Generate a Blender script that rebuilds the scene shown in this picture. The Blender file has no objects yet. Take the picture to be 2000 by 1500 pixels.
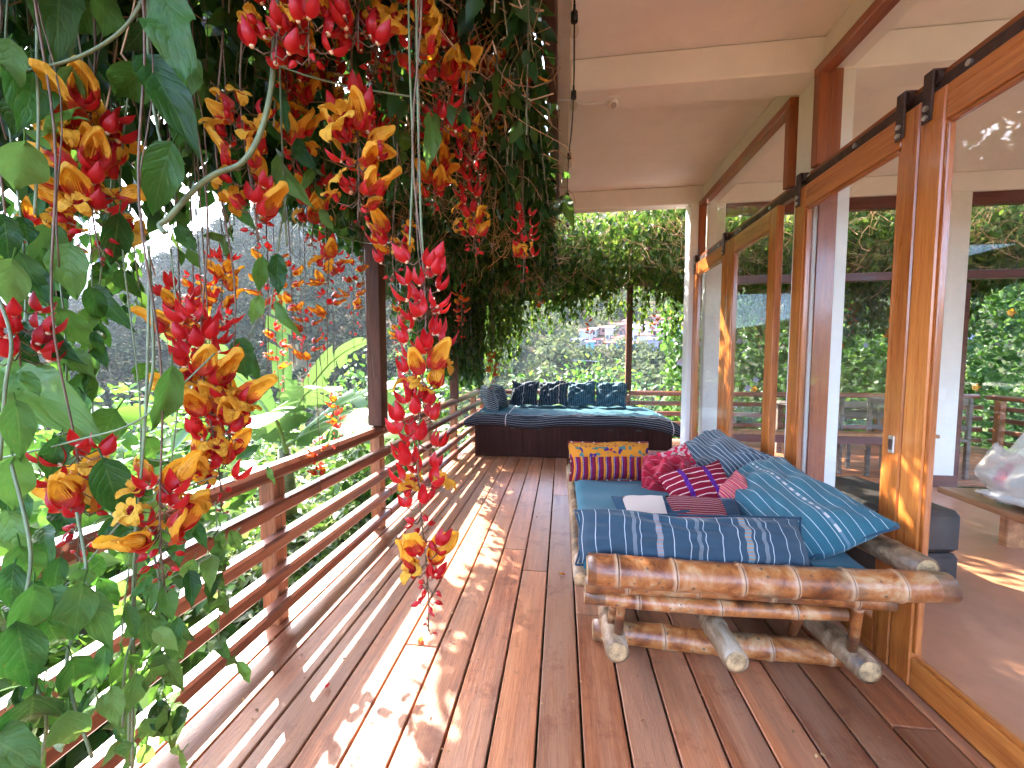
import bpy, math, random
import numpy as np
from mathutils import Vector, Matrix

# ------------------------------------------------------------------ camera, sky, sun, exposure
SC = bpy.context.scene
COL = SC.collection
R = math.radians
cam_d = bpy.data.cameras.new('camera'); cam = bpy.data.objects.new('camera', cam_d); COL.objects.link(cam)
cam_d.sensor_width = 36; cam_d.lens = 36 * 770 / 2000; cam_d.clip_start = .02; cam_d.clip_end = 9000
cam.location = (0, 0, 1.35)
cam.rotation_euler = (R(90 - 3.49), 0, R(7.18))
SC.camera = cam
SUN_TO = Vector((-.74, .77, 1.0)).normalized()            # towards the sun: ahead and to the left
sun_el = math.asin(SUN_TO.z); sun_az = math.atan2(SUN_TO.x, SUN_TO.y)
w = bpy.data.worlds.new('World'); SC.world = w; w.use_nodes = True
nt = w.node_tree; bg = nt.nodes['Background']
sky = nt.nodes.new('ShaderNodeTexSky'); sky.sky_type = 'NISHITA'; sky.sun_disc = False
sky.sun_elevation = sun_el; sky.sun_rotation = sun_az; sky.air_density = .7; sky.dust_density = 4.0; sky.ozone_density = 1.0; sky.altitude = 1200
nt.links.new(sky.outputs[0], bg.inputs[0]); bg.inputs[1].default_value = .15
sl = bpy.data.lights.new('sun', 'SUN'); sl.energy = 2.0; sl.angle = R(.5); sl.color = (1, .93, .82)
so = bpy.data.objects.new('sun', sl); COL.objects.link(so)
so.rotation_euler = SUN_TO.to_track_quat('Z', 'Y').to_euler()
SC.view_settings.view_transform = 'Standard'; SC.view_settings.look = 'None'
SC.view_settings.exposure = 4.4; SC.view_settings.gamma = 1
SC.render.engine = 'CYCLES'
SC.cycles.use_denoising = True; SC.cycles.use_adaptive_sampling = True; SC.cycles.adaptive_threshold = .018
SC.cycles.max_bounces = 7; SC.cycles.diffuse_bounces = 4; SC.cycles.glossy_bounces = 3
SC.cycles.transmission_bounces = 6; SC.cycles.transparent_max_bounces = 10
SC.cycles.caustics_reflective = False; SC.cycles.caustics_refractive = False
SC.cycles.sample_clamp_indirect = 8

rng = random.Random(7)
nrg = np.random.default_rng(7)

# ------------------------------------------------------------------ helpers
def obj(name, me, mat=None, parent=None, loc=None):
    o = bpy.data.objects.new(name, me); COL.objects.link(o)
    if mat is not None and len(me.materials) == 0: me.materials.append(mat)
    if parent is not None: o.parent = parent
    if loc is not None: o.location = loc
    return o
def tag(o, label=None, cat=None, group=None, kind=None):
    if label: o['label'] = label
    if cat: o['category'] = cat
    if group: o['group'] = group
    if kind: o['kind'] = kind
    return o
def thing(name, label, cat, loc=(0, 0, 0), group=None, rz=0):
    o = bpy.data.objects.new(name, None); COL.objects.link(o); o.location = loc; o.rotation_euler = (0, 0, rz)
    o.empty_display_size = .05
    return tag(o, label, cat, group)
def struct(name, loc=(0, 0, 0)):
    o = bpy.data.objects.new(name, None); COL.objects.link(o); o.location = loc; o['kind'] = 'structure'; return o
def copy_tree(o, parent=None):
    c = o.copy(); COL.objects.link(c)
    if parent is not None: c.parent = parent
    for ch in list(o.children): copy_tree(ch, c)
    return c
def smooth(me):
    me.polygons.foreach_set('use_smooth', np.ones(len(me.polygons), dtype=bool)); return me

class MB:
    def __init__(s): s.v = []; s.f = []; s.uv = []
    def add(s, vs, fs, uvs=None):
        b = len(s.v); s.v += [tuple(q) for q in vs]; s.f += [tuple(i + b for i in q) for q in fs]
        s.uv += list(uvs) if uvs is not None else [(0, 0)] * len(vs)
        return s
    def box(s, c, d, bev=0.0, rz=0, M=None):
        """box at centre c with size d; bev chamfers every edge"""
        hx, hy, hz = d[0] / 2, d[1] / 2, d[2] / 2
        if bev <= 0:
            vs = [Vector((x, y, z)) for x in (-hx, hx) for y in (-hy, hy) for z in (-hz, hz)]
            fs = [(0, 1, 3, 2), (4, 6, 7, 5), (0, 4, 5, 1), (2, 3, 7, 6), (0, 2, 6, 4), (1, 5, 7, 3)]
        else:
            b = min(bev, hx * .9, hy * .9, hz * .9); vs = []; idx = {}
            for sx in (-1, 1):
                for sy in (-1, 1):
                    for sz in (-1, 1):
                        for k in range(3):
                            q = [sx * (hx - b), sy * (hy - b), sz * (hz - b)]
                            q[k] = (sx * hx, sy * hy, sz * hz)[k]
                            idx[(sx, sy, sz, k)] = len(vs); vs.append(Vector(q))
            fs = []
            for k in range(3):
                a, c2 = [(1, 2), (2, 0), (0, 1)][k]
                for sg in (-1, 1):
                    ring = []
                    for (p, q) in ((-1, -1), (1, -1), (1, 1), (-1, 1)):
                        t = [0, 0, 0]; t[k] = sg; t[a] = p; t[c2] = q; ring.append(idx[(t[0], t[1], t[2], k)])
                    fs.append(tuple(ring) if sg > 0 else tuple(reversed(ring)))
                for p in (-1, 1):
                    for q in (-1, 1):
                        t0 = [0, 0, 0]; t1 = [0, 0, 0]; t0[k] = -1; t1[k] = 1
                        for t in (t0, t1): t[a] = p; t[c2] = q
                        r = (idx[(*t0, a)], idx[(*t1, a)], idx[(*t1, c2)], idx[(*t0, c2)])
                        fs.append(r if p * q > 0 else tuple(reversed(r)))
            for sx in (-1, 1):
                for sy in (-1, 1):
                    for sz in (-1, 1):
                        r = tuple(idx[(sx, sy, sz, k)] for k in range(3))
                        fs.append(r if sx * sy * sz > 0 else tuple(reversed(r)))
        if rz: 
            m = Matrix.Rotation(rz, 3, 'Z'); vs = [m @ q for q in vs]
        if M is not None: vs = [M @ q for q in vs]
        c = Vector(c)
        return s.add([q + c for q in vs], fs)
    def tube(s, pts, rad, n=6, cap=True):
        pts = [Vector(p) for p in pts]
        if not hasattr(rad, '__len__'): rad = [rad] * len(pts)
        vs = []; fs = []; uvs = []; N = None; L = 0
        for i, p in enumerate(pts):
            t = (pts[min(i + 1, len(pts) - 1)] - pts[max(i - 1, 0)])
            if t.length < 1e-9: t = Vector((0, 0, 1))
            t.normalize()
            if N is None:
                N = t.orthogonal().normalized()
            else:
                N = (N - t * N.dot(t)); N = N.normalized() if N.length > 1e-6 else t.orthogonal().normalized()
                L += (p - pts[i - 1]).length
            B = t.cross(N)
            for k in range(n):
                a = 2 * math.pi * k / n
                vs.append(p + (N * math.cos(a) + B * math.sin(a)) * rad[i]); uvs.append((k / n, L))
        for i in range(len(pts) - 1):
            for k in range(n):
                k2 = (k + 1) % n
                fs.append((i * n + k, i * n + k2, (i + 1) * n + k2, (i + 1) * n + k))
        if cap:
            fs.append(tuple(reversed(range(n)))); fs.append(tuple(range((len(pts) - 1) * n, len(pts) * n)))
        return s.add(vs, fs, uvs)
    def mesh(s, name, sm=False):
        me = bpy.data.meshes.new(name); me.from_pydata(s.v, [], s.f); me.update()
        if any(u != (0, 0) for u in s.uv):
            ul = me.uv_layers.new(name='uv'); uv = np.array(s.uv, dtype=np.float32)
            li = np.empty(len(me.loops), dtype=np.int32); me.loops.foreach_get('vertex_index', li)
            ul.data.foreach_set('uv', uv[li].ravel())
        if sm: smooth(me)
        return me
    def build(s, name, mat, parent=None, sm=False): return obj(name, s.mesh(name, sm), mat, parent)

def boxo(name, c, d, mat, parent=None, bev=.004, **k): return MB().box(c, d, bev, **k).build(name, mat, parent)

def bulk(name, T, F, UV, pos, frames, scale, mat, parent=None, rnd=None, sm=True):
    """many copies of a small template in one mesh. frames: (N,3,3) columns = local axes"""
    N = len(pos); n = len(T)
    V = np.einsum('nij,kj->nki', frames, T) * np.asarray(scale).reshape(N, 1, -1) + pos[:, None, :]
    me = bpy.data.meshes.new(name)
    me.vertices.add(N * n); me.vertices.foreach_set('co', V.astype(np.float32).ravel())
    F = np.asarray(F, dtype=np.int32); k = F.shape[1]; nf = len(F)
    idx = (F[None] + (np.arange(N) * n)[:, None, None]).astype(np.int32).ravel()
    me.loops.add(len(idx)); me.loops.foreach_set('vertex_index', idx)
    me.polygons.add(N * nf); me.polygons.foreach_set('loop_start', np.arange(0, len(idx), k, dtype=np.int32))
    me.update(calc_edges=True)
    if UV is not None:
        ul = me.uv_layers.new(name='uv'); uv = np.tile(np.asarray(UV, dtype=np.float32), (N, 1)); ul.data.foreach_set('uv', uv[idx].ravel())
    if rnd is None: rnd = nrg.random(N)
    a = me.attributes.new('rnd', 'FLOAT', 'POINT'); a.data.foreach_set('value', np.repeat(rnd, n).astype(np.float32))
    if sm: smooth(me)
    return obj(name, me, mat, parent)
def unit(a): return a / np.maximum(np.linalg.norm(a, axis=-1, keepdims=True), 1e-9)
def frames_from(d, nrm):
    """d: along the leaf (local y), nrm: rough leaf normal (local z)"""
    d = unit(d); x = unit(np.cross(d, nrm)); z = np.cross(x, d)
    return np.stack([x, d, z], axis=2)

# ------------------------------------------------------------------ materials
class NT:
    def __init__(s, name):
        s.m = bpy.data.materials.new(name); s.m.use_nodes = True; s.t = s.m.node_tree; s.n = s.t.nodes
        s.b = s.n['Principled BSDF']; s.out = s.n['Material Output']
    def new(s, t, **k):
        n = s.n.new(t)
        for a, v in k.items(): setattr(n, a, v)
        return n
    def ln(s, a, b): s.t.links.new(a, b)
    def sock(s, v, i):
        if hasattr(v, 'links') or hasattr(v, 'is_output'): s.ln(v, i)
        else: i.default_value = v
    def noise(s, vec, scale, detail=4, rough=.55, dist=0):
        n = s.new('ShaderNodeTexNoise'); n.inputs['Scale'].default_value = scale; n.inputs['Detail'].default_value = detail
        n.inputs['Roughness'].default_value = rough; n.inputs['Distortion'].default_value = dist
        if vec is not None: s.ln(vec, n.inputs['Vector'])
        return n.outputs['Fac']
    def ramp(s, f, stops, interp='LINEAR'):
        r = s.new('ShaderNodeValToRGB'); cr = r.color_ramp; cr.interpolation = interp
        while len(cr.elements) < len(stops): cr.elements.new(.5)
        for e, (p, c) in zip(cr.elements, stops): e.position = p; e.color = (*c, 1) if len(c) == 3 else c
        s.sock(f, r.inputs[0]); return r.outputs[0]
    def math(s, op, a, b=0.0, c=None):
        n = s.new('ShaderNodeMath', operation=op); s.sock(a, n.inputs[0]); s.sock(b, n.inputs[1])
        if c is not None: s.sock(c, n.inputs[2])
        return n.outputs[0]
    def mix(s, f, a, b, mode='MIX'):
        n = s.new('ShaderNodeMix', data_type='RGBA', blend_type=mode)
        s.sock(f, n.inputs[0])
        for v, i in ((a, n.inputs[6]), (b, n.inputs[7])):
            if isinstance(v, (tuple, list)): i.default_value = (*v[:3], 1)
            else: s.ln(v, i)
        return n.outputs[2]
    def mapping(s, vec, scale=(1, 1, 1), loc=None, rot=(0, 0, 0)):
        n = s.new('ShaderNodeMapping'); n.inputs['Scale'].default_value = scale; n.inputs['Rotation'].default_value = rot
        s.ln(vec, n.inputs['Vector'])
        if loc is not None: s.sock(loc, n.inputs['Location'])
        return n.outputs[0]
    def coord(s, k='Object'): return s.new('ShaderNodeTexCoord').outputs[k]
    def uv(s):
        sp = s.new('ShaderNodeSeparateXYZ'); s.ln(s.coord('UV'), sp.inputs[0]); return sp.outputs[0], sp.outputs[1]
    def orand(s): return s.new('ShaderNodeObjectInfo').outputs['Random']
    def attr(s, n): a = s.new('ShaderNodeAttribute'); a.attribute_name = n; return a.outputs['Fac']
    def bump(s, h, strength=.3, dist=.01):
        b = s.new('ShaderNodeBump'); b.inputs['Strength'].default_value = strength; b.inputs['Distance'].default_value = dist
        s.ln(h, b.inputs['Height']); s.ln(b.outputs[0], s.b.inputs['Normal']); return b.outputs[0]
    def set(s, **k):
        nm = dict(color='Base Color', rough='Roughness', metal='Metallic', spec='Specular IOR Level', coat='Coat Weight', crough='Coat Roughness', sheen='Sheen Weight')
        for a, v in k.items():
            i = s.b.inputs[nm[a]]
            if isinstance(v, (tuple, list)): i.default_value = (*v[:3], 1)
            else: s.sock(v, i)
        return s

def wood(name, dark, mid, light, axis='Y', rough=.5, coat=0.0, grain=1.0, weather=None, bump=.15, var=.35, crough=.12, spec=.5):
    m = NT(name); co = m.coord('Object'); r = m.orand()
    sc = {'X': (.35, 7, 7), 'Y': (7, .35, 7), 'Z': (7, 7, .35)}[axis]
    off = m.new('ShaderNodeCombineXYZ')
    m.ln(m.math('MULTIPLY', r, 37), off.inputs[0]); m.ln(m.math('MULTIPLY', r, 91), off.inputs[1]); m.ln(m.math('MULTIPLY', r, 53), off.inputs[2])
    v = m.mapping(co, sc, off.outputs[0])
    n1 = m.noise(v, 2.2 * grain, 6, .62, .6); n2 = m.noise(v, 14 * grain, 5, .7, .2)
    n3 = m.noise(v, 46 * grain, 3, .7, .0)
    f = m.math('ADD', m.math('ADD', m.math('MULTIPLY', n1, .46), m.math('MULTIPLY', n2, .30)), m.math('MULTIPLY', n3, .24))
    c = m.ramp(f, [(.40, dark), (.495, mid), (.59, light)])
    c = m.mix(m.math('MULTIPLY', r, var), c, m.mix(.5, c, light), 'MIX')
    hv = m.math('MULTIPLY_ADD', m.math('FRACT', m.math('MULTIPLY', r, 7.31)), var, 1 - var * .6)
    hs = m.new('ShaderNodeHueSaturation'); m.ln(hv, hs.inputs['Value']); m.ln(c, hs.inputs['Color']); c = hs.outputs[0]
    if weather:
        wn = m.ramp(m.noise(m.mapping(co, tuple(min(q, 2.6) * .9 for q in sc), off.outputs[0]), 1.3, 5, .65), [(.45, (0, 0, 0)), (.60, (1, 1, 1))])
        c = m.mix(m.math('MULTIPLY', wn, weather[1]), c, weather[0])
        ds = m.ramp(m.noise(m.mapping(co, (1, 1, 1), off.outputs[0]), 7, 6, .75), [(.54, (0, 0, 0)), (.66, (1, 1, 1))])
        c = m.mix(m.math('MULTIPLY', ds, .55), c, dark)
        sk = m.ramp(m.noise(m.mapping(co, (1, 1, 1), off.outputs[0]), 60, 2, .5), [(.70, (0, 0, 0)), (.76, (1, 1, 1))])
        c = m.mix(m.math('MULTIPLY', sk, .5), c, light)
    m.set(color=c, rough=m.math('MULTIPLY_ADD', n2, .25, rough - .12), coat=coat, crough=crough, spec=spec)
    m.bump(f, bump, .01)
    return m.m

def plain(name, col, rough=.6, metal=0, var=.12, scale=6, bump=.05, coat=0, spec=.5):
    m = NT(name); co = m.coord('Object')
    n = m.noise(co, scale, 5, .6); n2 = m.noise(co, scale * 9, 3, .6)
    f = m.math('ADD', m.math('MULTIPLY', n, .75), m.math('MULTIPLY', n2, .25))
    d = tuple(q * (1 - var) for q in col); l = tuple(min(1, q * (1 + var)) for q in col)
    m.set(color=m.ramp(f, [(.38, d), (.62, l)]), rough=rough, metal=metal, coat=coat, spec=spec); m.bump(n2, bump, .01)
    return m.m

def leafmat(name, dark, mid, light, trans=.45, rough=.38, attr=None, vein=True, tcol=1.0, spec=.35):
    m = NT(name); r = m.attr('rnd') if attr else m.orand()
    n = m.noise(m.coord('Object'), 9, 3)
    f = m.math('ADD', m.math('MULTIPLY', r, .75), m.math('MULTIPLY', n, .25))
    c = m.ramp(f, [(.15, dark), (.5, mid), (.88, light)])
    if vein:
        u, v = m.uv()
        au = m.math('ABSOLUTE', m.math('SUBTRACT', u, .5))
        mid_ = m.math('LESS_THAN', au, .022)
        ph = m.math('ADD', m.math('SUBTRACT', m.math('MULTIPLY', m.math('POWER', v, .8), 5.5), m.math('MULTIPLY', m.math('POWER', au, 1.2), 5.0)), m.math('MULTIPLY', m.noise(m.coord('UV'), 3, 2), .9))
        sv = m.math('ABSOLUTE', m.math('SUBTRACT', m.math('FRACT', ph), .5))
        side = m.math('MULTIPLY', m.math('LESS_THAN', sv, .06), .55)
        vv = m.math('MAXIMUM', mid_, side)
        c = m.mix(m.math('MULTIPLY', vv, .35), c, light)
        h = m.math('SUBTRACT', m.math('MULTIPLY', m.math('MINIMUM', m.math('MULTIPLY', sv, 4), 1), .7), mid_)
        br = m.math('MULTIPLY', m.ramp(m.noise(m.mapping(m.coord('UV'), (1, 1.6, 1), None), 4.5, 5, .7), [(.60, (0, 0, 0)), (.70, (1, 1, 1))]), m.math('GREATER_THAN', m.math('FRACT', m.math('MULTIPLY', m.orand(), 13.7)), .45))
        c = m.mix(m.math('MULTIPLY', br, .55), c, (.22, .15, .04))
        nb = m.bump(m.math('ADD', h, m.math('MULTIPLY', m.noise(m.coord('UV'), 14, 4), 1.2)), .4, .005)
    m.set(color=c, rough=rough, spec=spec)
    tr = m.new('ShaderNodeBsdfTranslucent')
    tc = m.new('ShaderNodeHueSaturation'); tc.inputs['Hue'].default_value = .485; tc.inputs['Saturation'].default_value = 1.1; tc.inputs['Value'].default_value = 1.9 * tcol
    m.ln(c, tc.inputs['Color']); m.ln(tc.outputs[0], tr.inputs[0])
    mx = m.new('ShaderNodeMixShader'); mx.inputs[0].default_value = trans
    m.ln(m.b.outputs[0], mx.inputs[1]); m.ln(tr.outputs[0], mx.inputs[2]); m.ln(mx.outputs[0], m.out.inputs[0])
    return m.m

M = {}
M['deck'] = wood('deck_wood', (.13, .027, .010), (.32, .090, .030), (.50, .195, .078), 'Y', .42, .22, 1.1, ((.38, .215, .13), .5), .5, .75, .34)
M['deckx'] = wood('deck_wood_cross', (.13, .027, .010), (.32, .090, .030), (.50, .195, .078), 'X', .42, .22, 1.1, ((.38, .215, .13), .5), .5, .75, .34)
M['railY'] = wood('rail_wood_y', (.08, .018, .008), (.18, .042, .016), (.29, .08, .032), 'Y', .34, .7, 1, ((.22, .10, .06), .3), .15, .35, .28)
M['railX'] = wood('rail_wood_x', (.08, .018, .008), (.18, .042, .016), (.29, .08, .032), 'X', .34, .7, 1, ((.22, .10, .06), .3), .15, .35, .28)
M['railZ'] = wood('rail_wood_z', (.13, .04, .018), (.30, .10, .04), (.44, .17, .06), 'Z', .4, .2)
M['postZ'] = wood('pergola_wood_z', (.05, .018, .012), (.10, .038, .022), (.17, .07, .04), 'Z', .55, .0, 1, ((.14, .075, .045), .3), spec=.15)
M['beamY'] = wood('pergola_wood_y', (.045, .014, .01), (.10, .03, .02), (.16, .05, .03), 'Y', .5)
M['beamX'] = wood('pergola_wood_x', (.045, .014, .01), (.10, .03, .02), (.16, .05, .03), 'X', .5)
M['doorZ'] = wood('door_wood_z', (.28, .068, .012), (.44, .125, .022), (.56, .19, .04), 'Z', .3, .6, .8, None, .06, .2)
M['doorY'] = wood('door_wood_y', (.28, .068, .012), (.44, .125, .022), (.56, .19, .04), 'Y', .3, .6, .8, None, .06, .2)
M['frameZ'] = wood('frame_wood_z', (.18, .036, .009), (.28, .064, .014), (.37, .10, .022), 'Z', .32, .5, .8, None, .06, .2)
M['frameY'] = wood('frame_wood_y', (.18, .036, .009), (.28, .064, .014), (.37, .10, .022), 'Y', .32, .5, .8, None, .06, .2)
M['darkframe'] = wood('dark_red_frame_wood', (.07, .016, .012), (.12, .026, .018), (.17, .04, .026), 'X', .35, .3)
M['bench'] = wood('bench_wood', (.26, .095, .03), (.42, .18, .07), (.56, .27, .11), 'Y', .4, .2)
M['boxwood'] = wood('dark_box_wood', (.018, .006, .004), (.036, .011, .007), (.06, .019, .012), 'Z', .6, .0, 1.4, spec=.12)
M['tablewood'] = wood('grey_table_wood', (.07, .055, .045), (.14, .11, .09), (.24, .2, .17), 'X', .6)
M['ceil'] = plain('ceiling_plaster', (.88, .845, .80), .85, var=.05, scale=1.2, bump=.08)
M['wall'] = plain('wall_plaster', (.80, .79, .755), .85, var=.05, scale=2, bump=.1)
M['edge'] = plain('roof_edge_plaster', (.70, .62, .52), .85, var=.08, scale=3, bump=.1)
M['iron'] = plain('rusty_track_iron', (.085, .045, .036), .55, .5, .4, 14, .15)
M['steel'] = plain('bolt_steel', (.62, .6, .57), .3, .9, .1, 40)
M['black'] = plain('black_rubber', (.018, .018, .02), .55, var=.2)
M['foam'] = plain('dark_foam_cover', (.03, .022, .02), .5, var=.35, scale=9, bump=.25)
M['white'] = plain('white_plastic', (.8, .79, .76), .4, var=.03)
M['concrete'] = plain('red_polished_floor', (.52, .235, .13), .33, var=.16, scale=1.6, bump=.03, coat=.15)
M['soil'] = plain('soil', (.07, .048, .03), .95, var=.4, scale=5, bump=.5)
M['stone'] = plain('house_white', (.7, .67, .62), .8, var=.1, scale=.5)
def glass(name, tint=(1, 1, 1), rough=0.0, dirt=.012, ior=1.5):
    m = NT(name); m.n.remove(m.b)
    tr = m.new('ShaderNodeBsdfTransparent'); tr.inputs[0].default_value = (*tint, 1)
    gl = m.new('ShaderNodeBsdfGlossy'); gl.inputs['Roughness'].default_value = rough
    df = m.new('ShaderNodeBsdfDiffuse'); df.inputs[0].default_value = (.8, .78, .74, 1)
    lw = m.new('ShaderNodeLayerWeight'); lw.inputs[0].default_value = .5
    fres = m.math('MULTIPLY_ADD', m.math('POWER', lw.outputs['Facing'], 5.0), .55, .02)      # Schlick reflectance of one glass face
    sm = m.math('MULTIPLY', m.ramp(m.noise(m.coord('Object'), 3, 6, .7), [(.45, (0, 0, 0)), (.8, (1, 1, 1))]), dirt)
    a = m.new('ShaderNodeMixShader'); m.ln(fres, a.inputs[0]); m.ln(tr.outputs[0], a.inputs[1]); m.ln(gl.outputs[0], a.inputs[2])
    b = m.new('ShaderNodeMixShader'); m.ln(sm, b.inputs[0]); m.ln(a.outputs[0], b.inputs[1]); m.ln(df.outputs[0], b.inputs[2])
    m.ln(b.outputs[0], m.out.inputs[0]); return m.m
M['glass'] = glass('window_glass', (.96, .97, .95))
M['bulb'] = glass('bulb_glass', (.95, .92, .86), .02, .06)
# ------------------------------------------------------------------ deck
deck = struct('deck')
PITCH, G = .1622, .009
X0 = .083
k = -10
r2 = random.Random(3)
while True:
    xa = X0 + k * PITCH + G / 2; xb = xa + PITCH - G
    k += 1
    if xa > 1.40: break
    xb = min(xb, 1.436)
    y = -2.2 + r2.uniform(-.6, .6)
    ends = {-4: [1.72], -5: [2.33], -3: [2.72], -2: [2.72, 5.0], -1: [2.45], 0: [3.9], 1: [2.05]}.get(k, None)
    cuts = [y]
    if ends: cuts += ends
    while cuts[-1] < 6.9:
        cuts.append(cuts[-1] + r2.choice([1.9, 2.4, 2.9]))
    cuts[-1] = 6.95
    if len(cuts) > 2 and cuts[-1] - cuts[-2] < .4: cuts.pop(-2)
    for a, b in zip(cuts[:-1], cuts[1:]):
        L = b - a - .004
        me = MB().box((0, 0, 0), (xb - xa, L, .03), .0035).mesh('deck_board')
        o = obj('deck_board', me, M['deck'], deck, ((xa + xb) / 2, (a + b) / 2, -.015 + r2.uniform(-.0012, .0012)))
        o.rotation_euler = (0, r2.uniform(-.004, .004), 0)
y = 4.80
while y < 6.9:
    cuts = [1.455, 1.455 + r2.uniform(1.2, 2.6)]
    while cuts[-1] < 6.3: cuts.append(cuts[-1] + r2.choice([1.9, 2.4]))
    cuts[-1] = 6.45
    for a, b in zip(cuts[:-1], cuts[1:]):
        if b - a < .1: continue
        me = MB().box((0, 0, 0), (b - a - .004, .138, .03), .0035).mesh('deck_board')
        obj('deck_board', me, M['deckx'], deck, ((a + b) / 2, y + .07, -.015 + r2.uniform(-.001, .001)))
    y += .147
for yy in np.arange(-2, 6.9, .62):
    boxo('joist', (-.03, yy, -.108), (2.95, .05, .15), M['beamX'], deck, 0)
boxo('edge_fascia', (-1.565, 2.2, -.1), (.03, 9.5, .18), M['beamY'], deck, .004)
boxo('edge_fascia', (2.4, 6.975, -.1), (7.9, .03, .18), M['beamX'], deck, .004)

# ------------------------------------------------------------------ railings
RZ = [.63, .46, .29, .125]
def railing(name, label, axis, fixed, a, b, posts, parts):
    t = thing(name, label, 'railing', (fixed, (a + b) / 2, 0) if axis == 'Y' else ((a + b) / 2, fixed, 0))
    t_inv = -Vector(t.location)
    def P(c, d, nm, mat, bev=.004):
        MB().box(Vector(c) + t_inv, d, bev).build(nm, mat, t)
    for q in posts:
        c = (fixed - .012, q, .376) if axis == 'Y' else (q, fixed + .012, .376)
        P(c, (.085, .085, .752), 'post', M['railZ'], .006)
    for (p, q) in parts:
        L = q - p - .004; c = (p + q) / 2
        if axis == 'Y':
            P((fixed, c, .79), (.10, L, .074), 'top_rail', M['railY'], .02)
            for z in RZ: P((fixed + .062, c, z), (.070, L, .066), 'rail', M['railY'], .012)
        else:
            P((c, fixed, .79), (L, .10, .074), 'top_rail', M['railX'], .02)
            for z in RZ: P((c, fixed - .062, z), (L, .070, .066), 'rail', M['railX'], .012)
    return t
railing('deck_railing', 'reddish wooden slatted railing along the left edge of the deck, half hidden by vines', 'Y', -1.445, -1.7, 6.8,
        [-1.69, -.53, .63, 1.80, 2.955, 4.13, 5.2, 6.4], [(-1.7, .63), (.63, 2.955), (2.955, 5.2), (5.2, 6.8)])
railing('deck_railing', 'wooden slatted railing across the far end of the deck behind the box daybed', 'X', 6.87, -1.49, 6.35,
        [-1.40, -.3, 1.12, 2.4, 3.7, 5.0], [(-1.49, 1.12), (1.12, 3.7), (3.7, 6.35)])
railing('deck_railing', 'sunlit wooden railing outside the house end wall, seen through the open doorway', 'Y', 6.4, 3.2, 6.8,
        [3.25, 4.3, 5.4, 6.6], [(3.2, 5.4), (5.4, 6.8)])

# ------------------------------------------------------------------ pergola
pg = thing('pergola', 'dark wooden pergola of posts and beams carrying the flowering vine', 'pergola', (-1.445, 2.955, .83))
def pgp(c, d, nm, mat): MB().box(Vector(c) - Vector(pg.location), d, .006).build(nm, mat, pg)
pgp((-1.445, 2.955, 1.71), (.115, .115, 1.756), 'post', M['postZ'])
pgp((-1.445, 6.87, 1.71), (.10, .10, 1.756), 'post', M['postZ'])
pgp((1.12, 6.87, 1.71), (.095, .095, 1.756), 'post', M['postZ'])
pgp((4.1, 6.87, 1.71), (.095, .095, 1.756), 'post', M['postZ'])
pgp((-1.445, 5.2, 1.71), (.10, .10, 1.756), 'post', M['postZ'])
pgp((-1.445, 2.4, 2.665), (.09, 9.1, .15), 'beam', M['beamY'])
pgp((2.45, 6.87, 2.665), (7.68, .09, .15), 'beam', M['beamX'])
pgp((-.0745, 1.3, 3.10), (.071, 6.56, .235), 'roof_edge_beam', M['beamY'])
for yy in (-.6, .5, 1.7, 2.9, 4.1, 5.3):
    pgp((-.75, yy, 2.79), (1.28, .06, .09), 'rafter', M['beamX'])
for xx in (-.1, 1.1, 2.3, 3.5, 4.7, 5.9):
    pgp((xx, 6.1, 2.79), (.06, 1.45, .09), 'rafter', M['beamY'])

# ------------------------------------------------------------------ house
house = thing('house', 'white plastered glass pavilion house with a flat ceiling over half of the deck', 'house', (3.5, .8, 0))
HL = Vector(house.location)
def hp(c, d, nm, mat, bev=.006, par=None): return MB().box(Vector(c) - HL, d, bev).build(nm, mat, par or house)
ceiling = hp((3.3, 1.5, 3.32), (6.66, 6.42, .196), 'ceiling', M['ceil'], .004)
hp((0.0, 1.5, 3.124), (.076, 6.40, .188), 'edge_beam', M['edge'], .006)
for (ya, yb) in ((-1.62, -1.40), (.36, .58), (2.60, 2.82), (4.57, 4.70)):
    hp(((.04 + 6.6) / 2, (ya + yb) / 2, 3.124), (6.56, yb - ya, .192), 'ceiling_beam', M['ceil'], .008)
# header above the upper windows and columns of the glazed wall
for (ya, yb) in ((2.822, 4.568), (.582, 2.598), (-1.398, .358)):
    hp((1.575, (ya + yb) / 2, 3.126), (.16, yb - ya, .188), 'header', M['wall'], .006)
for (ya, yb) in ((2.60, 2.82), (.36, .58), (-1.62, -1.40)):
    hp((1.575, (ya + yb) / 2, 1.529), (.19, yb - ya, 2.998), 'column', M['wall'], .008)
hp((1.398, 4.60, 1.529), (.09, .17, 2.998), 'column', M['wall'], .008)
hp((1.64, 4.63, 1.529), (.19, .1, 2.998), 'column', M['wall'], .008)
hp((3.95, 4.63, 1.529), (.20, .12, 2.998), 'column', M['wall'], .008)
hp((5.9, 4.63, 1.529), (.20, .12, 2.998), 'column', M['wall'], .008)
hp((6.36, 1.5, 1.529), (.2, .2, 2.998), 'column', M['wall'], .008)
hp((6.36, -1.5, 1.529), (.2, .2, 2.998), 'column', M['wall'], .008)
hp((6.52, 1.5, 2.42), (.1, 6.3, 1.2), 'reflection_block_wall', M['wall'], .004)  # unseen upper wall band, added so the end panes reflect no bright outdoors
hp((4.0, .85, -.02), (5.0, 7.4, .1), 'interior_floor', M['concrete'], 0)
# wooden lining of the near faces of the middle column
hp((1.545, 2.592, 1.6), (.10, .012, 2.85), 'jamb_lining', M['frameZ'], .002)
hp((1.545, .352, 1.6), (.10, .012, 2.85), 'jamb_lining', M['frameZ'], .002)

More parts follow.
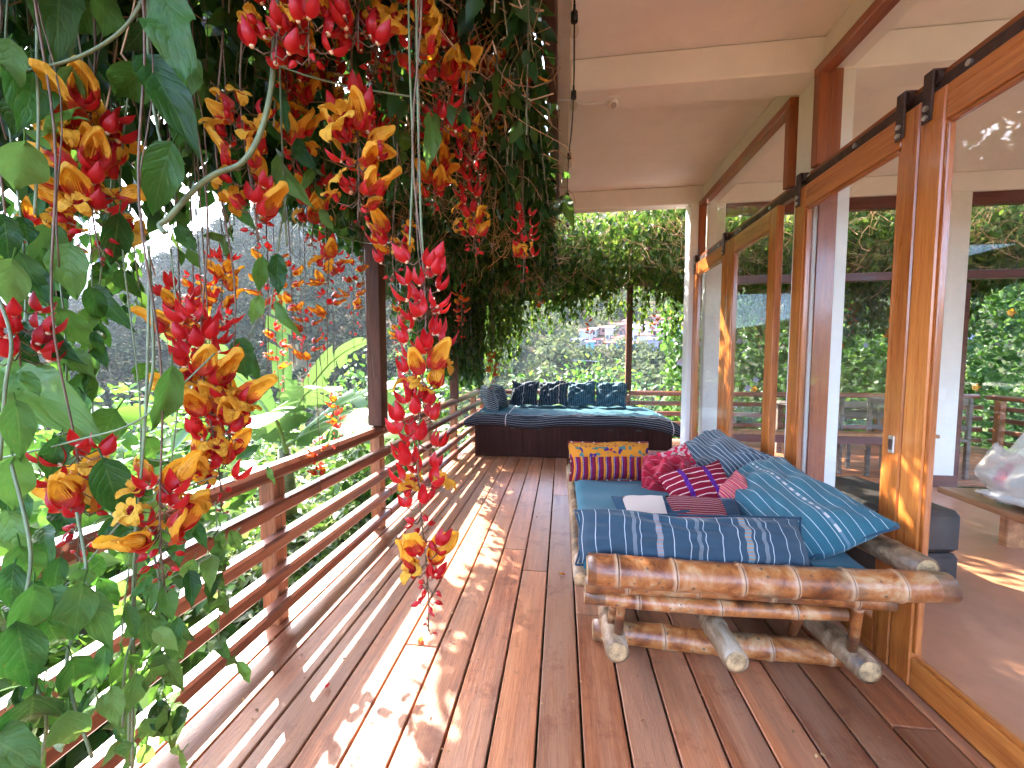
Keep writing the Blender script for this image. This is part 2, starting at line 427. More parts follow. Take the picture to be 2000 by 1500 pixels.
# sliding-door wall: upper windows
def upper_window(ya, yb, nm='upper_window', z0=2.43, z1=3.03):
    w_ = thing_part(nm)
    t = .055
    hp((1.475, (ya + yb) / 2, z1 - t / 2), (.075, yb - ya, t), 'frame', M['frameY'], .004, w_)
    hp((1.475, (ya + yb) / 2, z0 + t / 2 - .03), (.075, yb - ya, t), 'frame', M['frameY'], .004, w_)
    hp((1.476, ya + t / 2, (z0 + z1) / 2), (.073, t, z1 - z0 - 2 * t + .03), 'frame', M['frameZ'], .004, w_)
    hp((1.476, yb - t / 2, (z0 + z1) / 2), (.073, t, z1 - z0 - 2 * t + .03), 'frame', M['frameZ'], .004, w_)
    hp((1.49, (ya + yb) / 2, (z0 + z1) / 2), (.006, yb - ya - 2 * t - .002, z1 - z0 - 2 * t + .02), 'pane', M['glass'], 0, w_)
def thing_part(nm):
    o = bpy.data.objects.new(nm, None); COL.objects.link(o); o.parent = house; return o
upper_window(2.83, 4.555); upper_window(.59, 2.59); upper_window(-1.39, .35)
# end wall windows
def end_bay(xa, xb, rail=True):
    w_ = thing_part('end_window')
    hp(((xa + xb) / 2, 4.63, 2.965), (xb - xa, .08, .12), 'frame', M['darkframe'], .004, w_)
    hp(((xa + xb) / 2, 4.63, 2.215), (xb - xa, .08, .085), 'transom', M['darkframe'], .004, w_)
    hp((xa + .03, 4.632, 1.08), (.06, .07, 2.1), 'frame', M['darkframe'], .004, w_)
    if rail:
        hp(((xa + xb) / 2, 4.60, .50), (xb - xa, .07, .09), 'sill_rail', M['darkframe'], .004, w_)
        hp(((xa + xb) / 2, 4.585, .565), (xb - xa, .16, .035), 'sill_board', M['bench'], .004, w_)
        hp(((xa + xb) / 2, 4.64, 1.36), (xb - xa - .1, .006, 1.5), 'pane', M['glass'], 0, w_)
    hp(((xa + xb) / 2, 4.64, 2.59), (xb - xa - .02, .006, .62), 'pane', M['glass'], 0, w_)
end_bay(1.74, 2.78); end_bay(2.79, 3.845); end_bay(4.055, 5.79, False)
hp((3.95, 4.565, .09), (.24, .03, .12), 'skirting', M['darkframe'], .003)
# light switch on the end column
sw = hp((3.88, 4.567, 1.0), (.09, .012, .13), 'switch_plate', M['white'], .003)

# iron track with its bolts
tr = thing('door_track', 'rusty flat iron sliding-door track running above the glass doors', 'door track', (1.432, 2.0, 2.4))
MB().box((0, .3, 0), (.014, 4.8, .052), .002).build('bar', M['iron'], tr)
for yy in (4.35, 3.9, 3.45, 3.0, 2.2, 1.65, 1.3, .8):
    m_ = MB().tube([(-.016, yy - 2.0, 0), (-.006, yy - 2.0, 0)], .011, 10); m_.build('bolt', M['steel'], tr)

def sliding_door(label, ya, yb, hangers, pull=None, sw_l=.085, sw_r=.085):
    t = thing('sliding_door', label, 'door', (1.43, (ya + yb) / 2, .02))
    L = Vector(t.location)
    def P(c, d, nm, mat, bev=.005): return MB().box(Vector(c) - L, d, bev).build(nm, mat, t)
    P((1.425, ya + sw_r / 2, 1.20), (.046, sw_r, 2.34), 'stile', M['doorZ'])
    P((1.425, yb - sw_l / 2, 1.20), (.046, sw_l, 2.34), 'stile', M['doorZ'])
    yc, yl = (ya + sw_r + yb - sw_l) / 2, yb - ya - sw_l - sw_r - .002
    P((1.426, yc, 2.305), (.044, yl, .13), 'top_door_rail', M['doorY'])
    P((1.426, yc, .092), (.044, yl, .125), 'bottom_door_rail', M['doorY'])
    # glazing beads
    for c, d, mt in (((1.418, ya + sw_r + .009, 1.2), (.02, .016, 2.05), 'doorZ'), ((1.418, yb - sw_l - .009, 1.2), (.02, .016, 2.05), 'doorZ'),
                     ((1.418, yc, .164), (.02, yl - .04, .016), 'doorY'), ((1.418, yc, 2.23), (.02, yl - .04, .016), 'doorY')):
        P(c, d, 'glazing_bead', M[mt], .003)
    P((1.432, yc, 1.197), (.006, yl - .002, 2.08), 'pane', M['glass'], 0)
    for hy in hangers:
        h = P((1.396, hy, 2.36), (.008, .042, .185), 'hanger_strap', M['iron'], .002)
        MB().box(Vector((1.417, hy, 2.452)) - L, (.05, .042, .008), .002).build('hanger_cap', M['iron'], h)
        MB().tube([Vector((1.404, hy, 2.428)) - L, Vector((1.424, hy, 2.428)) - L], .03, 18).build('wheel', M['iron'], h)
        for zz in (2.285, 2.32):
            MB().tube([Vector((1.384, hy, zz)) - L, Vector((1.392, hy, zz)) - L], .010, 10).build('bolt', M['steel'], h)
    if pull:
        q = P((1.4, pull, .99), (.008, .03, .075), 'pull_plate', M['steel'], .003)
        MB().box(Vector((1.394, pull, .99)) - L, (.006, .014, .045), .002).build('finger_recess', M['iron'], q)
    return t
sliding_door('orange varnished glass sliding door by the corner column at the far end', 3.64, 4.56, [3.72, 4.48], None, .15, .12)
sliding_door('narrow glass sliding door between the white column and the corner door', 2.86, 3.635, [], None, .1, .095)
sliding_door('glass sliding door just behind the bamboo daybed with a small steel pull', 1.815, 2.66, [2.62, 1.90], 1.855, .1, .085)
sliding_door('nearest glass sliding door at the right edge, orange stile beside the pull', -.05, 1.81, [1.775, .1], None, .1, .085)

# ceiling spotlight and its cable
sp = thing('ceiling_spotlight', 'small round white spotlight on the ceiling beam with a white cable', 'spotlight', (.318, 2.72, 3.03))
MB().tube([(0, 0, -.012), (0, 0, 0)], .052, 24).build('base_ring', M['white'], sp)
MB().tube([(0, 0, -.011), (0, -.004, -.02), (0, -.012, -.034), (0, -.02, -.045)], [.033, .034, .03, .024], 20).build('lamp_head', M['white'], sp, True)
MB().tube([(0, -.018, -.0435), (0, -.021, -.047)], .019, 16).build('lens', plain('lamp_lens', (.45, .42, .4), .2), sp)
MB().tube([(-.05, 0, -.005), (-.11, .012, -.009), (-.19, .004, -.012), (-.27, -.05, -.012), (-.33, -.06, -.012), (-.38, -.05, .0)], .006, 6).build('cable', M['white'], sp, True)

# string lights under the roof edge
st = thing('string_lights', 'black cable of clear bulbs strung along the edge of the ceiling', 'string lights', (.05, 1.0, 3.02))
BY = [.4, 1.2, 1.97, 2.52, 3.24, 4.0, 4.85]
pts = []
for i in range(len(BY) - 1):
    for q in range(8):
        f = q / 8; y = BY[i] + (BY[i + 1] - BY[i]) * f
        pts.append((.01 * math.sin(y * 3), y - 1.0, -.005 - .05 * math.sin(math.pi * f) + (-.08 if y > 4.4 else 0) * (y - 4.4)))
pts.append((-.02, BY[-1] - 1.0, -.06))
MB().tube(pts, .0045, 5).build('cable', M['black'], st, True)
for i, y in enumerate(BY):
    b = (.01 * math.sin(y * 3), y - 1.0, -.012)
    s_ = MB().tube([(b[0], b[1], b[2]), (b[0], b[1], b[2] - .03), (b[0], b[1], b[2] - .034), (b[0], b[1], b[2] - .075)], [.006, .007, .016, .017], 12).build('socket', M['black'], st, True)
    z = b[2] - .075
    MB().tube([(b[0], b[1], z), (b[0], b[1], z - .012), (b[0], b[1], z - .035), (b[0], b[1], z - .055), (b[0], b[1], z - .068), (b[0], b[1], z - .072)], [.011, .014, .021, .02, .012, .003], 14).build('bulb', M['bulb'], s_, True)

# ------------------------------------------------------------------ fabrics
def fabric(name, base, stripes=(), dark=.35, along='v', rough=.9, weave=260, noise_amt=.25, bands=(), wobble=.03):
    """woven cloth: base colour, thin stripes [(period, width, colour, phase)] across uv axis, bands [(pos, halfwidth, colour A, colour B)]"""
    m = NT(name); u, v = m.uv(); a = v if along == 'v' else u; b = u if along == 'v' else v
    n = m.noise(m.coord('UV'), 5, 5, .65); n2 = m.noise(m.mapping(m.coord('UV'), (weave, weave * .25, 1)), 1, 2)
    a = m.math('ADD', a, m.math('MULTIPLY', m.math('SUBTRACT', m.noise(m.coord('UV'), 3.5, 3), .5), wobble))
    c = m.mix(m.math('MULTIPLY', n, noise_amt * 2), base, tuple(q * dark for q in base))
    c = m.mix(m.math('MULTIPLY', n2, .35), c, tuple(min(1, q * 1.9 + .01) for q in base))
    for per, wd, col, ph in stripes:
        d = m.math('ABSOLUTE', m.math('SUBTRACT', m.math('FRACT', m.math('ADD', m.math('DIVIDE', a, per), ph)), .5))
        f = m.math('LESS_THAN', d, wd / per / 2)
        c = m.mix(m.math('MULTIPLY', f, .9), c, col)
    for pos, hw, ca, cb in bands:
        d = m.math('ABSOLUTE', m.math('SUBTRACT', a, pos)); f = m.math('LESS_THAN', d, hw)
        chk = m.math('GREATER_THAN', m.math('FRACT', m.math('MULTIPLY', b, 17)), .5)
        c = m.mix(f, c, m.mix(chk, ca, cb))
    m.set(color=c, rough=rough, spec=.2, sheen=.15)
    m.bump(m.math('ADD', n2, m.math('MULTIPLY', n, .8)), .35, .004)
    return m.m
W1 = (.48, .50, .49)
TEAL = (.022, .088, .115); NAVY = (.014, .035, .065)
F = {}
F['teal_plain'] = fabric('teal_cloth', (.022, .115, .15), [], .55, bands=[(.22, .006, (.6, .5, .6), (.25, .1, .3)), (.80, .006, (.6, .5, .6), (.25, .1, .3))], noise_amt=.35)
F['teal'] = fabric('teal_striped_cloth', TEAL, [(.088, .0045, W1, .1)], .5, 'v', wobble=.02, bands=[(.60, .012, (.42, .38, .36), (.10, .16, .2))])
F['grey'] = fabric('grey_blue_striped_cloth', (.05, .075, .095), [(.05, .007, (.4, .42, .44), .2), (.1, .010, (.02, .03, .045), .6)], .6, 'v')
F['bolster'] = fabric('indigo_bolster_cloth', (.026, .05, .072), [(.066, .0028, W1, .2)] + [(.264, .0026, (.22, .225, .23), .5 + .016 * q) for q in range(4)], .5, 'u', wobble=.008, bands=[(.72, .013, (.32, .16, .08), (.10, .22, .28)), (.36, .012, (.30, .17, .14), (.16, .22, .25))])
F['far'] = fabric('dark_indigo_striped_cloth', (.012, .024, .042), [(.08, .009, (.20, .21, .23), .2)], .6, 'u', bands=[(.5, .012, (.5, .45, .42), (.4, .36, .35))])
F['far2'] = fabric('dark_indigo_cloth_with_cross_band', (.012, .03, .048), [(.09, .010, (.22, .23, .25), .3)], .6, 'u', bands=[(.72, .016, (.45, .3, .28), (.35, .35, .36))])
F['far3'] = fabric('teal_indigo_striped_cloth', (.018, .07, .10), [(.07, .008, (.25, .28, .30), .1)], .5, 'u')
F['far4'] = fabric('grey_indigo_striped_cloth', (.03, .04, .05), [(.07, .014, (.38, .38, .38), .4)], .5, 'v')
F['cover'] = fabric('far_mattress_cloth', (.022, .075, .10), [], .6, 'v', bands=[(.93, .006, (.3, .28, .27), (.3, .28, .27))])
F['maroon'] = fabric('maroon_striped_cloth', (.17, .006, .016), [(.075, .010, (.62, .42, .36), .2)], .5, 'v')
F['red'] = fabric('red_cloth', (.42, .012, .03), [(.11, .006, (.6, .25, .3), .3)], .5, 'v', noise_amt=.4)
F['pink'] = fabric('pink_striped_cloth', (.46, .035, .07), [(.06, .018, (.62, .22, .20), .1), (.09, .010, (.55, .36, .12), .5), (.13, .008, (.2, .02, .1), .2)], .6, 'u')
F['border'] = fabric('navy_border_cloth', (.016, .045, .075), [], .5)
F['beige'] = fabric('beige_linen', (.55, .42, .33), [], .8, noise_amt=.15)
def orange_cloth():
    m = NT('orange_woven_cloth'); u, v = m.uv()
    wob = m.math('MULTIPLY', m.math('SUBTRACT', m.noise(m.coord('UV'), 6, 3), .5), .012)
    uu = m.math('ADD', u, wob)
    st_ = m.math('FRACT', m.math('MULTIPLY', uu, 10.5))
    low = m.ramp(st_, [(0, (.16, .008, .02)), (.30, (.62, .20, .012)), (.52, (.14, .006, .03)), (.60, (.62, .5, .4)), (.64, (.09, .012, .10)), (.88, (.22, .01, .02))], 'CONSTANT')
    vr = m.new('ShaderNodeTexVoronoi'); vr.inputs['Scale'].default_value = 9; m.ln(m.mapping(m.coord('UV'), (2.4, 1.3, 1)), vr.inputs['Vector'])
    mot = m.ramp(vr.outputs['Color'], [(0, (.62, .22, .015)), (.42, (.05, .02, .13)), (.52, (.62, .20, .012)), (.66, (.06, .16, .13)), (.74, (.62, .22, .015)), (.9, (.30, .02, .03))], 'CONSTANT')
    zig = m.ramp(m.noise(m.mapping(m.coord('UV'), (22, 60, 1)), 1, 1), [(.45, (.62, .24, .02)), (.58, (.12, .015, .03))], 'CONSTANT')
    f1 = m.math('GREATER_THAN', v, .60); f2 = m.math('GREATER_THAN', v, .86)
    c = m.mix(f1, low, mot); c = m.mix(f2, c, zig)
    n2 = m.noise(m.mapping(m.coord('UV'), (180, 90, 1)), 1, 2)
    c = m.mix(m.math('MULTIPLY', n2, .35), c, (.08, .01, .02))
    m.set(color=c, rough=.9, spec=.15); m.bump(n2, .4, .004); return m.m
F['orange'] = orange_cloth()
def floral():
    m = NT('floral_cloth'); vr = m.new('ShaderNodeTexVoronoi'); vr.inputs['Scale'].default_value = 11; m.ln(m.coord('UV'), vr.inputs['Vector'])
    c = m.ramp(vr.outputs['Color'], [(0, (.55, .02, .05)), (.35, (.6, .33, .3)), (.5, (.5, .02, .06)), (.68, (.62, .5, .42)), (.8, (.12, .13, .1)), (.88, (.55, .1, .12))], 'CONSTANT')
    m.set(color=c, rough=.9, spec=.15); m.bump(m.noise(m.coord('UV'), 60, 2), .3, .004); return m.m
F['floral'] = floral()
def tworep():
    m = NT('maroon_purple_cross_cloth'); u, v = m.uv()
    a = m.math('ADD', v, m.math('MULTIPLY', m.math('SUBTRACT', m.noise(m.coord('UV'), 4, 2), .5), .05))
    c = m.mix(m.math('MULTIPLY', m.noise(m.coord('UV'), 7, 4), .6), (.22, .006, .02), (.10, .004, .012))
    d = m.math('LESS_THAN', m.math('FRACT', m.math('MULTIPLY', a, 9)), .14); c = m.mix(d, c, (.66, .42, .36))
    for p in (.3, .66):
        b = m.math('LESS_THAN', m.math('ABSOLUTE', m.math('SUBTRACT', u, p)), .035)
        ck = m.math('GREATER_THAN', m.noise(m.mapping(m.coord('UV'), (30, 45, 1)), 1, 1), .5)
        c = m.mix(b, c, m.mix(ck, (.06, .008, .13), (.10, .02, .16)))
    m.set(color=c, rough=.9, spec=.15); m.bump(m.noise(m.coord('UV'), 90, 2), .3, .004); return m.m
F['cross'] = tworep()

def pillow_mesh(w, h, t, seed=0, n=34, sag=.0, wr=.02, pinch=.10, power=2.6, edge=.025):
    r = np.random.default_rng(seed); ph = r.uniform(0, 6.28, 12); fr = r.uniform(3, 11, 12)
    g = np.linspace(-1, 1, n); U, V = np.meshgrid(g, g, indexing='ij')
    e = (1 - np.abs(U) ** power) * (1 - np.abs(V) ** power); th = t / 2 * np.sqrt(np.clip(e, 0, 1))
    px = U * w / 2 * (1 - pinch * (1 - V ** 2) * .55 * np.abs(U) ** 3); py = V * h / 2 * (1 - pinch * (1 - U ** 2) * .55 * np.abs(V) ** 3)
    px = px + w * .012 * np.sin(V * 3.1 + ph[1]) * np.sign(U) * np.abs(U) ** 2; py = py + h * edge * (np.sin(U * 2.7 + ph[2]) + .5 * np.sin(U * 6.1 + ph[3])) * np.abs(V)
    wk = np.zeros_like(U)
    for i in range(6): wk += np.sin(fr[i] * U + fr[i + 6] * V * (1 if i % 2 else -1) + ph[i]) * np.sin(fr[i + 6] * .4 * V + ph[i + 6])
    # creases fanning out from the corners
    for (cx, cy) in ((-1, -1), (1, -1), (1, 1), (-1, 1)):
        an = np.arctan2(V - cy, U - cx); dd = np.hypot(U - cx, V - cy)
        wk += 2.6 * np.sin(an * 11 + ph[0] + cx * 2 + cy) * np.exp(-dd * 1.3)
    wk *= wr * t * np.sqrt(np.clip(e, 0, 1))
    zt = th + wk - sag * (U ** 2) ; zb = -th * .85 + wk * .5 - sag * (U ** 2)
    v = np.concatenate([np.stack([px, py, zt], -1).reshape(-1, 3), np.stack([px, py, zb], -1).reshape(-1, 3)])
    uv = np.concatenate([np.stack([(U + 1) / 2, (V + 1) / 2], -1).reshape(-1, 2)] * 2)
    fs = []
    for i in range(n - 1):
        for j in range(n - 1):
            a = i * n + j; fs.append((a, a + n, a + n + 1, a + 1)); b = a + n * n; fs.append((b, b + 1, b + n + 1, b + n))
    rim = [i * n for i in range(n)] + [(n - 1) * n + j for j in range(1, n)] + [i * n + n - 1 for i in range(n - 2, -1, -1)] + [j for j in range(n - 2, 0, -1)]
    for a, b in zip(rim, rim[1:] + rim[:1]): fs.append((a, a + n * n, b + n * n, b))
    mb = MB(); mb.add(v.tolist(), fs, [tuple(q) for q in uv.tolist()])
    return mb.mesh('pillow', True)
def orient(o, c, u, v):
    u = Vector(u).normalized(); v = Vector(v); v = (v - u * v.dot(u)).normalized(); n = u.cross(v)
    m = Matrix((u, v, n)).transposed().to_4x4(); m.translation = Vector(c); o.matrix_world = m
def piping(me_w, me_h, mat, parent, pinch=.10):
    pts = []
    for i in range(64):
        s = i / 64 * 4; k_ = int(s); f = (s - k_) * 2 - 1
        U, V = [(f, -1), (1, f), (-f, 1), (-1, -f)][k_]
        pts.append((U * me_w / 2 * (1 - pinch * (1 - V * V) * .55 * abs(U) ** 3), V * me_h / 2 * (1 - pinch * (1 - U * U) * .55 * abs(V) ** 3), 0))
    pts.append(pts[0])
    return MB().tube(pts, .0045, 5, False).build('piping', mat, parent, True)
def cushion(label, c, u, v, w, h, t, mat, seed, cat='cushion', group=None, pipe=None, **k):
    o = obj('cushion', pillow_mesh(w, h, t, seed, **k), mat); orient(o, c, u, v); tag(o, label, cat, group)
    if pipe is not None:
        p = piping(w, h, pipe, o); 
    return o

# ------------------------------------------------------------------ bamboo daybed
def bamboo():
    m = NT('bamboo'); u, v = m.uv(); r = m.orand(); co = m.coord('Object')
    n = m.noise(m.mapping(co, (6, 6, 6)), 1, 6, .7, .8); n3 = m.noise(m.mapping(co, (38, 38, 38)), 1, 3)
    c = m.ramp(m.math('ADD', m.math('MULTIPLY', n, .85), m.math('MULTIPLY', n3, .15)), [(.34, (.06, .016, .006)), (.43, (.25, .07, .018)), (.52, (.44, .155, .042)), (.62, (.54, .33, .165))])
    hs = m.new('ShaderNodeHueSaturation'); m.ln(c, hs.inputs['Color']); m.ln(m.math('MULTIPLY_ADD', r, .35, .78), hs.inputs['Value'])
    sm = m.ramp(m.noise(co, 3.1, 5, .7), [(.55, (0, 0, 0)), (.66, (1, 1, 1))])
    vr = m.new('ShaderNodeTexVoronoi'); vr.inputs['Scale'].default_value = 26; m.ln(co, vr.inputs['Vector'])
    spot = m.math('MULTIPLY', m.math('LESS_THAN', vr.outputs['Distance'], .16), m.math('GREATER_THAN', n, .5))
    sm = m.math('MAXIMUM', sm, spot)
    c = m.mix(m.math('MULTIPLY', sm, .8), hs.outputs[0], (.07, .045, .03))
    c = m.mix(m.math('MULTIPLY', u, .6), c, (.50, .33, .19)); c = m.mix(m.math('MULTIPLY', m.math('MULTIPLY', m.math('GREATER_THAN', v, .5), n3), 1.0), c, (.05, .02, .01))
    m.set(color=c, rough=.36, coat=.15); m.bump(n, .2, .006); return m.m
M['bamboo'] = bamboo()
mm = NT('weathered_bamboo'); co_ = mm.coord('Object'); n_ = mm.noise(mm.mapping(co_, (5, 5, 5)), 1, 6, .72, .8)
mm.set(color=mm.ramp(n_, [(.36, (.05, .026, .012)), (.46, (.16, .085, .04)), (.55, (.28, .165, .085)), (.66, (.42, .31, .21))]), rough=.5); mm.bump(n_, .3, .008); M['bamboo_grey'] = mm.m
M['pith'] = plain('bamboo_end_pith', (.42, .26, .12), .75, var=.5, scale=22, bump=.3)
def bamboo_pole(name, p0, p1, r0, r1, parent, origin, mat='bamboo', node=.24, seed=0, ends=(True, True)):
    rr = random.Random(seed); p0 = Vector(p0) - origin; p1 = Vector(p1) - origin; L = (p1 - p0).length
    ts = [0.0]; rs = [.96]; x = rr.uniform(.3, .9) * node
    while x < L - .03:
        for dx, k_ in ((-.05, 1.0), (-.018, 1.01), (-.007, 1.06), (-.0025, 1.085), (-.0008, .985), (.0012, .985), (.003, 1.06), (.009, 1.02), (.05, 1.0)):
            if 0.004 < x + dx < L - .004: ts.append(x + dx); rs.append(k_)
        x += node * rr.uniform(.8, 1.2)
    ts.append(L); rs.append(.97)
    z = sorted(zip(ts, rs)); d = (p1 - p0) / L
    side = d.orthogonal().normalized(); bow = rr.uniform(-.01, .01)
    pts = [p0 + d * t + side * bow * math.sin(math.pi * t / L) for t, _ in z]
    rad = [(r0 + (r1 - r0) * t / L) * k_ for t, k_ in z]
    mb = MB().tube(pts, rad, 18); mb.uv = []
    for _, k_ in z: mb.uv += [((1.0 if k_ > 1.05 else 0.001), (1.0 if k_ < .99 else 0.001))] * 18
    o = mb.build(name, M[mat], parent, True)
    for e, (p, r_, s) in enumerate(((p0, r0, -1), (p1, r1, 1))):
        if ends[e]:
            MB().tube([p + d * s * .0005, p + d * s * .003, p + d * s * .0032], [r_ * .80, r_ * .78, r_ * .5], 18).build('pole_end', M['pith'], o, True)
    return o
bb = thing('bamboo_daybed', 'low daybed built of thick bamboo poles beside the glass doors', 'daybed', (.7, 2.3, 0))
BO = Vector(bb.location)
def bp(nm, a, b, r0, r1, mat='bamboo', node=.2, seed=0): return bamboo_pole(nm, a, b, r0, r1, bb, BO, mat, node, seed)
bp('front_arm_pole', (.105, 1.485, .555), (1.325, 1.487, .570), .058, .050, 'bamboo', .2, 44)
bp('front_pole', (.10, 1.545, .462), (1.20, 1.55, .470), .037, .033, 'bamboo', .24, 5)
bp('front_pole', (.10, 1.565, .398), (1.06, 1.57, .402), .031, .028, 'bamboo', .27, 6)
bp('base_pole', (.16, 1.87, .053), (1.24, 1.84, .053), .053, .05, 'bamboo', .24, 7)
bp('base_pole', (.16, 2.95, .053), (1.24, 2.95, .053), .053, .05, 'bamboo', .24, 8)
bp('runner_pole', (.235, 1.585, .158), (.215, 3.22, .158), .050, .05, 'bamboo_grey', .3, 9)
bp('runner_pole', (.695, 1.59, .158), (.62, 3.2, .158), .050, .05, 'bamboo_grey', .3, 10)
bp('runner_pole', (1.178, 1.60, .158), (1.10, 3.2, .158), .051, .05, 'bamboo_grey', .3, 11)
for i, (a, b) in enumerate((((.245, 1.64, .20), (.245, 1.53, .50)), ((.225, 1.71, .20), (.225, 1.62, .40)), ((1.155, 1.66, .20), (1.09, 1.54, .50)), ((1.01, 1.80, .16), (.96, 1.62, .40)),
                            ((.225, 2.95, .2), (.225, 2.95, .48)), ((1.12, 2.95, .2), (1.12, 2.95, .48)))):
    bp('support_post', a, b, .019, .017, 'bamboo', .3, 20 + i)
bp('side_pole', (.085, 1.55, .475), (.072, 3.2, .475), .034, .032, 'bamboo_grey', .26, 12)
bp('back_arm_pole', (1.30, 1.54, .60), (1.18, 3.2, .58), .048, .046, 'bamboo_grey', .3, 13)
bp('far_arm_pole', (.07, 3.21, .58), (1.28, 3.22, .58), .045, .045, 'bamboo', .24, 14)
for i in range(9):
    yy = 1.68 + i * .185
    bp('slat_pole', (.09, yy, .445), (1.2, yy, .445), .02, .02, 'bamboo_grey', .3, 30 + i)
# mattress of the bamboo daybed
def mattress_mesh(w, l, t, seed=0, nx=24, ny=34, drop=0, wr=.004):
    mb = MB(); r = np.random.default_rng(seed); ph = r.uniform(0, 6, 8)
    def P(u, v, top):
        x = (u - .5) * w; y = (v - .5) * l; e = min(u, 1 - u) * w; f = min(v, 1 - v) * l
        d = min(e, f); rd = .035
        z = t if top else 0
        if d < rd: z += (-1 if top else 1) * (rd - math.sqrt(max(0, rd * rd - (rd - d) ** 2))) 
        z += wr * (math.sin(7 * x + 11 * y + ph[0]) + math.sin(17 * x - 9 * y + ph[1]) + math.sin(25 * y + 5 * x + ph[2])) if top else 0
        return (x, y, z)
    us = sorted(set([0, .004, .012, .024, .04] + list(np.linspace(.06, .94, nx)) + [.96, .976, .988, .996, 1])); vs = sorted(set([0, .003, .009, .018, .03] + list(np.linspace(.05, .95, ny)) + [.97, .982, .991, .997, 1]))
    n = len(us); m_ = len(vs)
    for top in (True, False):
        V = [P(u, v, top) for u in us for v in vs]; U = [(u, v) for u in us for v in vs]
        fs = [(i * m_ + j, (i + 1) * m_ + j, (i + 1) * m_ + j + 1, i * m_ + j + 1) for i in range(n - 1) for j in range(m_ - 1)]
        mb.add(V, fs if top else [tuple(reversed(q)) for q in fs], U)
    o = n * m_
    rim = [i * m_ for i in range(n)] + [(n - 1) * m_ + j for j in range(1, m_)] + [i * m_ + m_ - 1 for i in range(n - 2, -1, -1)] + list(range(m_ - 2, 0, -1))
    for a, b in zip(rim, rim[1:] + rim[:1]): mb.f.append((a, a + o, b + o, b))
    return mb.mesh('mattress', True)
mt = obj('mattress', mattress_mesh(1.08, 1.60, .10, 1), F['teal_plain'], None, (.635, 2.375, .465))
tag(mt, 'flat teal mattress lying on the bamboo daybed', 'mattress')
# cushions on the bamboo daybed
cushion('orange and purple embroidered cushion at the far left of the bamboo daybed', (.315, 2.63, .682), (1, .10, 0), (0, .30, .95), .53, .255, .13, F['orange'], 1, pipe=F['maroon'])
cushion('flat red cushion lying at the far end of the bamboo daybed', (.83, 3.0, .60), (1, .1, .02), (0, .97, .22), .44, .30, .09, F['maroon'], 2)
cushion('crumpled bright red cushion in the middle of the bamboo daybed pile', (.645, 2.50, .635), (.9, -.3, .1), (.2, .55, .6), .30, .27, .16, F['red'], 3, wr=.12)
cushion('small floral pink cushion leaning on the bright red one', (.74, 2.60, .70), (.85, .3, .25), (-.25, .35, .8), .22, .19, .10, F['floral'], 4, wr=.08)
cushion('maroon cushion with cream lines and purple bands atop the pile', (.735, 2.16, .655), (.93, .15, .22), (-.12, .60, .66), .35, .29, .15, F['cross'], 5)
cushion('pink and red striped cushion beside the maroon one', (.905, 2.10, .635), (.66, .35, .40), (-.42, .45, .60), .25, .24, .10, F['pink'], 6)
bc = cushion('navy edged cushion with beige and red centre behind the long bolster', (.565, 1.90, .60), (1, .06, 0), (0, .78, .36), .60, .27, .12, F['border'], 7)
for (u0, w_, mt_) in ((-.17, .19, F['beige']), (.07, .26, F['maroon'])):
    q = obj('centre_panel', pillow_mesh(w_, .19, .012, 8, 12), mt_, bc); q.location = (u0, 0, .057); q.rotation_euler = (0, u0 * .4, 0)
cushion('long indigo bolster with cream stripes along the front bamboo pole', (.51, 1.63, .618), (1, -.02, .025), (0, .55, .83), .90, .215, .21, F['bolster'], 9, power=2.3, wr=.03, edge=.05, pipe=F['border'])
cushion('large teal floor cushion with white stripes leaning at the front right corner', (1.06, 2.02, .65), (.02, -.72, -.07), (.46, .0, .24), .78, .45, .24, F['teal'], 10, wr=.04, pipe=F['border'])
cushion('large grey striped cushion leaning towards the glass behind the teal one', (1.0, 2.80, .665), (.05, -.95, -.02), (.45, .02, .27), .78, .50, .22, F['grey'], 11, wr=.04, pipe=F['grey'])

